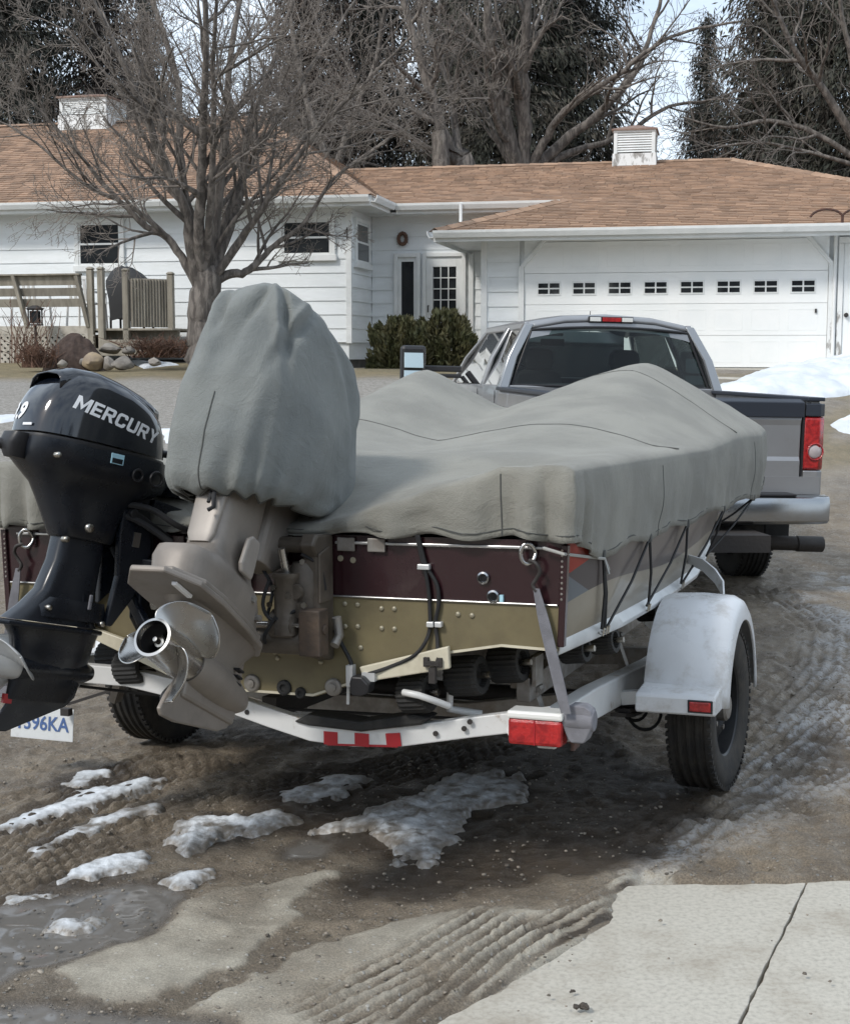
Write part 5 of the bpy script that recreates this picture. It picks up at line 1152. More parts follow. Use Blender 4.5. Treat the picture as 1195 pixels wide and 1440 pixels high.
# interior
for x_, y_ in ((-.42, 2.05), (.40, 2.05)):
    g = G(); g.loft([[(x_-w_, y_+o_-d_, z_), (x_+w_, y_+o_-d_, z_), (x_+w_, y_+o_+d_, z_), (x_-w_, y_+o_+d_, z_)] for w_, d_, z_, o_ in ((.25,.09,1.0,.1), (.25,.09,1.40,-.02), (.20,.07,1.60,-.07), (.12,.05,1.63,-.07))]); se = g.build('seat_back', M_['seat'], truck, bev=.03)
    g = G(); g.loft([[(x_-w_, y_-.08-d_, z_), (x_+w_, y_-.08-d_, z_), (x_+w_, y_-.08+d_, z_), (x_-w_, y_-.08+d_, z_)] for w_, d_, z_ in ((.11,.04,1.63), (.14,.06,1.70), (.13,.06,1.80), (.08,.04,1.83))]); g.build('headrest', M_['seat'], truck, bev=.02)
g = G(); g.box((0, 1.25, 1.35), (1.5, .12, .34)); g.build('rear_seat', M_['seat'], truck, bev=.03)
g = G(); g.box((-.06, CF-.62, 1.90), (.24, .03, .07)); g.build('rear_view_mirror', M_['black_plastic'], truck, bev=.01)
g = G(); g.box((0, CF-.25, 1.50), (1.7, .5, .10)); g.build('dashboard', M_['black_plastic'], truck, bev=.02)
g = G(); g.tube([(-.42+.19*math.cos(a), CF-.62+.05*math.sin(a), 1.50+.18*math.sin(a)) for a in [k*.3142 for k in range(21)]], .014, 6); g.build('steering_wheel', M_['black_plastic'], truck, 60)
# high brake lamp, aerial
g = G(); g.box((0.0, CB+.112, RZ+.048), (.40, .03, .052)); bl = g.build('brake_lamp', M_['black_plastic'], truck, bev=.006)
for x_, w_, m_ in ((-.14, .10, 'white_lens'), (.005, .17, 'red_lens'), (.145, .10, 'white_lens')):
    g = G(); g.box((x_, CB+.096, RZ+.048), (w_-.004, .012, .036)); g.build('lens', M_[m_], bl, bev=.003)
g = G(); g.tube([(.55, CF+.3, 1.4), (.55, CF+.25, 2.25)], .004, 5); g.build('aerial', M_['black_iron'], truck)
# towing mirrors
for sx in (-1, 1):
    c = Vector((sx*1.44, 3.05, 1.655))
    g = G(); g.box(c, (.25, .12, .37)); mi = g.build('wing_mirror', M_['black_plastic'], truck, bev=.035)
    g = G(); g.box(c + Vector((0, -.066, .06)), (.19, .01, .20), (R(-12),0,0)); g.build('mirror_glass', M_['mirror'], mi, bev=.004)
    g = G(); g.box(c + Vector((0, -.064, -.105)), (.19, .01, .10), (R(-12),0,0)); g.build('convex_mirror_glass', M_['mirror'], mi, bev=.004)
    g = G(); g.box(c + Vector((-sx*.30, .06, -.04)), (.40, .05, .06)); g.box(c + Vector((-sx*.30, .06, -.11)), (.40, .05, .04)); g.build('arm', M_['black_plastic'], mi, bev=.012)

# ---------------------------------------------------------------- boat trailer
TF = frame((-.029, 6.017, -.028), -1.8, -1.2, -21)
trailer = empty('boat_trailer', TF, 'white painted boat trailer with black rollers and rounded fenders', 'trailer')
def beam(g, pts, wd, ht):
    for a, b in zip(pts[:-1], pts[1:]): g.bar(a, b, wd, ht)
for sx in (-1, 1):
    g = G(); prof = lambda x_, y_, z_: [(x_-.032, y_, z_-.058), (x_+.032, y_, z_-.058), (x_+.032, y_, z_+.058), (x_-.032, y_, z_+.058)]
    g.loft([prof(sx*x_, y_, z_) for x_, y_, z_ in ((.935, -1.24, .468 if sx > 0 else .55), (.938, -.7, .455 if sx > 0 else .50), (.938, .3, .388), (.938, .95, .372), (.62, 2.0, .36), (.06, 3.45, .35))]); g.build('side_rail', M_['trailer_white'], trailer, bev=.006)
g = G(); cm = [(-.95, -1.27, .565), (-.62, -1.285, .565), (-.24, -1.295, .512), (-.04, -1.30, .462), (.12, -1.30, .425), (.28, -1.30, .418), (.46, -1.295, .432), (.70, -1.285, .478), (.955, -1.27, .522)]
rings = [[(x_, y_-.022, z_-.034), (x_, y_+.022, z_-.034), (x_, y_+.022, z_+.034), (x_, y_-.022, z_+.034)] for x_, y_, z_ in cm]; g.loft(rings); cb = g.build('rear_crossmember', M_['trailer_white'], trailer, bev=.004)
for x_, z_ in ((.58, .452), (.68, .476), (-.12, .475), (.70, .50)):
    g = G(); g.lathe([(.009, -.002), (.009, .004)], 'y', (x_, -1.321, z_), 10); g.build('bolt_hole', M_['black_iron'], cb)
for x_, z_, a in ((.20, .412, 0), (.315, .415, 0), (.43, .424, .12)):
    g = G(); g.box((x_, -1.3215, z_-.004), (.052, .004, .045), (0, -a, 0)); g.build('reflector_tape', M_['red_tape'], cb)
g = G(); g.box((.315, -1.3207, .392), (.26, .003, .007), (0, -.05, 0)); g.build('reflector_strip', M_['red_tape'], cb)
g = G(); pad = [(-.02, -.018), (.05, .012), (.30, .0), (.55, .04), (.62, .03), (.58, .005), (.3, -.035), (.05, -.028)]
g.prism([(x_*.78+.08, z_+.475) for x_, z_ in pad], 'y', -1.335, -1.24); g.build('black_pad', M_['rubber'], trailer, bev=.008)
# middle and front crossmembers, bunk arms
g = G(); beam(g, [(-.92, -.35, .40), (-.35, -.35, .31), (.35, -.35, .31), (.92, -.35, .40)], .05, .08); g.build('crossmember', M_['galv'], trailer, bev=.004); g = G(); beam(g, [(-.92, .9, .36), (0, .9, .32), (.92, .9, .36)], .05, .08); g.build('crossmember', M_['galv'], trailer, bev=.004)
for sx in (-1, 1):
    g = G(); g.bar((sx*.82, -1.12, .575), (sx*.82, .95, .60), .05, .085); g.build('bunk_arm', M_['galv'], trailer, bev=.005)
    g = G(); g.bar((sx*.66, -.7, .53), (sx*.66, .95, .53), .04, .08); g.build('bunk_arm', M_['galv'], trailer, bev=.005)
    for y_ in (-1.0, .2):
        g = G(); g.bar((sx*.87, y_, .40), (sx*.80, y_, .60), .03, .05, (0,1,0)); g.tube([(sx*.85, y_-.05, .565), (sx*.85, y_, .565)], .012, 6); g.build('bunk_bracket', M_['galv'], trailer)
g = G(); g.bar((-.2, -1.0, .42), (-.05, 3.4, .36), .06, .08); g.tube([(-1.0, -.02, .325), (1.1, -.02, .325)], .038, 10); g.build('axle', M_['black_iron'], trailer, 60)
for sx in (-1, 1):
    g = G()
    for k in range(4): g.loft([[(sx*(.98+.0)-.03, y_, .30+.018*k+.05*(y_/.42)**2), (sx*.98+.03, y_, .30+.018*k+.05*(y_/.42)**2), (sx*.98+.03, y_, .314+.018*k+.05*(y_/.42)**2), (sx*.98-.03, y_, .314+.018*k+.05*(y_/.42)**2)] for y_ in np.linspace(-.42+.08*k, .42-.08*k, 7)])
    g.build('leaf_spring', M_['black_iron'], trailer)
def roller(c, r, wd, name='roller', ax=0):
    g = G(); n = 48; prof = lambda k: r*(1 - .07*(k % 2)); g.M = Matrix.Translation(c) @ Matrix.Rotation(ax, 4, 'Z') @ Matrix.Rotation(-.12, 4, 'Y')
    rings = []
    for x_, s_ in ((-wd/2, .62), (-wd/2, .93), (-wd/2+.012, 1.0), (wd/2-.012, 1.0), (wd/2, .93), (wd/2, .62), (wd/2-.02, .55), (wd/2-.02, .2)):
        rings.append([(x_, prof(k)*s_*math.cos(2*math.pi*k/n), prof(k)*s_*math.sin(2*math.pi*k/n)) for k in range(n)])
    g.loft(rings); ro = g.build(name, M_['rubber'], trailer)
    g = G(); g.M = Matrix.Translation(c) @ Matrix.Rotation(ax, 4, 'Z') @ Matrix.Rotation(-.12, 4, 'Y'); g.tube([(-wd/2-.02,0,0), (wd/2+.03,0,0)], .011, 8); g.build('pin', M_['steel_dull'], ro)
for c, r, wd in (((.52, -1.33, .585), .066, .10), ((.665, -1.25, .638), .068, .115), ((.775, -1.14, .668), .068, .11), ((.945, -.92, .688), .05, .09), ((1.00, -.72, .69), .05, .09), ((-.78, -1.12, .60), .066, .11), ((-.60, -1.28, .60), .066, .11), ((.94, .3, .66), .05, .09), ((-.94, -.3, .66), .05, .09)): roller(c, r, wd, ax=-.12)
g = G(); g.tube([(.50, -1.40, .60), (.56, -1.42, .598), (.60, -1.38, .575), (.63, -1.33, .55)], .012, 8); g.tube([(.62, -1.28, .63), (.60, -1.24, .52), (.70, -1.2, .50)], .014, 8); g.build('roller_yoke', M_['trailer_white'], trailer, 60)
g = G(); g.tube([(-.70, -1.12, .60), (-.62, -1.10, .56), (-.52, -1.1, .50)], .018, 8); g.build('roller_yoke', M_['galv'], trailer, 60); g = G(); g.tube([(.72, -1.14, .665), (.86, -1.08, .66)], .013, 8); g.box((.86, -1.08, .64), (.012, .09, .10)); g.build('roller_yoke', M_['galv'], trailer, 60)
# fenders
def fender(sx):
    fr = None; g = G(); x0, x1, rf, zc_ = 1.075, 1.385, .435, .335; rings = []
    for k in range(23):
        a = math.pi*(.945 - .935*k/22); cy, cz = -math.cos(math.pi - a), math.sin(a)
        y_, z_ = math.cos(a)*rf, zc_ + math.sin(a)*(rf-.005); nrm = Vector((0, math.cos(a), math.sin(a)))
        cs = [(x0, -.02), (x0+.004, -.002), (x0+.04, .008), ((x0+x1)/2, .012), (x1-.05, .006), (x1-.018, -.012), (x1-.004, -.04), (x1, -.085), (x1-.006, -.088)]
        rings.append([(sx*x_, y_+nrm.y*o_, z_+nrm.z*o_) for x_, o_ in cs])
    g.loft(rings, False, False, False); f = g.build('fender', M_['fender_white'], trailer, 60, solid=.006)
    g = G(); yb = -.425; st = [(yb-.125, .402), (yb-.13, .41), (yb-.13, .462), (yb-.12, .474), (yb+.03, .49), (yb+.03, .40)]
    g.loft([[(x_, y_, z_) for y_, z_ in st] for x_ in (sx*x0, sx*(x1-.015))]); g.build('fender_step', M_['fender_white'], f, bev=.008)
    g = G(); g.box((sx*1.315, yb-.134, .438), (.078, .012, .036)); g.build('reflector', M_['red_lens'], f, bev=.004)
    g = G(); g.box((sx*1.315, yb-.131, .438), (.09, .010, .047)); g.build('reflector_frame', M_['rim'], f, bev=.003)
    g = G(); g.bar((sx*.97, -.3, .40), (sx*1.12, -.3, .42), .05, .05); g.build('fender_bracket', M_['trailer_white'], trailer); g = G(); g.bar((sx*.97, .3, .40), (sx*1.12, .3, .42), .05, .05); g.build('fender_bracket', M_['trailer_white'], trailer)
for sx in (-1, 1):
    fender(sx); tw = wheel(trailer, (0, 0, 0), .327, .182, .192, tm='tyre', side=sx, tread=4); tw.location = (sx*1.255, 0, .327); tw.rotation_euler = (0, 0, R(-5))
# guide hoop before the fender
g = G(); g.loft([[(x_, y_, z_-w_), (x_+.006, y_+.006, z_-w_), (x_+.006, y_+.006, z_+w_), (x_, y_, z_+w_)] for x_, y_, z_, w_ in ((1.27,.22,.70,.03), (1.25,.32,.76,.032), (1.20,.42,.80,.03), (1.13,.52,.835,.026), (1.05,.60,.85,.02))]); g.build('fender_brace', M_['trailer_white'], trailer, 60)
# tail lights, brake hoses
def tail_light(x, y, z, sx):
    g = G(); g.box((x, y+.012, z-.018), (.178, .085, .086)); tl = g.build('tail_light', M_['red_lens'], trailer, bev=.012)
    g = G(); g.box((x, y+.012, z+.036), (.184, .09, .026)); g.build('lens_cap', M_['white_lens'], tl, bev=.008)
    g = G(); g.box((x, y+.065, z-.008), (.19, .03, .10)); g.build('lamp_housing', M_['white_plastic'], tl, bev=.006)
    g = G(); g.lathe([(.0, 0), (.028, 0), (.028, .03), (0, .03)], 'y', (x-sx*.085, y+.035, z-.03), 14); g.build('side_boss', M_['white_plastic'], tl)
    g = G(); g.box((x, y-.0318, z-.018), (.003, .003, .08)); g.build('lens_rib', M_['red_tape'], tl)
tail_light(.948, -1.385, .520, 1); tail_light(-.948, -1.37, .58, -1)
g = G(); g.box((1.055, -1.32, .49), (.012, .07, .10)); g.box((1.03, -1.27, .49), (.06, .02, .09)); g.build('light_bracket', M_['rust_iron'], trailer)
for r_, c in ((.075, (1.02, -.14, .235)), (.06, (.96, -.05, .25))):
    g = G(); g.tube([(c[0]+r_*.9*math.sin(a), c[1], c[2]+r_*(1.1-math.cos(a))*1.0) for a in [k*.33-2.6 for k in range(17)]], .007, 6); g.build('brake_hose', M_['black_cord'], trailer, 60)
g = G(); g.tube([(-1.0, -1.2, .5), (-.2, -1.0, .42), (.5, -.9, .41), (.9, -1.0, .46)], .006, 5); g.build('wiring', M_['black_cord'], trailer)
# tongue, coupler, winch post
g = G(); g.bar((0, 3.2, .36), (0, 3.85, .37), .08, .10); g.box((0, 3.85, .40), (.11, .18, .07)); g.bar((0, 3.3, .38), (0, 3.2, 1.0), .06, .06, (0,1,0)); g.build('tongue', M_['trailer_white'], trailer, bev=.006)
g = G(); g.tube([(.12, 3.3, .6), (.12, 3.3, .05)], .028, 8); g.lathe([(.05,-.02),(.11,-.01),(.11,.01),(.05,.02)], 'x', (.12, 3.3, .03), 16); g.build('jack', M_['galv'], trailer, 60)
# number plate hanging on the rear of the port fender
pc = TF.inverted() @ at(60, 1017, 5.9); pr = Matrix.Translation(pc) @ Euler((0, R(4), R(14))).to_matrix().to_4x4()
g = G(); g.M = pr; g.box((0,0,0), (.275, .004, .140)); pl = g.build('licence_plate', M_['plate'], trailer, bev=.002)
def text_obj(s_, size, M, m, parent, name='lettering', shear=0, offset=0, extr=.001, space=1, sx=1):
    cu = bpy.data.curves.new(name, 'FONT'); cu.body = s_; cu.size = size; cu.align_x = 'CENTER'; cu.align_y = 'CENTER'; cu.shear = shear; cu.offset = offset; cu.extrude = extr; cu.space_character = space; cu.resolution_u = 4
    o = bpy.data.objects.new(name, cu); COL.objects.link(o); dg = bpy.context.evaluated_depsgraph_get(); me = bpy.data.meshes.new_from_object(o.evaluated_get(dg)); bpy.data.objects.remove(o); bpy.data.curves.remove(cu)
    me.name = name; me.materials.clear(); me.materials.append(m); o = bpy.data.objects.new(name, me); COL.objects.link(o); me.transform(M @ Matrix.Diagonal((sx, 1, 1, 1))); o.parent = parent; return o
face = Euler((R(90), 0, 0)).to_matrix().to_4x4()
text_obj('1396KA', .086, pr @ Matrix.Translation((.0, -.0035, -.002)) @ face, M_['plate_blue'], pl, offset=.0012, sx=.82)
g = G(); g.M = pr
for x_ in (-.11, .11): g.lathe([(.007, -.006), (.007, 0)], 'y', (x_, 0, .062), 8)
g.build('plate_bolt', M_['steel_dull'], pl)
g = G(); p_up = pc + Vector((.10, .05, .08)); g.bar(p_up, Vector((-1.0, -.60, .40)), .03, .012); g.box(pc + Vector((.13, -.01, .06)), (.04, .03, .03)); g.build('plate_bracket', M_['black_iron'], trailer)

# ---------------------------------------------------------------- boat
boat = empty('boat', TF, 'aluminium fishing boat with maroon and olive tan transom on the trailer', 'boat')
def hull_side_mat():
    m = mat('striped hull side', (.31, .28, .228), .32, col2=(.26,.235,.19), ns=2, dirt=(.16,.14,.11), ds=4, dlo=.55, dhi=.8, dirt_amt=.5, coat=.2); t = m.node_tree; N = t.nodes; lk = t.links.new; b = N['Principled BSDF']
    src = b.inputs['Base Color'].links[0].from_socket; c = N.new('ShaderNodeTexCoord'); s_ = N.new('ShaderNodeSeparateXYZ'); lk(c.outputs['Object'], s_.inputs[0])
    def mth(op, a, q):
        x = N.new('ShaderNodeMath'); x.operation = op
        for k, v in ((0, a), (1, q)):
            if isinstance(v, (int, float)): x.inputs[k].default_value = v
            else: lk(v, x.inputs[k])
        return x.outputs[0]
    def mix(f, a, col):
        x = N.new('ShaderNodeMixRGB'); lk(f, x.inputs[0]); lk(a, x.inputs[1]); x.inputs[2].default_value = (*col, 1); return x.outputs['Color']
    y, z = s_.outputs['Y'], s_.outputs['Z']
    wave = mth('MULTIPLY', mth('SINE', mth('MULTIPLY', mth('ADD', y, 1.4), 3.1), 0), .018)
    ln1 = mth('ADD', mth('ADD', mth('MULTIPLY', y, -.005), .905), wave)
    col = mix(mth('GREATER_THAN', z, ln1), src, (.095, .083, .082))                                        # charcoal band
    col = mix(mth('MULTIPLY', mth('GREATER_THAN', z, mth('ADD', ln1, .0)), mth('GREATER_THAN', mth('ADD', mth('MULTIPLY', y, -.30), .585), mth('SUBTRACT', z, .0))), col, (.15, .165, .18)) # bluish reflection by the transom, painted into the side colour
    col = mix(mth('GREATER_THAN', mth('SUBTRACT', z, mth('MULTIPLY', y, .10)), 1.145), col, (.30, .045, .03))           # red flash
    lk(col, b.inputs['Base Color']); return m
M_['hull_side'] = hull_side_mat()
SEC = [(-1.40, .565, 1.022, .765, 1.055, 1.325), (-.7, .55, 1.035, .75, 1.075, 1.325), (0.0, .54, 1.04, .745, 1.09, 1.325), (.8, .54, 1.03, .755, 1.105, 1.325), (1.5, .55, .97, .80, 1.105, 1.33), (2.2, .59, .84, .88, 1.125, 1.335), (2.8, .70, .60, 1.0, 1.07, 1.345), (3.2, .86, .36, 1.09, .84, 1.355), (3.5, 1.08, .12, 1.2, .36, 1.36), (3.62, 1.30, .015, 1.31, .05, 1.365)]
g = G(); rings = []
for y, zk, xc, zc_, xg, zg in SEC: rings.append([(-xc, y, zc_), (-xc*.82, y, zc_+.006), (-xc*.64, y, zk+(zc_-zk)*.86), (-xc*.18, y, zk+.004), (xc*.18, y, zk+.004), (xc*.64, y, zk+(zc_-zk)*.86), (xc*.82, y, zc_+.006), (xc, y, zc_)])
g.loft(rings, False, False, False); g.build('hull_bottom', M_['hull_bottom'], boat, 30, solid=.006)
for sx in (-1, 1):
    g = G(); g.loft([[(sx*(xc+(xg-xc)*t+.012*math.sin(math.pi*t)), y, zc_+(zg-zc_)*t) for t in (0, .2, .4, .6, .8, 1)] for y, zk, xc, zc_, xg, zg in SEC], False, False, False); g.build('hull_side', M_['hull_side'], boat, 60, solid=.005)
    g = G(); g.loft([[(sx*(xc-.004), y, zc_-.016), (sx*(xc+.026*min(1,(y+1.41)*2.2+.15)), y, zc_-.012), (sx*(xc+.030*min(1,(y+1.41)*2.2+.15)), y, zc_+.004), (sx*(xc+.006), y, zc_+.036)] for y, zk, xc, zc_, xg, zg in SEC[:-1]]); g.build('chine_rail', M_['alu_white'], boat, 40, bev=.003)
    g = G(); g.tube([(sx*(xg-.02), y, zg-.035) for y, zk, xc, zc_, xg, zg in SEC], .022, 8); g.build('gunwale', M_['alu'], boat, 60)
# transom: olive lower skin, maroon upper skin, aluminium fold and trims
TB = -1.40
low = [(-1.036, .908), (-1.022, .765), (-.84, .771), (-.64, .735), (-.18, .569), (.18, .569), (.64, .735), (.84, .771), (1.022, .765), (1.036, .908)]
g = G(); g.prism(low, 'y', TB-.012, TB); g.build('transom_lower', M_['tan'], boat, bev=.003)
up = [(-1.036, .911), (1.036, .911), (1.050, 1.24), (1.0, 1.24), (.97, 1.112), (-.97, 1.112), (-1.0, 1.24), (-1.050, 1.24)]
g = G(); g.prism(up, 'y', TB-.010, TB); g.build('transom_upper', M_['maroon'], boat)
g = G(); g.box((0, TB-.014, .910), (2.05, .012, .006)); g.box((.63, TB-.016, 1.088), (.72, .012, .009)); g.box((-.63, TB-.016, 1.088), (.72, .012, .009)); g.build('transom_trim', M_['alu'], boat, bev=.002)
g = G(); g.prism([(x_, z_) for x_, z_ in low[1:9]] + [(x_, z_+.008) for x_, z_ in reversed(low[1:9])], 'y', TB-.017, TB-.0125); g.build('transom_lip', M_['cream'], boat)
for sx in (-1, 1):
    g = G(); g.bar((sx*1.034, TB-.006, .78), (sx*1.048, TB-.006, 1.10), .022, .03, (0,1,0)); g.build('corner_angle', M_['maroon'], boat, bev=.003)
    g = G()
    for k in range(10): 
        z_ = .93+k*.017; g.lathe([(.0045, -.003), (.003, -.005), (0, -.005)], 'y', (sx*(1.038+.018*(z_-.9)), TB-.019, z_), 6)
    rv = g.build('rivets', M_['galv'], boat); rv['kind'] = 'stuff'
g = G()
for x_, z_ in ((.30,.885),(.345,.884),(.43,.875),(.475,.876),(.695,.868),(.742,.866),(.30,.81),(.345,.812),(.43,.81),(.475,.81),(.355,.742),(.04,.71),(.05,.69),(.20,.71),(.21,.685),(-.35,.8),(-.42,.8),(-.5,.86)): g.lathe([(.009,-.002),(.008,-.006),(.004,-.008),(0,-.008)], 'y', (x_, TB-.011, z_), 8)
for x_, z_ in ((.285,1.035),(.33,1.03)): g.lathe([(.011,-.002),(.009,-.006),(0,-.006)], 'y', (x_, TB-.009, z_), 8)
rv = g.build('bolt_heads', M_['bolt'], boat, 50); rv['kind'] = 'stuff'
for x_, z_, r_ in ((.782, .988, .020), (.815, .930, .021)):
    g = G(); g.lathe([(r_, 0), (r_, -.012), (r_*.72, -.014), (r_*.66, -.006), (0, -.004)], 'y', (x_, TB-.010, z_), 20); th = g.build('through_hull', M_['chrome'], boat, 50)
    g = G(); g.lathe([(r_*.60, -.0075), (0, -.0075)], 'y', (x_, TB-.010, z_), 16); g.build('opening', M_['black_plastic'], th)
g = G(); g.box((.842, TB-.014, .925), (.012, .012, .022)); g.build('hose_clip', M_['blue_print'], boat)
for x_, z_, r_, m_ in ((-.047, .600, .030, 'galv'), (.256, .605, .030, 'galv'), (.074, .592, .026, 'rubber'), (.135, .578, .019, 'rubber')):
    g = G(); g.lathe([(r_, 0), (r_, -.010), (r_*.85, -.014), (r_*.5, -.014), (r_*.45, -.008 if m_ == 'rubber' else -.02), (0, -.006 if m_ == 'rubber' else -.022)], 'y', (x_, TB-.011, z_), 20); g.build('drain_fitting', M_[m_], boat, 50)
def eye(sx):
    x_ = sx*.935; g = G(); g.tube([(x_+.020*math.cos(a), TB-.02-.028*max(0, math.sin(a/2)), 1.072+.032*math.sin(a)) for a in [k*.3142 for k in range(21)]], .007, 8); g.build('tie_eye', M_['steel'], boat, 60)
eye(1); eye(-1)
for x_ in (.31, .418):
    g = G(); g.box((x_, TB-.02, 1.083), (.062, .012, .045)); g.build('splash_tab', M_['galv'], boat, bev=.003)
# trim tab, transducer and their cables
for sx, x0, x1 in ((1, .362, .672), (-1, -.672, -.362)):
    za, zb_ = (.683, .768); a, b = (x0, za), (x1, zb_)
    if sx < 0: a, b = (x0, zb_), (x1, za)
    g = G(); g.loft([[(a[0], TB-.03, a[1]), (a[0], TB-.19, a[1]-.02), (a[0], TB-.19, a[1]-.026), (a[0], TB-.03, a[1]-.008)], [(b[0], TB-.03, b[1]), (b[0], TB-.19, b[1]-.02), (b[0], TB-.19, b[1]-.026), (b[0], TB-.03, b[1]-.008)]]) if 0 else g.prism([a, b, (b[0]+.004, b[1]-.072), (a[0]+.02, a[1]-.048)], 'y', TB-.045, TB-.025); tt = g.build('trim_tab', M_['cream'], boat, bev=.004)
    if sx > 0:
        g = G()
        for xx in (.60, .645): g.box((xx, TB-.052, .715), (.016, .014, .03))
        g.box((.622, TB-.055, .712), (.05, .012, .014)); g.box((.625, TB-.06, .675), (.022, .02, .05)); g.build('tab_hinge', M_['black_iron'], tt)
g = G(); g.box((.335, TB-.05, .655), (.022, .03, .07)); g.box((.40, TB-.045, .655), (.045, .03, .028)); g.tube([(.328, TB-.05, .66), (.325, TB-.055, .56)], .0055, 6); sp = g.build('speed_sensor', M_['alu_white'], boat)
g = G(); g.loft([[(x_-w_, TB-.09, z_), (x_+w_, TB-.09, z_), (x_+w_, TB-.03, z_), (x_-w_, TB-.03, z_)] for x_, w_, z_ in ((.37,.018,.66),(.38,.035,.635),(.378,.03,.605),(.37,.012,.595))]); g.build('transducer', M_['black_plastic'], boat, bev=.006)
def cable(name, pts, r=.0065, m='black_cord', parent=None): g = G(); g.tube(smooth_poly([Vector(p) for p in pts], 5), r, 6); return g.build(name, M_[m], parent or boat, 60)
y_ = TB-.024
cable('cable', [(.56, y_, 1.12), (.575, y_, 1.05), (.586, y_, 1.015), (.598, y_, .95), (.603, y_, .88), (.598, y_, .80), (.56, y_-.02, .735), (.47, y_-.02, .69), (.40, y_-.03, .665)])
cable('cable', [(.565, y_, 1.12), (.585, y_, 1.04), (.598, y_, 1.01), (.628, y_, .96), (.633, y_, .90), (.622, y_, .84), (.628, y_, .78), (.636, y_-.02, .715)])
for x_, z_ in ((.585, 1.018), (.606, .833), (.634, .834)):
    g = G(); g.box((x_, TB-.026, z_), (.042 if z_ > 1 else .024, .02, .018)); g.build('cable_clip', M_['alu_white'], boat, bev=.003)
cable('cable', [(.27, TB-.03, .80), (.29, TB-.03, .76), (.33, TB-.04, .70), (.34, TB-.05, .66)], .007)
cable('cable', [(.235, TB-.03, 1.10), (.24, TB-.06, 1.0), (.245, TB-.05, .9), (.22, TB-.06, .80)], .006)

# ---------------------------------------------------------------- boat cover
cover = empty('boat_cover', TF, 'grey green canvas cover tented over the boat and tied down with cords', 'boat cover')
secy = np.array([s_[0] for s_ in SEC]); secx = np.array([s_[4] for s_ in SEC]); secz = np.array([s_[5] for s_ in SEC])
YS, YB = -1.425, 3.60
def hwid(y): return np.interp(y, secy, secx) + .022
def cone(x, y, cx, cy, rl, rr_, rb, rf, h, p=1.15, tip=.10):
    dx = (x-cx)/np.where(x < cx, rl, rr_); dy = (y-cy)/np.where(y < cy, rb, rf); d_ = np.sqrt(dx*dx+dy*dy+tip*tip)-tip*.6
    return h*np.clip(1-d_, 0, 1)**p
def top_z(x, y):
    x = np.asarray(x, float); y = np.asarray(y, float); W_ = hwid(y); e = np.clip(1-np.abs(x)/W_, 0, 1)
    zg = np.interp(y, secy, secz)+.012
    a = cone(x, y, -.42, 1.22, .66, .78, 2.2, 1.3, .365, 1.5, .06); b = cone(x, y, .56, 1.95, 1.02, .62, 2.4, 2.1, .400, 1.15, .09); c = cone(x, y, 0, 2.9, .9, .9, 1.4, .9, .14)
    k = .05; m = np.maximum(a, b); d_ = np.abs(a-b); m = m + np.maximum(k-d_, 0)**2/(4*k)*.6; m = np.maximum(m, c)
    m = m + .035*np.sqrt(e)*sstep(-1.42, -.6, y) - .035*np.exp(-(((x-.0)/.5)**2+((y-.2)/.8)**2))
    sag = .017*fbm(x*1.0+.3*y, y*.5, .34, 4, 12)*sstep(0, .2, e)
    z = zg + m + sag
    ax = np.abs(x); st = np.where(ax > .83, 1.337, np.where(ax > .24, 1.150 + (ax-.24)/.59*.187, 1.150)); st = st + .010*vnoise(x, y, .09, 5)*(ax < .83)
    t = sstep(-1.43, -.42, y + .18*(ax > .5)*(ax-.5)*0)
    z = z - .060*np.exp(-((y+1.10)/.22)**2)*(1-sstep(.78, 1.0, ax))
    dip = (1-sstep(-1.43, -1.02, y))*.9 + (1-t)*.1
    edge = sstep(.80, .93, ax)
    return np.where(ax < .95, (st*(1-edge)+ (zg)*edge)*dip + z*(1-dip), z)
nu, nv = 111, 170
us = np.sin(np.linspace(-1, 1, nu)*math.pi/2*.92)/math.sin(math.pi/2*.92); vy = YS + (YB-YS)*np.linspace(0, 1, nv)**1.08
U, V2 = np.meshgrid(us, vy, indexing='ij'); XX = U*hwid(V2); ZZ = top_z(XX, V2)
# soft roll at the gunwale
ee = 1-np.abs(U); ZZ = ZZ - .020*np.exp(-ee/.015)
co = list(np.stack([XX, V2, ZZ], -1).reshape(-1, 3)); ii = np.arange(nu*nv).reshape(nu, nv); Q_ = np.stack([ii[:-1,:-1], ii[1:,:-1], ii[1:,1:], ii[:-1,1:]], -1).reshape(-1, 4).tolist()
# perimeter: starboard from bow to stern, along the stern, port from stern to bow
per = [ii[nu-1, j] for j in range(nv-1, -1, -1)] + [ii[i, 0] for i in range(nu-2, -1, -1)] + [ii[0, j] for j in range(1, nv)]
TIES = [-1.02, -.37, .34, 1.22, 2.1]
def hem_z(x, y):
    if y < YS+.002 and abs(x) < 1.0: return 1.118 + .010*math.sin(x*23) - .012*max(0, abs(x)-.7) if abs(x) > .22 else 1.11
    d_ = min(abs(y-t) for t in TIES); sc = min(1, d_/.33)
    z = 1.018 + .030*sc + (.06*sstep(-1.1, -1.42, y))
    return float(z + .10*sstep(2.3, 3.4, y))
rows = 12; prev = per; arc = 0; base = [np.array(co[k]) for k in per]
nrm = []
for k, p in enumerate(base):
    a = base[max(k-1, 0)]; b = base[min(k+1, len(base)-1)]; t = b-a; n_ = np.array([-t[1], t[0], 0]); n_ = -n_/max(np.linalg.norm(n_), 1e-6); c0 = np.array([0, 1.0, 0])
    if n_@(p-c0) < 0: n_ = -n_
    nrm.append(n_)
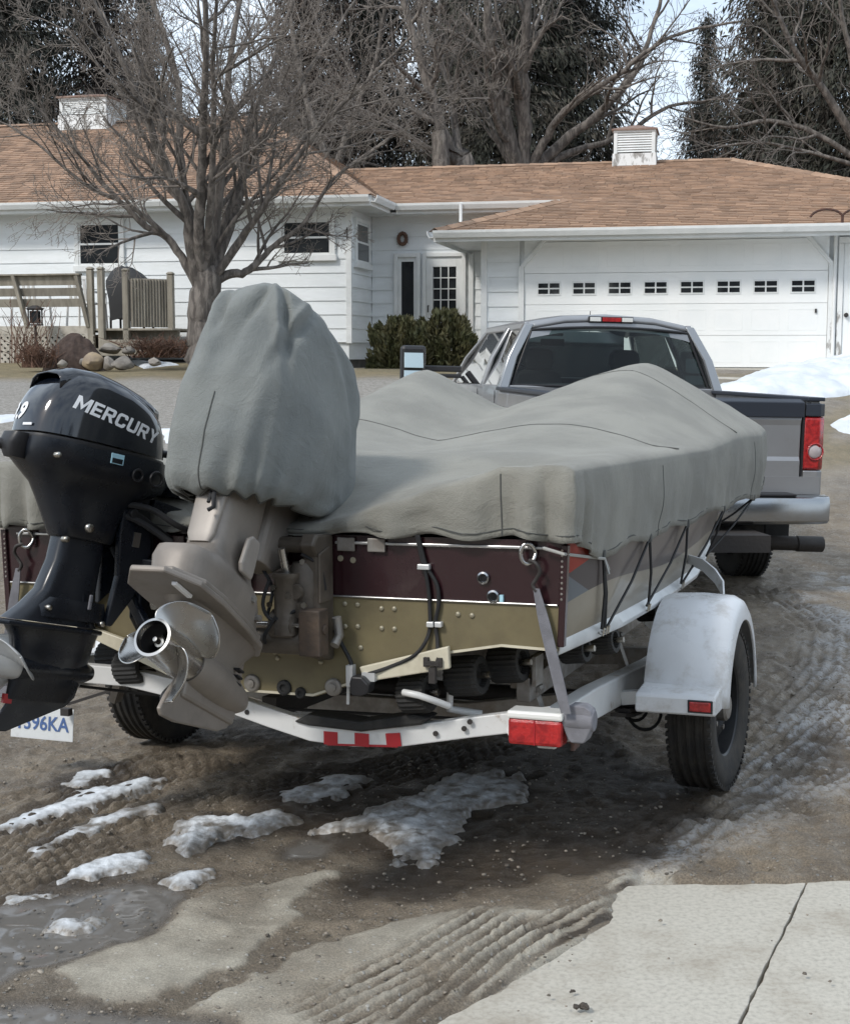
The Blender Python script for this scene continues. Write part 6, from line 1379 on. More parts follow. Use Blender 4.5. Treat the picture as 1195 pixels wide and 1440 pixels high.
nrm = [sum(nrm[max(0, k-3):k+4])/7 for k in range(len(nrm))]; arcs = np.concatenate([[0], np.cumsum([np.linalg.norm(base[k+1]-base[k]) for k in range(len(base)-1)])])
for r_ in range(1, rows+1):
    t = r_/rows; cur = []
    for k, p in enumerate(base):
        hz = hem_z(p[0], p[1]); stern = p[1] < YS+.06; cor = math.exp(-((p[0]-1.05)**2+(p[1]+1.40)**2)/.035) + math.exp(-((p[0]+1.05)**2+(p[1]+1.40)**2)/.035)
        s_ = arcs[k]; fold = math.sin(s_*31 + 1.5*math.sin(s_*9))*(.020 if stern else .003) + cor*.036*(1.5*abs(math.sin(s_*30+.4))-.9) + (.012*vnoise(np.array([s_+.25*t]), np.array([t*.4]), .11, 7)[0])*(1 if stern else .6)
        tie = 0 if stern else .014*math.exp(-min(abs(p[1]-q) for q in TIES)**2/.004)
        bul = .010*math.sin(math.pi*min(t*1.2, 1)) + .010*t
        if stern and abs(p[0]) < .8: bul += .010
        o_ = bul + fold*t**.8 - tie*t; n_ = nrm[k]; z = p[2] + (hz-p[2])*t
        co.append(np.array([p[0]+n_[0]*o_ - (.018*t*n_[0] if not stern else 0), p[1]+n_[1]*o_, z])); cur.append(len(co)-1)
    Q_ += [[prev[k], prev[k+1], cur[k+1], cur[k]] for k in range(len(per)-1)]; prev = cur
cv = np_mesh('canvas', np.array(co), np.array(Q_), M_['canvas'], cover, smooth=True)
q = cv.modifiers.new('solid', 'SOLIDIFY'); q.thickness = .004; q.offset = 1
last = [co[k] for k in prev]
def seam(pts, r=.0032, name='seam', m='seam'):
    g = G(); g.tube([tuple(p) for p in pts], r, 5); g.build(name, M_[m], cover, 60)
hem_off = [np.array(p)+np.array([n_[0], n_[1], 0])*.004+np.array([0,0,.022]) for p, n_ in zip(last, nrm)]
seam(hem_off[10:-10:2], .0022)
def col_seam(k): seam([np.array(co[nu*nv+(r_-1)*len(per)+k])+np.array([nrm[k][0], nrm[k][1], 0])*.004 for r_ in range(1, rows+1)], .0026)
def kper(x, y): return int(np.argmin([(p[0]-x)**2+(p[1]-y)**2 for p in base]))
col_seam(kper(.84, YS)); col_seam(kper(1.1, -.25)); col_seam(kper(1.1, 1.95)); col_seam(kper(-.84, YS))
def row_seam(y): xs_ = np.linspace(-.99, .99, 60)*hwid(y); yy = y+.0*xs_; seam(np.stack([xs_, yy, top_z(xs_, yy)+.004], -1))
row_seam(.12); row_seam(1.55)
def tie(y0, feet, seed=0):
    k = kper(1.1, y0); p = np.array(last[k]) + np.array([.006, 0, .012])
    for f in feet:
        xc = float(np.interp(f, secy, [s_[2] for s_ in SEC])); zc_ = float(np.interp(f, secy, [s_[3] for s_ in SEC]))
        e = np.array([xc+.032, f, zc_+.02]); mid = (p+e)/2+np.array([.008, 0, -.004])
        g = G(); g.tube([p, mid, e], .0055, 6); g.build('tie_cord', M_['black_cord'], cover, 60)
        g = G(); g.tube([e+np.array([-.012,0,-.012]), e+np.array([.004,0,-.022]), e+np.array([.008,0,.004]), e], .004, 5); g.build('hook', M_['steel_dull'], cover, 60)
    g = G(); g.box(p, (.014, .026, .034)); g.build('loop_tab', M_['seam'], cover, bev=.004)
tie(-1.02, (-.96, -1.0)); tie(-.37, (-.30, -.93)); tie(.34, (.36, -.33)); tie(1.22, (1.20, .40)); tie(2.1, (1.95, 1.25))
k = kper(1.1, -1.02); p = np.array(last[k])
g = G(); g.tube([(.985, YS-.01, 1.09), (1.05, YS-.02, 1.075), p+np.array([.01, 0, .0])], .0055, 6); g.tube([p+np.array([.01,0,0]), p+np.array([.03,-.02,-.05])], .005, 6); g.tube([p+np.array([.01,0,0]), p+np.array([.02,.02,-.04])], .005, 6); g.build('draw_cord', M_['grey_cord'], cover, 60)

# ---------------------------------------------------------------- tie down straps
def strap(sx, label):
    st = empty('tie_down_strap', TF, label, 'strap', 'tie down straps at the transom corners'); x_ = sx*.935
    g = G(); g.tube(smooth_poly([Vector(q) for q in ((x_+sx*.008, TB-.045, 1.052), (x_+sx*.030, TB-.055, 1.045), (x_+sx*.042, TB-.05, 1.02), (x_+sx*.030, TB-.045, .995), (x_+sx*.018, TB-.045, .975), (x_+sx*.030, TB-.045, .955))], 5), .0065, 8); g.build('hook', M_['black_iron'], st, 60)
    a, b = Vector((x_+sx*.030, TB-.048, .965)), Vector((sx*1.055, TB-.03, .575)); n = 10; g = G(); rings = []
    for k in range(n+1):
        t = k/n; p = a.lerp(b, t); tw = .25*math.sin(t*3.0); w_ = .010+.0075*min(1, t*4)*(1-.25*sstep(.8, 1, t)); rings.append([(p.x-w_*math.cos(tw), p.y-w_*math.sin(tw)-.002, p.z), (p.x+w_*math.cos(tw), p.y+w_*math.sin(tw)-.002, p.z), (p.x+w_*math.cos(tw), p.y+w_*math.sin(tw)+.002, p.z), (p.x-w_*math.cos(tw), p.y-w_*math.sin(tw)+.002, p.z)])
    g.loft(rings); g.build('webbing', M_['strap'], st, 60)
    g = G(); g.M = Matrix.Translation((sx*1.082, -1.37, .535)); g.loft([[(-w_, -.03, z_), (w_, -.03, z_), (w_, .03, z_), (-w_, .03, z_)] for w_, z_ in ((.02,.06), (.045,.045), (.05,0), (.03,-.05), (.02,-.06))]); g.lathe([(.0,-.05),(.035,-.05),(.038,-.02),(.038,.02),(.035,.05),(0,.05)], 'x', (0,0,.01), 14); g.build('ratchet', M_['galv'] if 0 else M_['strap'], st, 50, bev=.005)
strap(1, 'grey webbing strap hooked to the transom eye above the red and white tail light'); strap(-1, 'grey webbing strap on the far transom corner behind the black outboard')

# ---------------------------------------------------------------- outboard motors
def rrect(x0, x1, y0, y1, z, r=.4, n=24, zs=0.0):
    cx, cy, a, b = (x0+x1)/2, (y0+y1)/2, (x1-x0)/2, (y1-y0)/2; o = []
    for k in range(n):
        t = 2*math.pi*(k+.5)/n; c, s_ = math.cos(t), math.sin(t)
        o.append((cx+a*math.copysign(abs(c)**r, c), cy+b*math.copysign(abs(s_)**r, s_), z + zs*(cy+b*math.copysign(abs(s_)**r, s_))))
    return o
def prop(parent, c, r_hub, length, r_tip, angles, m, chord=1.0, rake=.35, back=-1):
    """propeller: hollow hub along y (aft = -y) and three wide twisted blades"""
    c = Vector(c); g = G(); L_ = length
    g.lathe([(r_hub*.80, -L_+.02), (r_hub*.86, -L_), (r_hub, -L_+.002), (r_hub*.98, -L_*.6), (r_hub*1.04, -L_*.1), (r_hub*1.0, 0), (r_hub*.85, .012)], 'y', c, 36, False); pr_ = g.build('propeller', M_[m], parent, 50)
    g = G(); g.lathe([(r_hub*.82, -L_+.015), (r_hub*.80, -L_*.45), (0, -L_*.40)], 'y', c, 30, False); g.build('hub_bore', M_['black_plastic'], pr_, 50)
    g = G(); g.lathe([(r_hub*.48, -L_*.42), (r_hub*.46, -L_*.62), (r_hub*.28, -L_*.66), (r_hub*.26, -L_*.80), (r_hub*.14, -L_*.81), (r_hub*.12, -L_*.92), (0, -L_*.93)], 'y', c, 16, False)
    for k in range(3):
        a = k*2.094+.4; g.bar(c+Vector((r_hub*.3*math.cos(a), -L_*.55, r_hub*.3*math.sin(a))), c+Vector((r_hub*.82*math.cos(a), -L_*.55, r_hub*.82*math.sin(a))), .006, .03)
    g.build('prop_nut', M_['steel_dull'], pr_, 50)
    for a0 in angles:
        nr, nc = 12, 15; pts = {}
        def P(i, j):
            t = i/(nr-1); r_ = r_hub*.97 + (r_tip-r_hub*.97)*t; w_ = (.56+.62*math.sin(math.pi*min(t*.62+.12, 1)))*math.sqrt(max(1-t**3.4, .0))*1.15*chord; s_ = (j/(nc-1)-.5)*2
            pitch = math.atan(.075/r_); ch = w_*.085*s_ ; ca = a0 - ch*math.cos(pitch)/r_ - .28*t; yo = -L_*.40 - rake*(r_-r_hub)*.45 + ch*math.sin(pitch)*1.25 - .010*(s_*s_)
            return (c.x + r_*math.cos(ca), c.y + yo, c.z + r_*math.sin(ca))
        g = G(); g.grid(nr, nc, P); g.build('blade', M_[m], pr_, 180, solid=.005, sub=1)
    return pr_

# main motor: taupe grey, tilted up
MF_ = TF @ frame((.06, -1.45, 1.10), -30, 0, 0)
main = empty('outboard_motor', MF_, 'large taupe grey outboard tilted up with a polished propeller, its head under canvas', 'outboard motor', 'outboard motors on the transom')
g = G(); g.loft([rrect(-.064, .064, -.425, -.18, .16, .42), rrect(-.065, .065, -.43, -.18, .02, .42), rrect(-.062, .062, -.43, -.175, -.12, .42), rrect(-.062, .062, -.435, -.165, -.215, .42), rrect(-.074, .074, -.48, -.15, -.25, .45), rrect(-.092, .092, -.56, -.12, -.275, .5), rrect(-.094, .094, -.575, -.09, -.31, .5), rrect(-.090, .090, -.56, -.06, -.385, .55)]); leg = g.build('midsection', M_['motor_grey'], main, 40)
g = G(); g.loft([rrect(-.05, .05, -.435, -.40, .10, .6, zs=0), rrect(-.052, .052, -.447, -.41, -.05, .6), rrect(-.046, .046, -.450, -.42, -.19, .6), rrect(-.034, .034, -.445, -.43, -.215, .6)]); g.build('rear_cover', M_['motor_light'], leg, 50)
g = G(); g.loft([[(.086, y_, z_), (.102, y_+.0, z_), (.102, y_+w_, z_), (.086, y_+w_, z_)] for y_, w_, z_ in ((-.30,.05,-.13), (-.325,.08,-.15), (-.335,.09,-.235), (-.32,.07,-.26))]); g.build('water_cap', M_['motor_light'], leg, bev=.008)
g = G(); g.tube([(.083, -.20, -.30), (.10, -.20, -.30)], .012, 8); g.tube([(.085, -.14, -.34), (.10, -.14, -.34)], .012, 8); g.build('bolt', M_['galv'], leg)
# splash flange and cavitation plate
pl_out = [(-.055, -.665), (.055, -.665), (.122, -.56), (.128, -.42), (.110, -.22), (.085, -.06), (.04, .02), (-.04, .02), (-.085, -.06), (-.110, -.22), (-.128, -.42), (-.122, -.56)]
g = G(); g.prism(pl_out, 'z', -.412, -.392); g.build('cavitation_plate', M_['motor_grey'], main, bev=.006)
g = G(); g.prism([(x_*.93, y_*.9-.02) for x_, y_ in pl_out], 'z', -.3915, -.372); g.build('flange', M_['motor_grey'], main, bev=.006)
g = G(); g.loft([[(.048, -.60, -.413), (.066, -.60, -.413), (.066, -.50, -.413), (.048, -.50, -.413)], [(.050, -.60, -.424), (.064, -.60, -.424), (.064, -.50, -.424), (.050, -.50, -.424)]]); g.build('anode', M_['white_plastic'], main, bev=.002)
g = G(); g.loft([rrect(-.070, .070, -.50, .01, -.412, .7), rrect(-.045, .045, -.44, -.02, -.45, .75), rrect(-.040, .040, -.40, -.06, -.50, .8), rrect(-.05, .05, -.36, -.05, -.53, .8)]); gcs = g.build('gearcase', M_['motor_grey'], main, 60)
g = G(); g.lathe([(0, .06), (.022, .05), (.042, .01), (.056, -.06), (.063, -.14), (.066, -.22), (.064, -.30), (.060, -.335)], 'y', (0, 0, -.565), 28); g.build('torpedo', M_['motor_grey'], gcs, 60)
g = G(); sk = [(-.36, -.60), (-.32, -.585), (-.10, -.58), (.02, -.57), (.01, -.63), (-.02, -.665), (-.07, -.69), (-.33, -.745), (-.405, -.75), (-.425, -.735), (-.41, -.69)]
g.loft([[(-.004, y_, z_) for y_, z_ in sk], [(.004, y_, z_) for y_, z_ in sk]]) if 0 else g.prism(sk, 'x', -.007, .007); g.build('skeg', M_['motor_grey'], gcs, bev=.005)
g = G(); g.prism([(-.36, -.43), (-.02, -.43), (.0, -.65), (-.34, -.67)], 'x', -.018, .018); g.build('skeg_root', M_['motor_grey'], gcs, bev=.012)
for z_ in (0, .018, .036):
    g = G(); g.box((.046, -.10, -.50-z_*1.2), (.02, .035, .006)); g.build('water_slot', M_['black_plastic'], gcs)
prop(main, (0, -.335, -.565), .058, .215, .160, [R(64), R(184), R(304)], 'steel', 1.0)
# head above the leg (hidden under the canvas) and brackets on the transom
g = G(); g.loft([rrect(-.10, .10, -.40, .10, .14, .5), rrect(-.14, .14, -.44, .14, .28, .5), rrect(-.14, .14, -.42, .14, .50, .5), rrect(-.10, .10, -.34, .06, .60, .6)]); g.build('cowl', M_['motor_grey'], main, 50)
g = G(); g.loft([rrect(-.055, .055, -.155, .08, .14, .6), rrect(-.055, .055, -.155, .06, -.08, .6), rrect(-.05, .05, -.14, -.02, -.14, .6)]); g.build('swivel_bracket', M_['motor_grey'], main, bev=.006)
IB = MF_.inverted() @ TF
def inboat(g): g.M = IB; return g
for sx in (-1, 1):
    g = inboat(G()); xo = .06 + sx*.175; pr2 = [(-1.415, .70), (-1.445, .70), (-1.56, .735), (-1.585, .80), (-1.53, .88), (-1.535, 1.05), (-1.57, 1.09), (-1.54, 1.125), (-1.415, 1.115)]
    g.prism(pr2, 'x', xo-.028, xo+.028); g.build('clamp_bracket', M_['motor_brown'], main, bev=.010)
    g = inboat(G()); g.prism([(-1.54, .90), (-1.46, .90), (-1.46, 1.08), (-1.54, 1.06)], 'x', xo-.036 if sx < 0 else xo+.028, xo+.036 if sx > 0 else xo-.028); g.build('bracket_web', M_['motor_brown'], main, bev=.004)
g = inboat(G()); g.tube([(-.10, -1.50, 1.085), (.26, -1.50, 1.085)], .026, 12); g.build('tilt_tube', M_['motor_brown'], main, 60)
g = inboat(G()); g.lathe([(.0, .80), (.045, .80), (.047, .84), (.040, .86), (.040, .98), (.046, .985), (.046, 1.0), (.0, 1.0)], 'z', (.16, -1.56, .0), 18); g.build('tilt_cylinder', M_['motor_brown'], main, 50)
g = inboat(G()); g.tube([(.16, -1.56, 1.0), (.155, -1.58, 1.08)], .014, 10); g.build('tilt_rod', M_['steel'], main, 60)
g = inboat(G()); g.lathe([(.0, .86), (.05, .86), (.056, .90), (.056, 1.0), (.04, 1.03), (0, 1.03)], 'z', (.20, -1.50, .0), 18); g.lathe([(.024, .98), (.026, .995), (.0, 1.0)], 'y', (.20, -2.56, .94), 12); g.box((.19, -1.54, .88), (.07, .06, .05)); g.build('trim_pump', M_['motor_brown'], main, 50)
g = inboat(G()); g.lathe([(.042, -.16), (.045, -.15), (.045, .15), (.042, .16), (0, .16)], 'x', (.06, -1.535, .775), 18); g.lathe([(.03, -.05), (.05, -.04), (.05, .04), (.03, .05)], 'x', (.15, -1.55, .83), 14); g.build('lower_cylinder', M_['motor_brown'], main, 50)
g = inboat(G()); g.tube([(.02, -1.585, .835), (.235, -1.585, .835)], .008, 8); g.build('steering_rod', M_['steel'], main, 60)
g = inboat(G()); g.box((.255, -1.56, .81), (.075, .07, .15)); g.tube([(.29, -1.56, .82), (.30, -1.56, .82)], .018, 8); g.build('rust_block', M_['rust_brown'], main, bev=.018)
g = inboat(G()); g.tube([(.30, -1.48, .85), (.305, -1.47, .79), (.30, -1.5, .76)], .016, 8); g.build('cable_end', M_['galv'], main, 60)
for pts in ([(.12, -1.60, .98), (.10, -1.61, .9), (.13, -1.6, .85), (.20, -1.58, .88)], [(.14, -1.6, .86), (.10, -1.6, .80), (.09, -1.58, .77)], [(.21, -1.55, 1.06), (.26, -1.52, 1.02), (.27, -1.5, .94)], [(.06, -1.55, 1.02), (.12, -1.58, .95), (.1, -1.58, .86)]):
    g = inboat(G()); g.tube(smooth_poly([Vector(p) for p in pts], 4), .006, 6); g.build('hose', M_['black_cord'], main, 60)
g = inboat(G())
for x_, y_, z_ in ((.135,-1.60,.955),(.185,-1.595,.93),(.235,-1.585,.90),(.12,-1.60,.90),(.235,-1.59,1.04)): g.lathe([(.010, -.006), (.010, .0), (0, .0)], 'y', (x_, y_, z_), 6)
bo = g.build('bolts', M_['steel_dull'], main); bo['kind'] = 'stuff'
# canvas over the main motor's head
mc = empty('motor_cover', MF_ @ Matrix.Translation((-.012, 0, -.028)), 'blue grey fitted canvas cover bunched over the large outboard', 'motor cover')
TAB = [(0,-.165,.285,.14,.065,.32,.8),(.03,-.165,.325,.165,.052,.30,.8),(.09,-.16,.375,.195,.085,.24,.8),(.22,-.15,.415,.212,.17,.12,.75),(.42,-.155,.415,.220,.33,0,.72),(.62,-.16,.385,.208,.50,-.05,.70),(.78,-.17,.345,.195,.605,-.06,.62),(.88,-.18,.315,.178,.663,-.07,.60),(.95,-.185,.275,.150,.696,-.07,.62),(1,-.19,.14,.075,.707,-.05,.75)]
nr, na = 84, 230; ts = np.linspace(0, 1, nr); tb = np.array(TAB); cols = [np.interp(ts, tb[:,0], tb[:,i]) for i in range(1, 7)]
def sm(a):
    b = a.copy()
    for _ in range(2): b[1:-1] = .25*b[:-2]+.5*b[1:-1]+.25*b[2:]
    return b
yc, aa, ww, zz, sl_, pp = [sm(c_) for c_ in cols]; th = np.linspace(0, 2*np.pi, na, endpoint=False); C_, S_ = np.cos(th), np.sin(th); CO = []
for i in range(nr):
    x = ww[i]*np.sign(S_)*np.abs(S_)**pp[i]; y = aa[i]*np.sign(C_)*np.abs(C_)**pp[i]; z = zz[i] + sl_[i]*y
    t = ts[i]; gath = math.exp(-t/.07)*.016 + math.exp(-t/.22)*.012
    f = gath*np.sin(th*17 + 2*np.sin(th*3)) + .012*math.exp(-((t-.97)/.16)**2)*np.sin(th*5+.7) + .016*fbm(th*1.2/1.0*.25+ .6*np.sin(th), np.full(na, t*.9), .32, 4, 14)
    f = f + .016*np.sin(th*7 + t*5 + 1.3)*math.exp(-((t-.35)/.25)**2)*.5
    # long diagonal creases from the shoulders
    for c0, k_, dp, wd in ((2.62, 1.1, .034, .085), (2.1, -1.3, .026, .09), (1.55, .9, .020, .11), (3.4, .8, .028, .09), (.9, -.8, .016, .12), (3.0, -.4, .030, .07)):
        f = f - dp*np.exp(-((th-c0-k_*(t-.8))/wd)**2)*math.exp(-((t-.72)/.2)**2) + dp*.7*np.exp(-((th-c0-.14-k_*(t-.8))/wd)**2)*math.exp(-((t-.72)/.2)**2)
    rl = np.hypot(x, y)+1e-6; CO.append(np.stack([x + x/rl*f, yc[i] + y + y/rl*f, z + (.012*np.sin(th*4+1) + .010*np.sin(th*7))*math.exp(-((t-1)/.1)**2)*.8 + math.exp(-t/.02)*.008*np.sin(th*17)], 1))
CO = np.concatenate(CO); ii = np.arange(nr*na).reshape(nr, na); qd = np.stack([ii[:-1], ii[1:], np.roll(ii[1:], -1, 1), np.roll(ii[:-1], -1, 1)], -1).reshape(-1, 4)
top = np.concatenate([CO, [[0, -.17, CO[-na:, 2].mean()+.002]]]); tq = [[ii[-1, k], ii[-1, (k+1) % na], len(CO), len(CO)] for k in range(na)]
mcv = np_mesh('canvas', CO, qd, M_['canvas_motor'], mc, smooth=True)
g = G(); g.add([tuple(p) for p in CO[-na:]] + [tuple(top[-1])], [(k, (k+1) % na, na) for k in range(na)]); g.build('crown_patch', M_['canvas_motor'], mc, 180)
q = mcv.modifiers.new('solid', 'SOLIDIFY'); q.thickness = .004
def mseam(k, i0, i1): g = G(); P3 = CO.reshape(nr, na, 3); c = np.array([0, -.13, 0]); g.tube([tuple(P3[i, k] + (P3[i, k]-[0, -.13, P3[i, k][2]])/max(.01, np.linalg.norm(P3[i, k]-[0, -.13, P3[i, k][2]]))*.002) for i in range(i0, i1)], .0022, 5); g.build('seam', M_['seam'], mc, 60)
mseam(int(na*.497), 1, 30); mseam(int(na*.03), 1, 34)
g = G(); P3 = CO.reshape(nr, na, 3); g.tube([tuple(P3[1, k % na]) for k in range(0, na+1, 2)], .005, 6); g.build('hem_cord', M_['seam'], mc, 60)
g = G(); e = P3[0, int(na*.47)]; g.tube([e, e+np.array([.01,-.015,-.03]), e+np.array([.018,-.012,-.065]), e+np.array([.0,-.01,-.075])], .007, 6); g.tube([e+np.array([-.01,0,-.0]), e+np.array([-.004,-.012,-.05])], .006, 6); g.build('cord_toggle', M_['black_cord'], mc, 60)

# kicker: small black motor, turned aside
KF = TF @ frame((-.515, -1.635, .985), -13, 0, -22)
kick = empty('outboard_motor', KF, 'small black outboard with white lettering on its cowl, turned aside', 'outboard motor', 'outboard motors on the transom')
nk, mk = 40, 26
def kseam(y): return .412 - .02*sstep(-.05, -.30, y)*0 + .0*y
def ktop(y): return np.interp(y, [-.42, -.37, -.31, -.25, -.16, -.06, .04, .10, .15, .20], [.46, .53, .585, .615, .622, .608, .582, .56, .51, .46])
KX = []
for i in range(mk):
    t = i/(mk-1); ring = []
    sh = 1 - .05*t - .16*t**6 if t < 1 else .78
    sh = 1 - .04*t - .12*t**4 - .14*t**12
    for k in range(nk):
        a = 2*math.pi*(k+.5)/nk; c, s_ = math.cos(a), math.sin(a); p_ = .62
        y = -.10 + .262*sh*math.copysign(abs(c)**p_, c); x = .148*(1-.05*t-.16*t**3-.10*t**12)*math.copysign(abs(s_)**.62, s_)
        x *= (1 - .16*sstep(-.10, .17, y)) ; zt = float(ktop(y)); z = .412 + (zt-.412)*(t if t < .999 else 1)
        ring.append((x, y, z))
    KX.append(ring)
g = G(); g.loft(KX, True, False)
cr = []
for t in (.82, .55, .25):
    cr.append([(x*t, -.10+(y+.10)*t, float(ktop(-.10+(y+.10)*t))+.012*(1-t*t)) for x, y, z in KX[-1]])
g.loft([KX[-1]] + cr, False, True); cowl = g.build('cowl', M_['cowl_black'], kick, 60)
# raised shoulder line that runs over the cowl's top
g = G(); q1 = []
for k in range(18):
    y = -.335 + .49*k/17; q1.append(y)
g.loft([[(x_*(.96-.22*sstep(.0, .17, y)), y, float(ktop(y))+h_) for x_, h_ in ((-.092,-.025),(-.084,.008),(-.06,.022),(0,.028),(.06,.022),(.084,.008),(.092,-.025))] for y in q1[1:-2]], True, True, False); g.build('cowl_ridge', M_['cowl_black'], cowl, 50, solid=.004)
g = G(); g.loft([[(x*1.015, -.10+(y+.10)*1.012, .405) for x, y, z in KX[0]], [(x*1.02, -.10+(y+.10)*1.015, .398) for x, y, z in KX[0]], [(x*1.015, -.10+(y+.10)*1.012, .391) for x, y, z in KX[0]]]); g.build('cowl_seal', M_['black_plastic'], kick, 60)
def kring(sx_, sy0, sy1, z, r=.6): return rrect(-sx_, sx_, sy0, sy1, z, r, 36)
g = G(); g.loft([kring(.150, -.365, .165, .395), kring(.150, -.365, .17, .36), kring(.140, -.355, .19, .325), kring(.118, -.325, .18, .295), kring(.092, -.285, .11, .26), kring(.080, -.255, .05, .215), kring(.072, -.215, .035, .15), kring(.066, -.19, .03, .105), kring(.056, -.185, .025, .098)]); pan = g.build('lower_pan', M_['motor_black'], kick, 50)
g = G(); g.loft([kring(.048, -.175, .0, .12, .5), kring(.046, -.182, .0, .02, .5), kring(.045, -.21, .0, -.08, .5), kring(.050, -.26, .01, -.14, .5), kring(.052, -.30, .02, -.175, .5), kring(.055, -.31, .03, -.185, .5)]); lg = g.build('leg', M_['motor_black'], kick, 50)
g = G(); g.loft([kring(.058, -.20, .04, -.10, .55), kring(.060, -.235, .05, -.13, .55), kring(.060, -.235, .05, -.165, .55)]); g.build('leg_collar', M_['motor_black'], lg, 40)
g = G(); g.box((.062, -.04, -.10), (.008, .012, .05)); g.build('water_tube', M_['strap'], lg, bev=.003)
kp_ = [(-.04, -.42), (.04, -.42), (.088, -.34), (.092, -.22), (.07, -.02), (.03, .05), (-.03, .05), (-.07, -.02), (-.092, -.22), (-.088, -.34)]
g = G(); g.prism(kp_, 'z', -.205, -.190); g.build('cavitation_plate', M_['motor_black'], kick, bev=.005)
g = G(); g.loft([kring(.052, -.30, .045, -.205, .7), kring(.046, -.275, .035, -.24, .75), kring(.044, -.265, .03, -.28, .75), kring(.048, -.25, .02, -.33, .8), kring(.036, -.25, .0, -.39, .8), kring(.018, -.255, -.02, -.44, .85)]); gk = g.build('gearcase', M_['motor_black'], kick, 60)
g = G(); g.lathe([(0, .06), (.022, .05), (.040, .01), (.048, -.07), (.050, -.15), (.047, -.22), (.044, -.235)], 'y', (0, 0, -.335), 24); g.build('torpedo', M_['motor_black'], gk, 60)
g = G(); g.prism([(-.20, -.34), (.02, -.33), (-.0, -.42), (-.03, -.452), (-.235, -.545), (-.29, -.545), (-.275, -.50), (-.235, -.43)], 'x', -.006, .006); g.build('skeg', M_['motor_black'], gk, bev=.004)
g = G(); g.prism([(-.19, -.25), (.0, -.25), (.0, -.40), (-.19, -.42)], 'x', -.016, .016); g.build('skeg_root', M_['motor_black'], gk, bev=.01)
g = G(); g.box((.0, -.248, -.44), (.014, .03, .03)); g.build('red_mark', M_['red_tape'], gk)
prop(kick, (0, -.235, -.335), .042, .11, .118, [R(35), R(155), R(275)], 'white_lens' if 0 else 'alu_white', .95)
for y_, z_, r_ in ((-.19, -.135, .010), (.02, -.165, .010), (-.10, .14, .016), (-.30, .345, .010), (-.18, .09, .011)):
    g = G(); g.lathe([(0, .004), (r_*.7, .004), (r_, .0), (r_, -.02)], 'x', (.064 if z_ < 0 else (.080 if z_ < .2 else .140), y_, z_), 12); g.build('bolt', M_['steel_dull'], kick, 60)
for y_, r_ in ((.0, .019), (.075, .024)):
    g = G(); g.tube([(.150-.035*sstep(.1,.25,y_), y_+r_*math.cos(a), .335+r_*math.sin(a)) for a in [k*.3142 for k in range(21)]], .005, 6); g.build('port_ring', M_['black_plastic'], pan, 60)
# lettering laid onto the cowl's starboard side
from mathutils.bvhtree import BVHTree
def lay_on(obj, target, axis, off=.0022):
    bm = bmesh.new(); bm.from_mesh(target.data); tree = BVHTree.FromBMesh(bm); axis = Vector(axis)
    b2 = bmesh.new(); b2.from_mesh(obj.data); bmesh.ops.triangulate(b2, faces=b2.faces[:]); bmesh.ops.subdivide_edges(b2, edges=b2.edges[:], cuts=3, use_grid_fill=True); b2.to_mesh(obj.data); b2.free()
    for v in obj.data.vertices:
        hit = tree.ray_cast(v.co - axis*.3, axis)
        if hit[0] is not None: v.co = hit[0] - axis*off
    bm.free()
side = Matrix(((0,0,1,0),(1,0,0,0),(0,1,0,0),(0,0,0,1)))       # text x -> +y, text y -> +z, normal -> +x
rot = Matrix.Rotation(R(-9.5), 4, 'X')
LET = {'M': (1.1, [[(0,0),(.24,0),(.24,1),(0,1)], [(.24,1),(.24,.62),(.55,.05),(.55,.42)], [(.86,1),(.55,.42),(.55,.05),(.86,.62)], [(.86,0),(1.1,0),(1.1,1),(.86,1)]]),
 'E': (.8, [[(0,0),(.24,0),(.24,1),(0,1)], [(.24,0),(.8,0),(.8,.2),(.24,.2)], [(.24,.4),(.74,.4),(.74,.6),(.24,.6)], [(.24,.8),(.8,.8),(.8,1),(.24,1)]]),
 'R': (.93, [[(0,0),(.24,0),(.24,1),(0,1)], [(.24,.8),(.66,.8),(.66,1),(.24,1)], [(.24,.38),(.66,.38),(.66,.57),(.24,.57)], [(.66,.38),(.8,.42),(.9,.52),(.9,.88),(.8,.97),(.66,1)], [(.40,.38),(.66,0),(.95,0),(.68,.38)]]),
 'C': (.9, [[(0,.24),(.24,.28),(.24,.72),(0,.76)], [(0,.24),(.06,.1),(.2,0),(.72,0),(.86,.1),(.9,.34),(.66,.34),(.6,.2),(.3,.2),(.24,.28)], [(0,.76),(.24,.72),(.3,.8),(.6,.8),(.66,.66),(.9,.66),(.86,.9),(.72,1),(.2,1),(.06,.9)]]),
 'U': (.9, [[(0,.25),(.24,.25),(.24,1),(0,1)], [(.66,.25),(.9,.25),(.9,1),(.66,1)], [(0,.25),(.05,.09),(.2,0),(.7,0),(.85,.09),(.9,.25),(.66,.25),(.6,.2),(.3,.2),(.24,.25)]]),
 'Y': (.95, [[(0,1),(.28,1),(.475,.66),(.475,.2),(.35,.2),(.35,.42)], [(.95,1),(.6,.42),(.6,.2),(.475,.2),(.475,.66),(.67,1)], [(.35,0),(.6,0),(.6,.2),(.35,.2)]])}
g = G(); cx_ = 0.0; ca, sa = math.cos(R(-8.6)), math.sin(R(-8.6)); hgt = .0475
for ch_ in 'MERCURY':
    wl, polys = LET[ch_]
    for pl_ in polys:
        q_ = [((cx_+a+.26*b)*hgt - .278, b*hgt - .0) for a, b in pl_]; g.add([(.15, a*ca - b*sa + .0, a*sa + b*ca + .462) for a, b in q_], [tuple(range(len(q_)))])
    cx_ += wl + .13
o = g.build('lettering', M_['white_print'], cowl); lay_on(o, cowl, (-1, 0, 0))
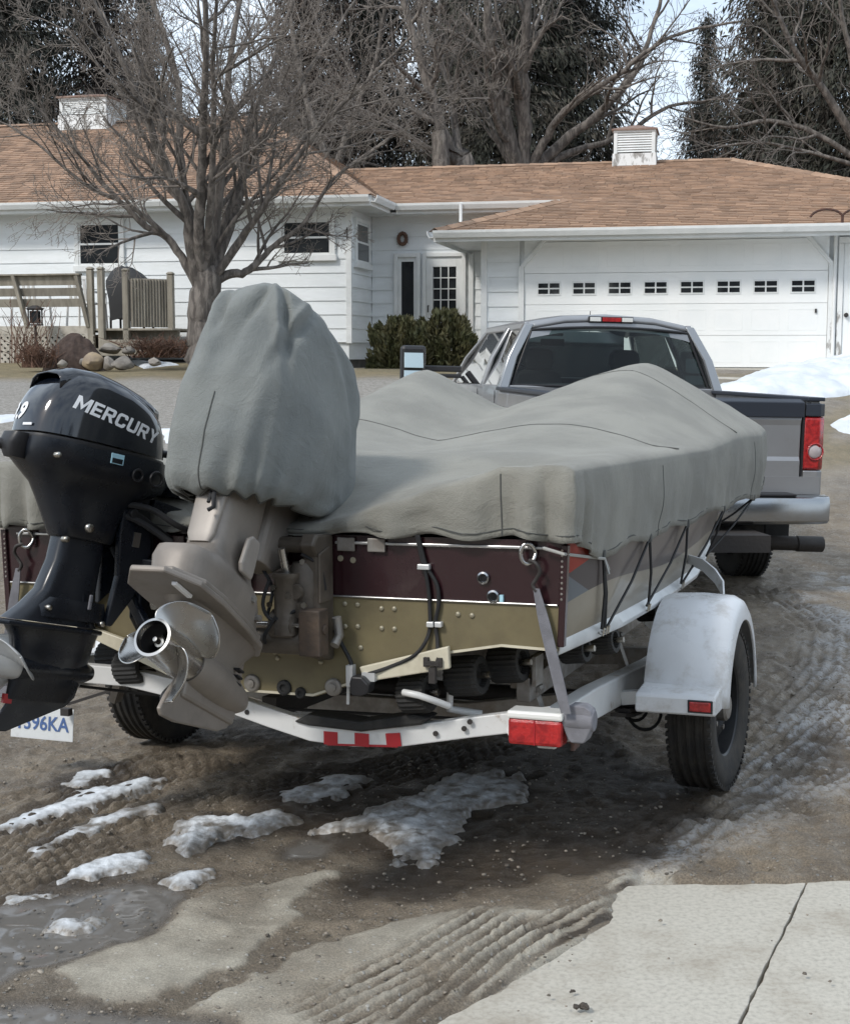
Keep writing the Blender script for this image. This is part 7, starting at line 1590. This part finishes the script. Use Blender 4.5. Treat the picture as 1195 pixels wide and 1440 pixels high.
g = G(); g.box((.1515, -.09, .372), (.003, .050, .034)); st_ = g.build('sticker', M_['blue_print'], pan, bev=.001)
g = G(); g.box((.1535, -.09, .366), (.001, .040, .016)); g.build('sticker_print', M_['cowl_black'], st_)
back = Matrix(((-1,0,0,0),(0,0,-1,0),(0,1,0,0),(0,0,0,1))) if 0 else Matrix(((1,0,0,0),(0,0,-1,0),(0,1,0,0),(0,0,0,1)))
o = text_obj('9.9', .075, Matrix.Translation((-.055, -.40, .475)) @ back, M_['white_print'], cowl, shear=.2, offset=.003, extr=0); lay_on(o, cowl, (0, 1, 0))
g = G(); g.box((.03, -.363, .432), (.05, .003, .008)); g.build('small_print', M_['white_print'], cowl)
# latch, tiller knob, bracket and lift arms
g = G(); g.loft([rrect(-.05, .05, -.405, -.34, .40, .6), rrect(-.045, .045, -.42, -.34, .36, .6), rrect(-.03, .03, -.40, -.34, .32, .6)]); g.tube([(-.02, -.40, .36), (-.06, -.46, .35)], .018, 8); g.build('rear_latch', M_['black_plastic'], kick, 50)
g = G(); g.tube([(.02, .16, .44), (.02, .22, .445)], .013, 8); g.lathe([(.012, .20), (.026, .215), (.026, .245), (.014, .255), (0, .255)], 'y', (.02, .0, .446), 12); g.build('front_knob', M_['black_plastic'], kick, 50)
g = G(); g.loft([kring(.075, .20, .34, .375), kring(.08, .16, .40, .34), kring(.05, .2, .42, .30)]); g.build('tiller_mount', M_['motor_black'], kick, 40)
g = G(); g.tube([(.05, .25, .33), (.05, .50, .30), (.05, .62, .285)], [.024, .022, .03], 10); g.build('tiller', M_['motor_black'], kick, 60)
g = G(); g.prism([(.03, .28), (.13, .28), (.17, .10), (.13, -.06), (.06, -.17), (.035, -.17), (.05, .0), (.03, .14)], 'x', .035, .062); g.build('swivel_plate', M_['motor_black'], kick, bev=.006)
g = G(); g.prism([(.03, .28), (.16, .28), (.19, .10), (.13, -.02), (.06, -.10), (.03, .1)], 'x', -.062, -.035); g.build('swivel_plate', M_['motor_black'], kick, bev=.006)
g = G(); g.box((.0632, .10, .13), (.002, .028, .05)); g.build('label_plate', M_['alu'], kick)
g = G(); g.bar((.07, .06, .215), (.09, .28, .12), .022, .03); g.tube([(.06, .06, .215), (.085, .06, .215)], .016, 8); g.build('link_arm', M_['black_plastic'], kick, bev=.004)
g = G(); g.bar((.05, .14, .26), (.07, .36, .23), .05, .035); g.bar((.05, .30, .25), (.10, .42, .12), .02, .02); g.build('carry_arm', M_['motor_black'], kick, bev=.004)
IK = KF.inverted() @ TF
def inb(g): g.M = IK; return g
for x_ in (-.68, -.44):
    g = inb(G()); g.prism([(-1.42, .76), (-1.46, .74), (-1.52, .82), (-1.50, 1.02), (-1.56, 1.14), (-1.40, 1.16), (-1.38, 1.12), (-1.42, 1.10)], 'x', x_-.022, x_+.022); g.build('clamp_bracket', M_['motor_black'], kick, bev=.006)
g = inb(G()); g.box((-.56, -1.44, 1.0), (.30, .035, .22)); g.tube([(-.70, -1.49, 1.10), (-.40, -1.49, 1.10)], .02, 10); g.build('mount_plate', M_['motor_black'], kick, bev=.005)
g = inb(G()); g.tube([(-.33, -1.46, .98), (-.345, -1.47, .86)], .040, 14); g.tube([(-.345, -1.47, .87), (-.35, -1.475, .76)], .030, 12); g.build('lift_cylinder', M_['motor_black'], kick, 50)
g = inb(G()); g.tube([(-.345, -1.515, .855), (-.24, -1.515, .87)], .006, 6); g.lathe([(.0, -1.53), (.016, -1.53), (.018, -1.51), (.0, -1.5)], 'y', (-.355, 0, .868), 10); g.build('zip_tie', M_['steel_dull'], kick, 60)
g = inb(G()); g.bar((-.50, -1.50, .95), (-.40, -1.52, .80), .03, .04); g.bar((-.62, -1.50, 1.02), (-.36, -1.50, 1.0), .04, .04); g.build('lift_arm', M_['motor_black'], kick, bev=.005)
g = inb(G()); g.box((-.36, -1.43, 1.03), (.14, .01, .14)); g.build('mount_pad', M_['maroon'], kick, bev=.01)
for pts in ([(-.50, -1.6, 1.22), (-.36, -1.55, 1.20), (-.28, -1.5, 1.14), (-.24, -1.42, 1.1)], [(-.52, -1.6, 1.20), (-.40, -1.56, 1.16), (-.30, -1.5, 1.08)], [(-.5, -1.55, 1.06), (-.44, -1.58, .98), (-.46, -1.56, .9)]):
    g = inb(G()); g.tube(smooth_poly([Vector(p) for p in pts], 4), .011, 6); g.build('hose', M_['black_cord'], kick, 60)
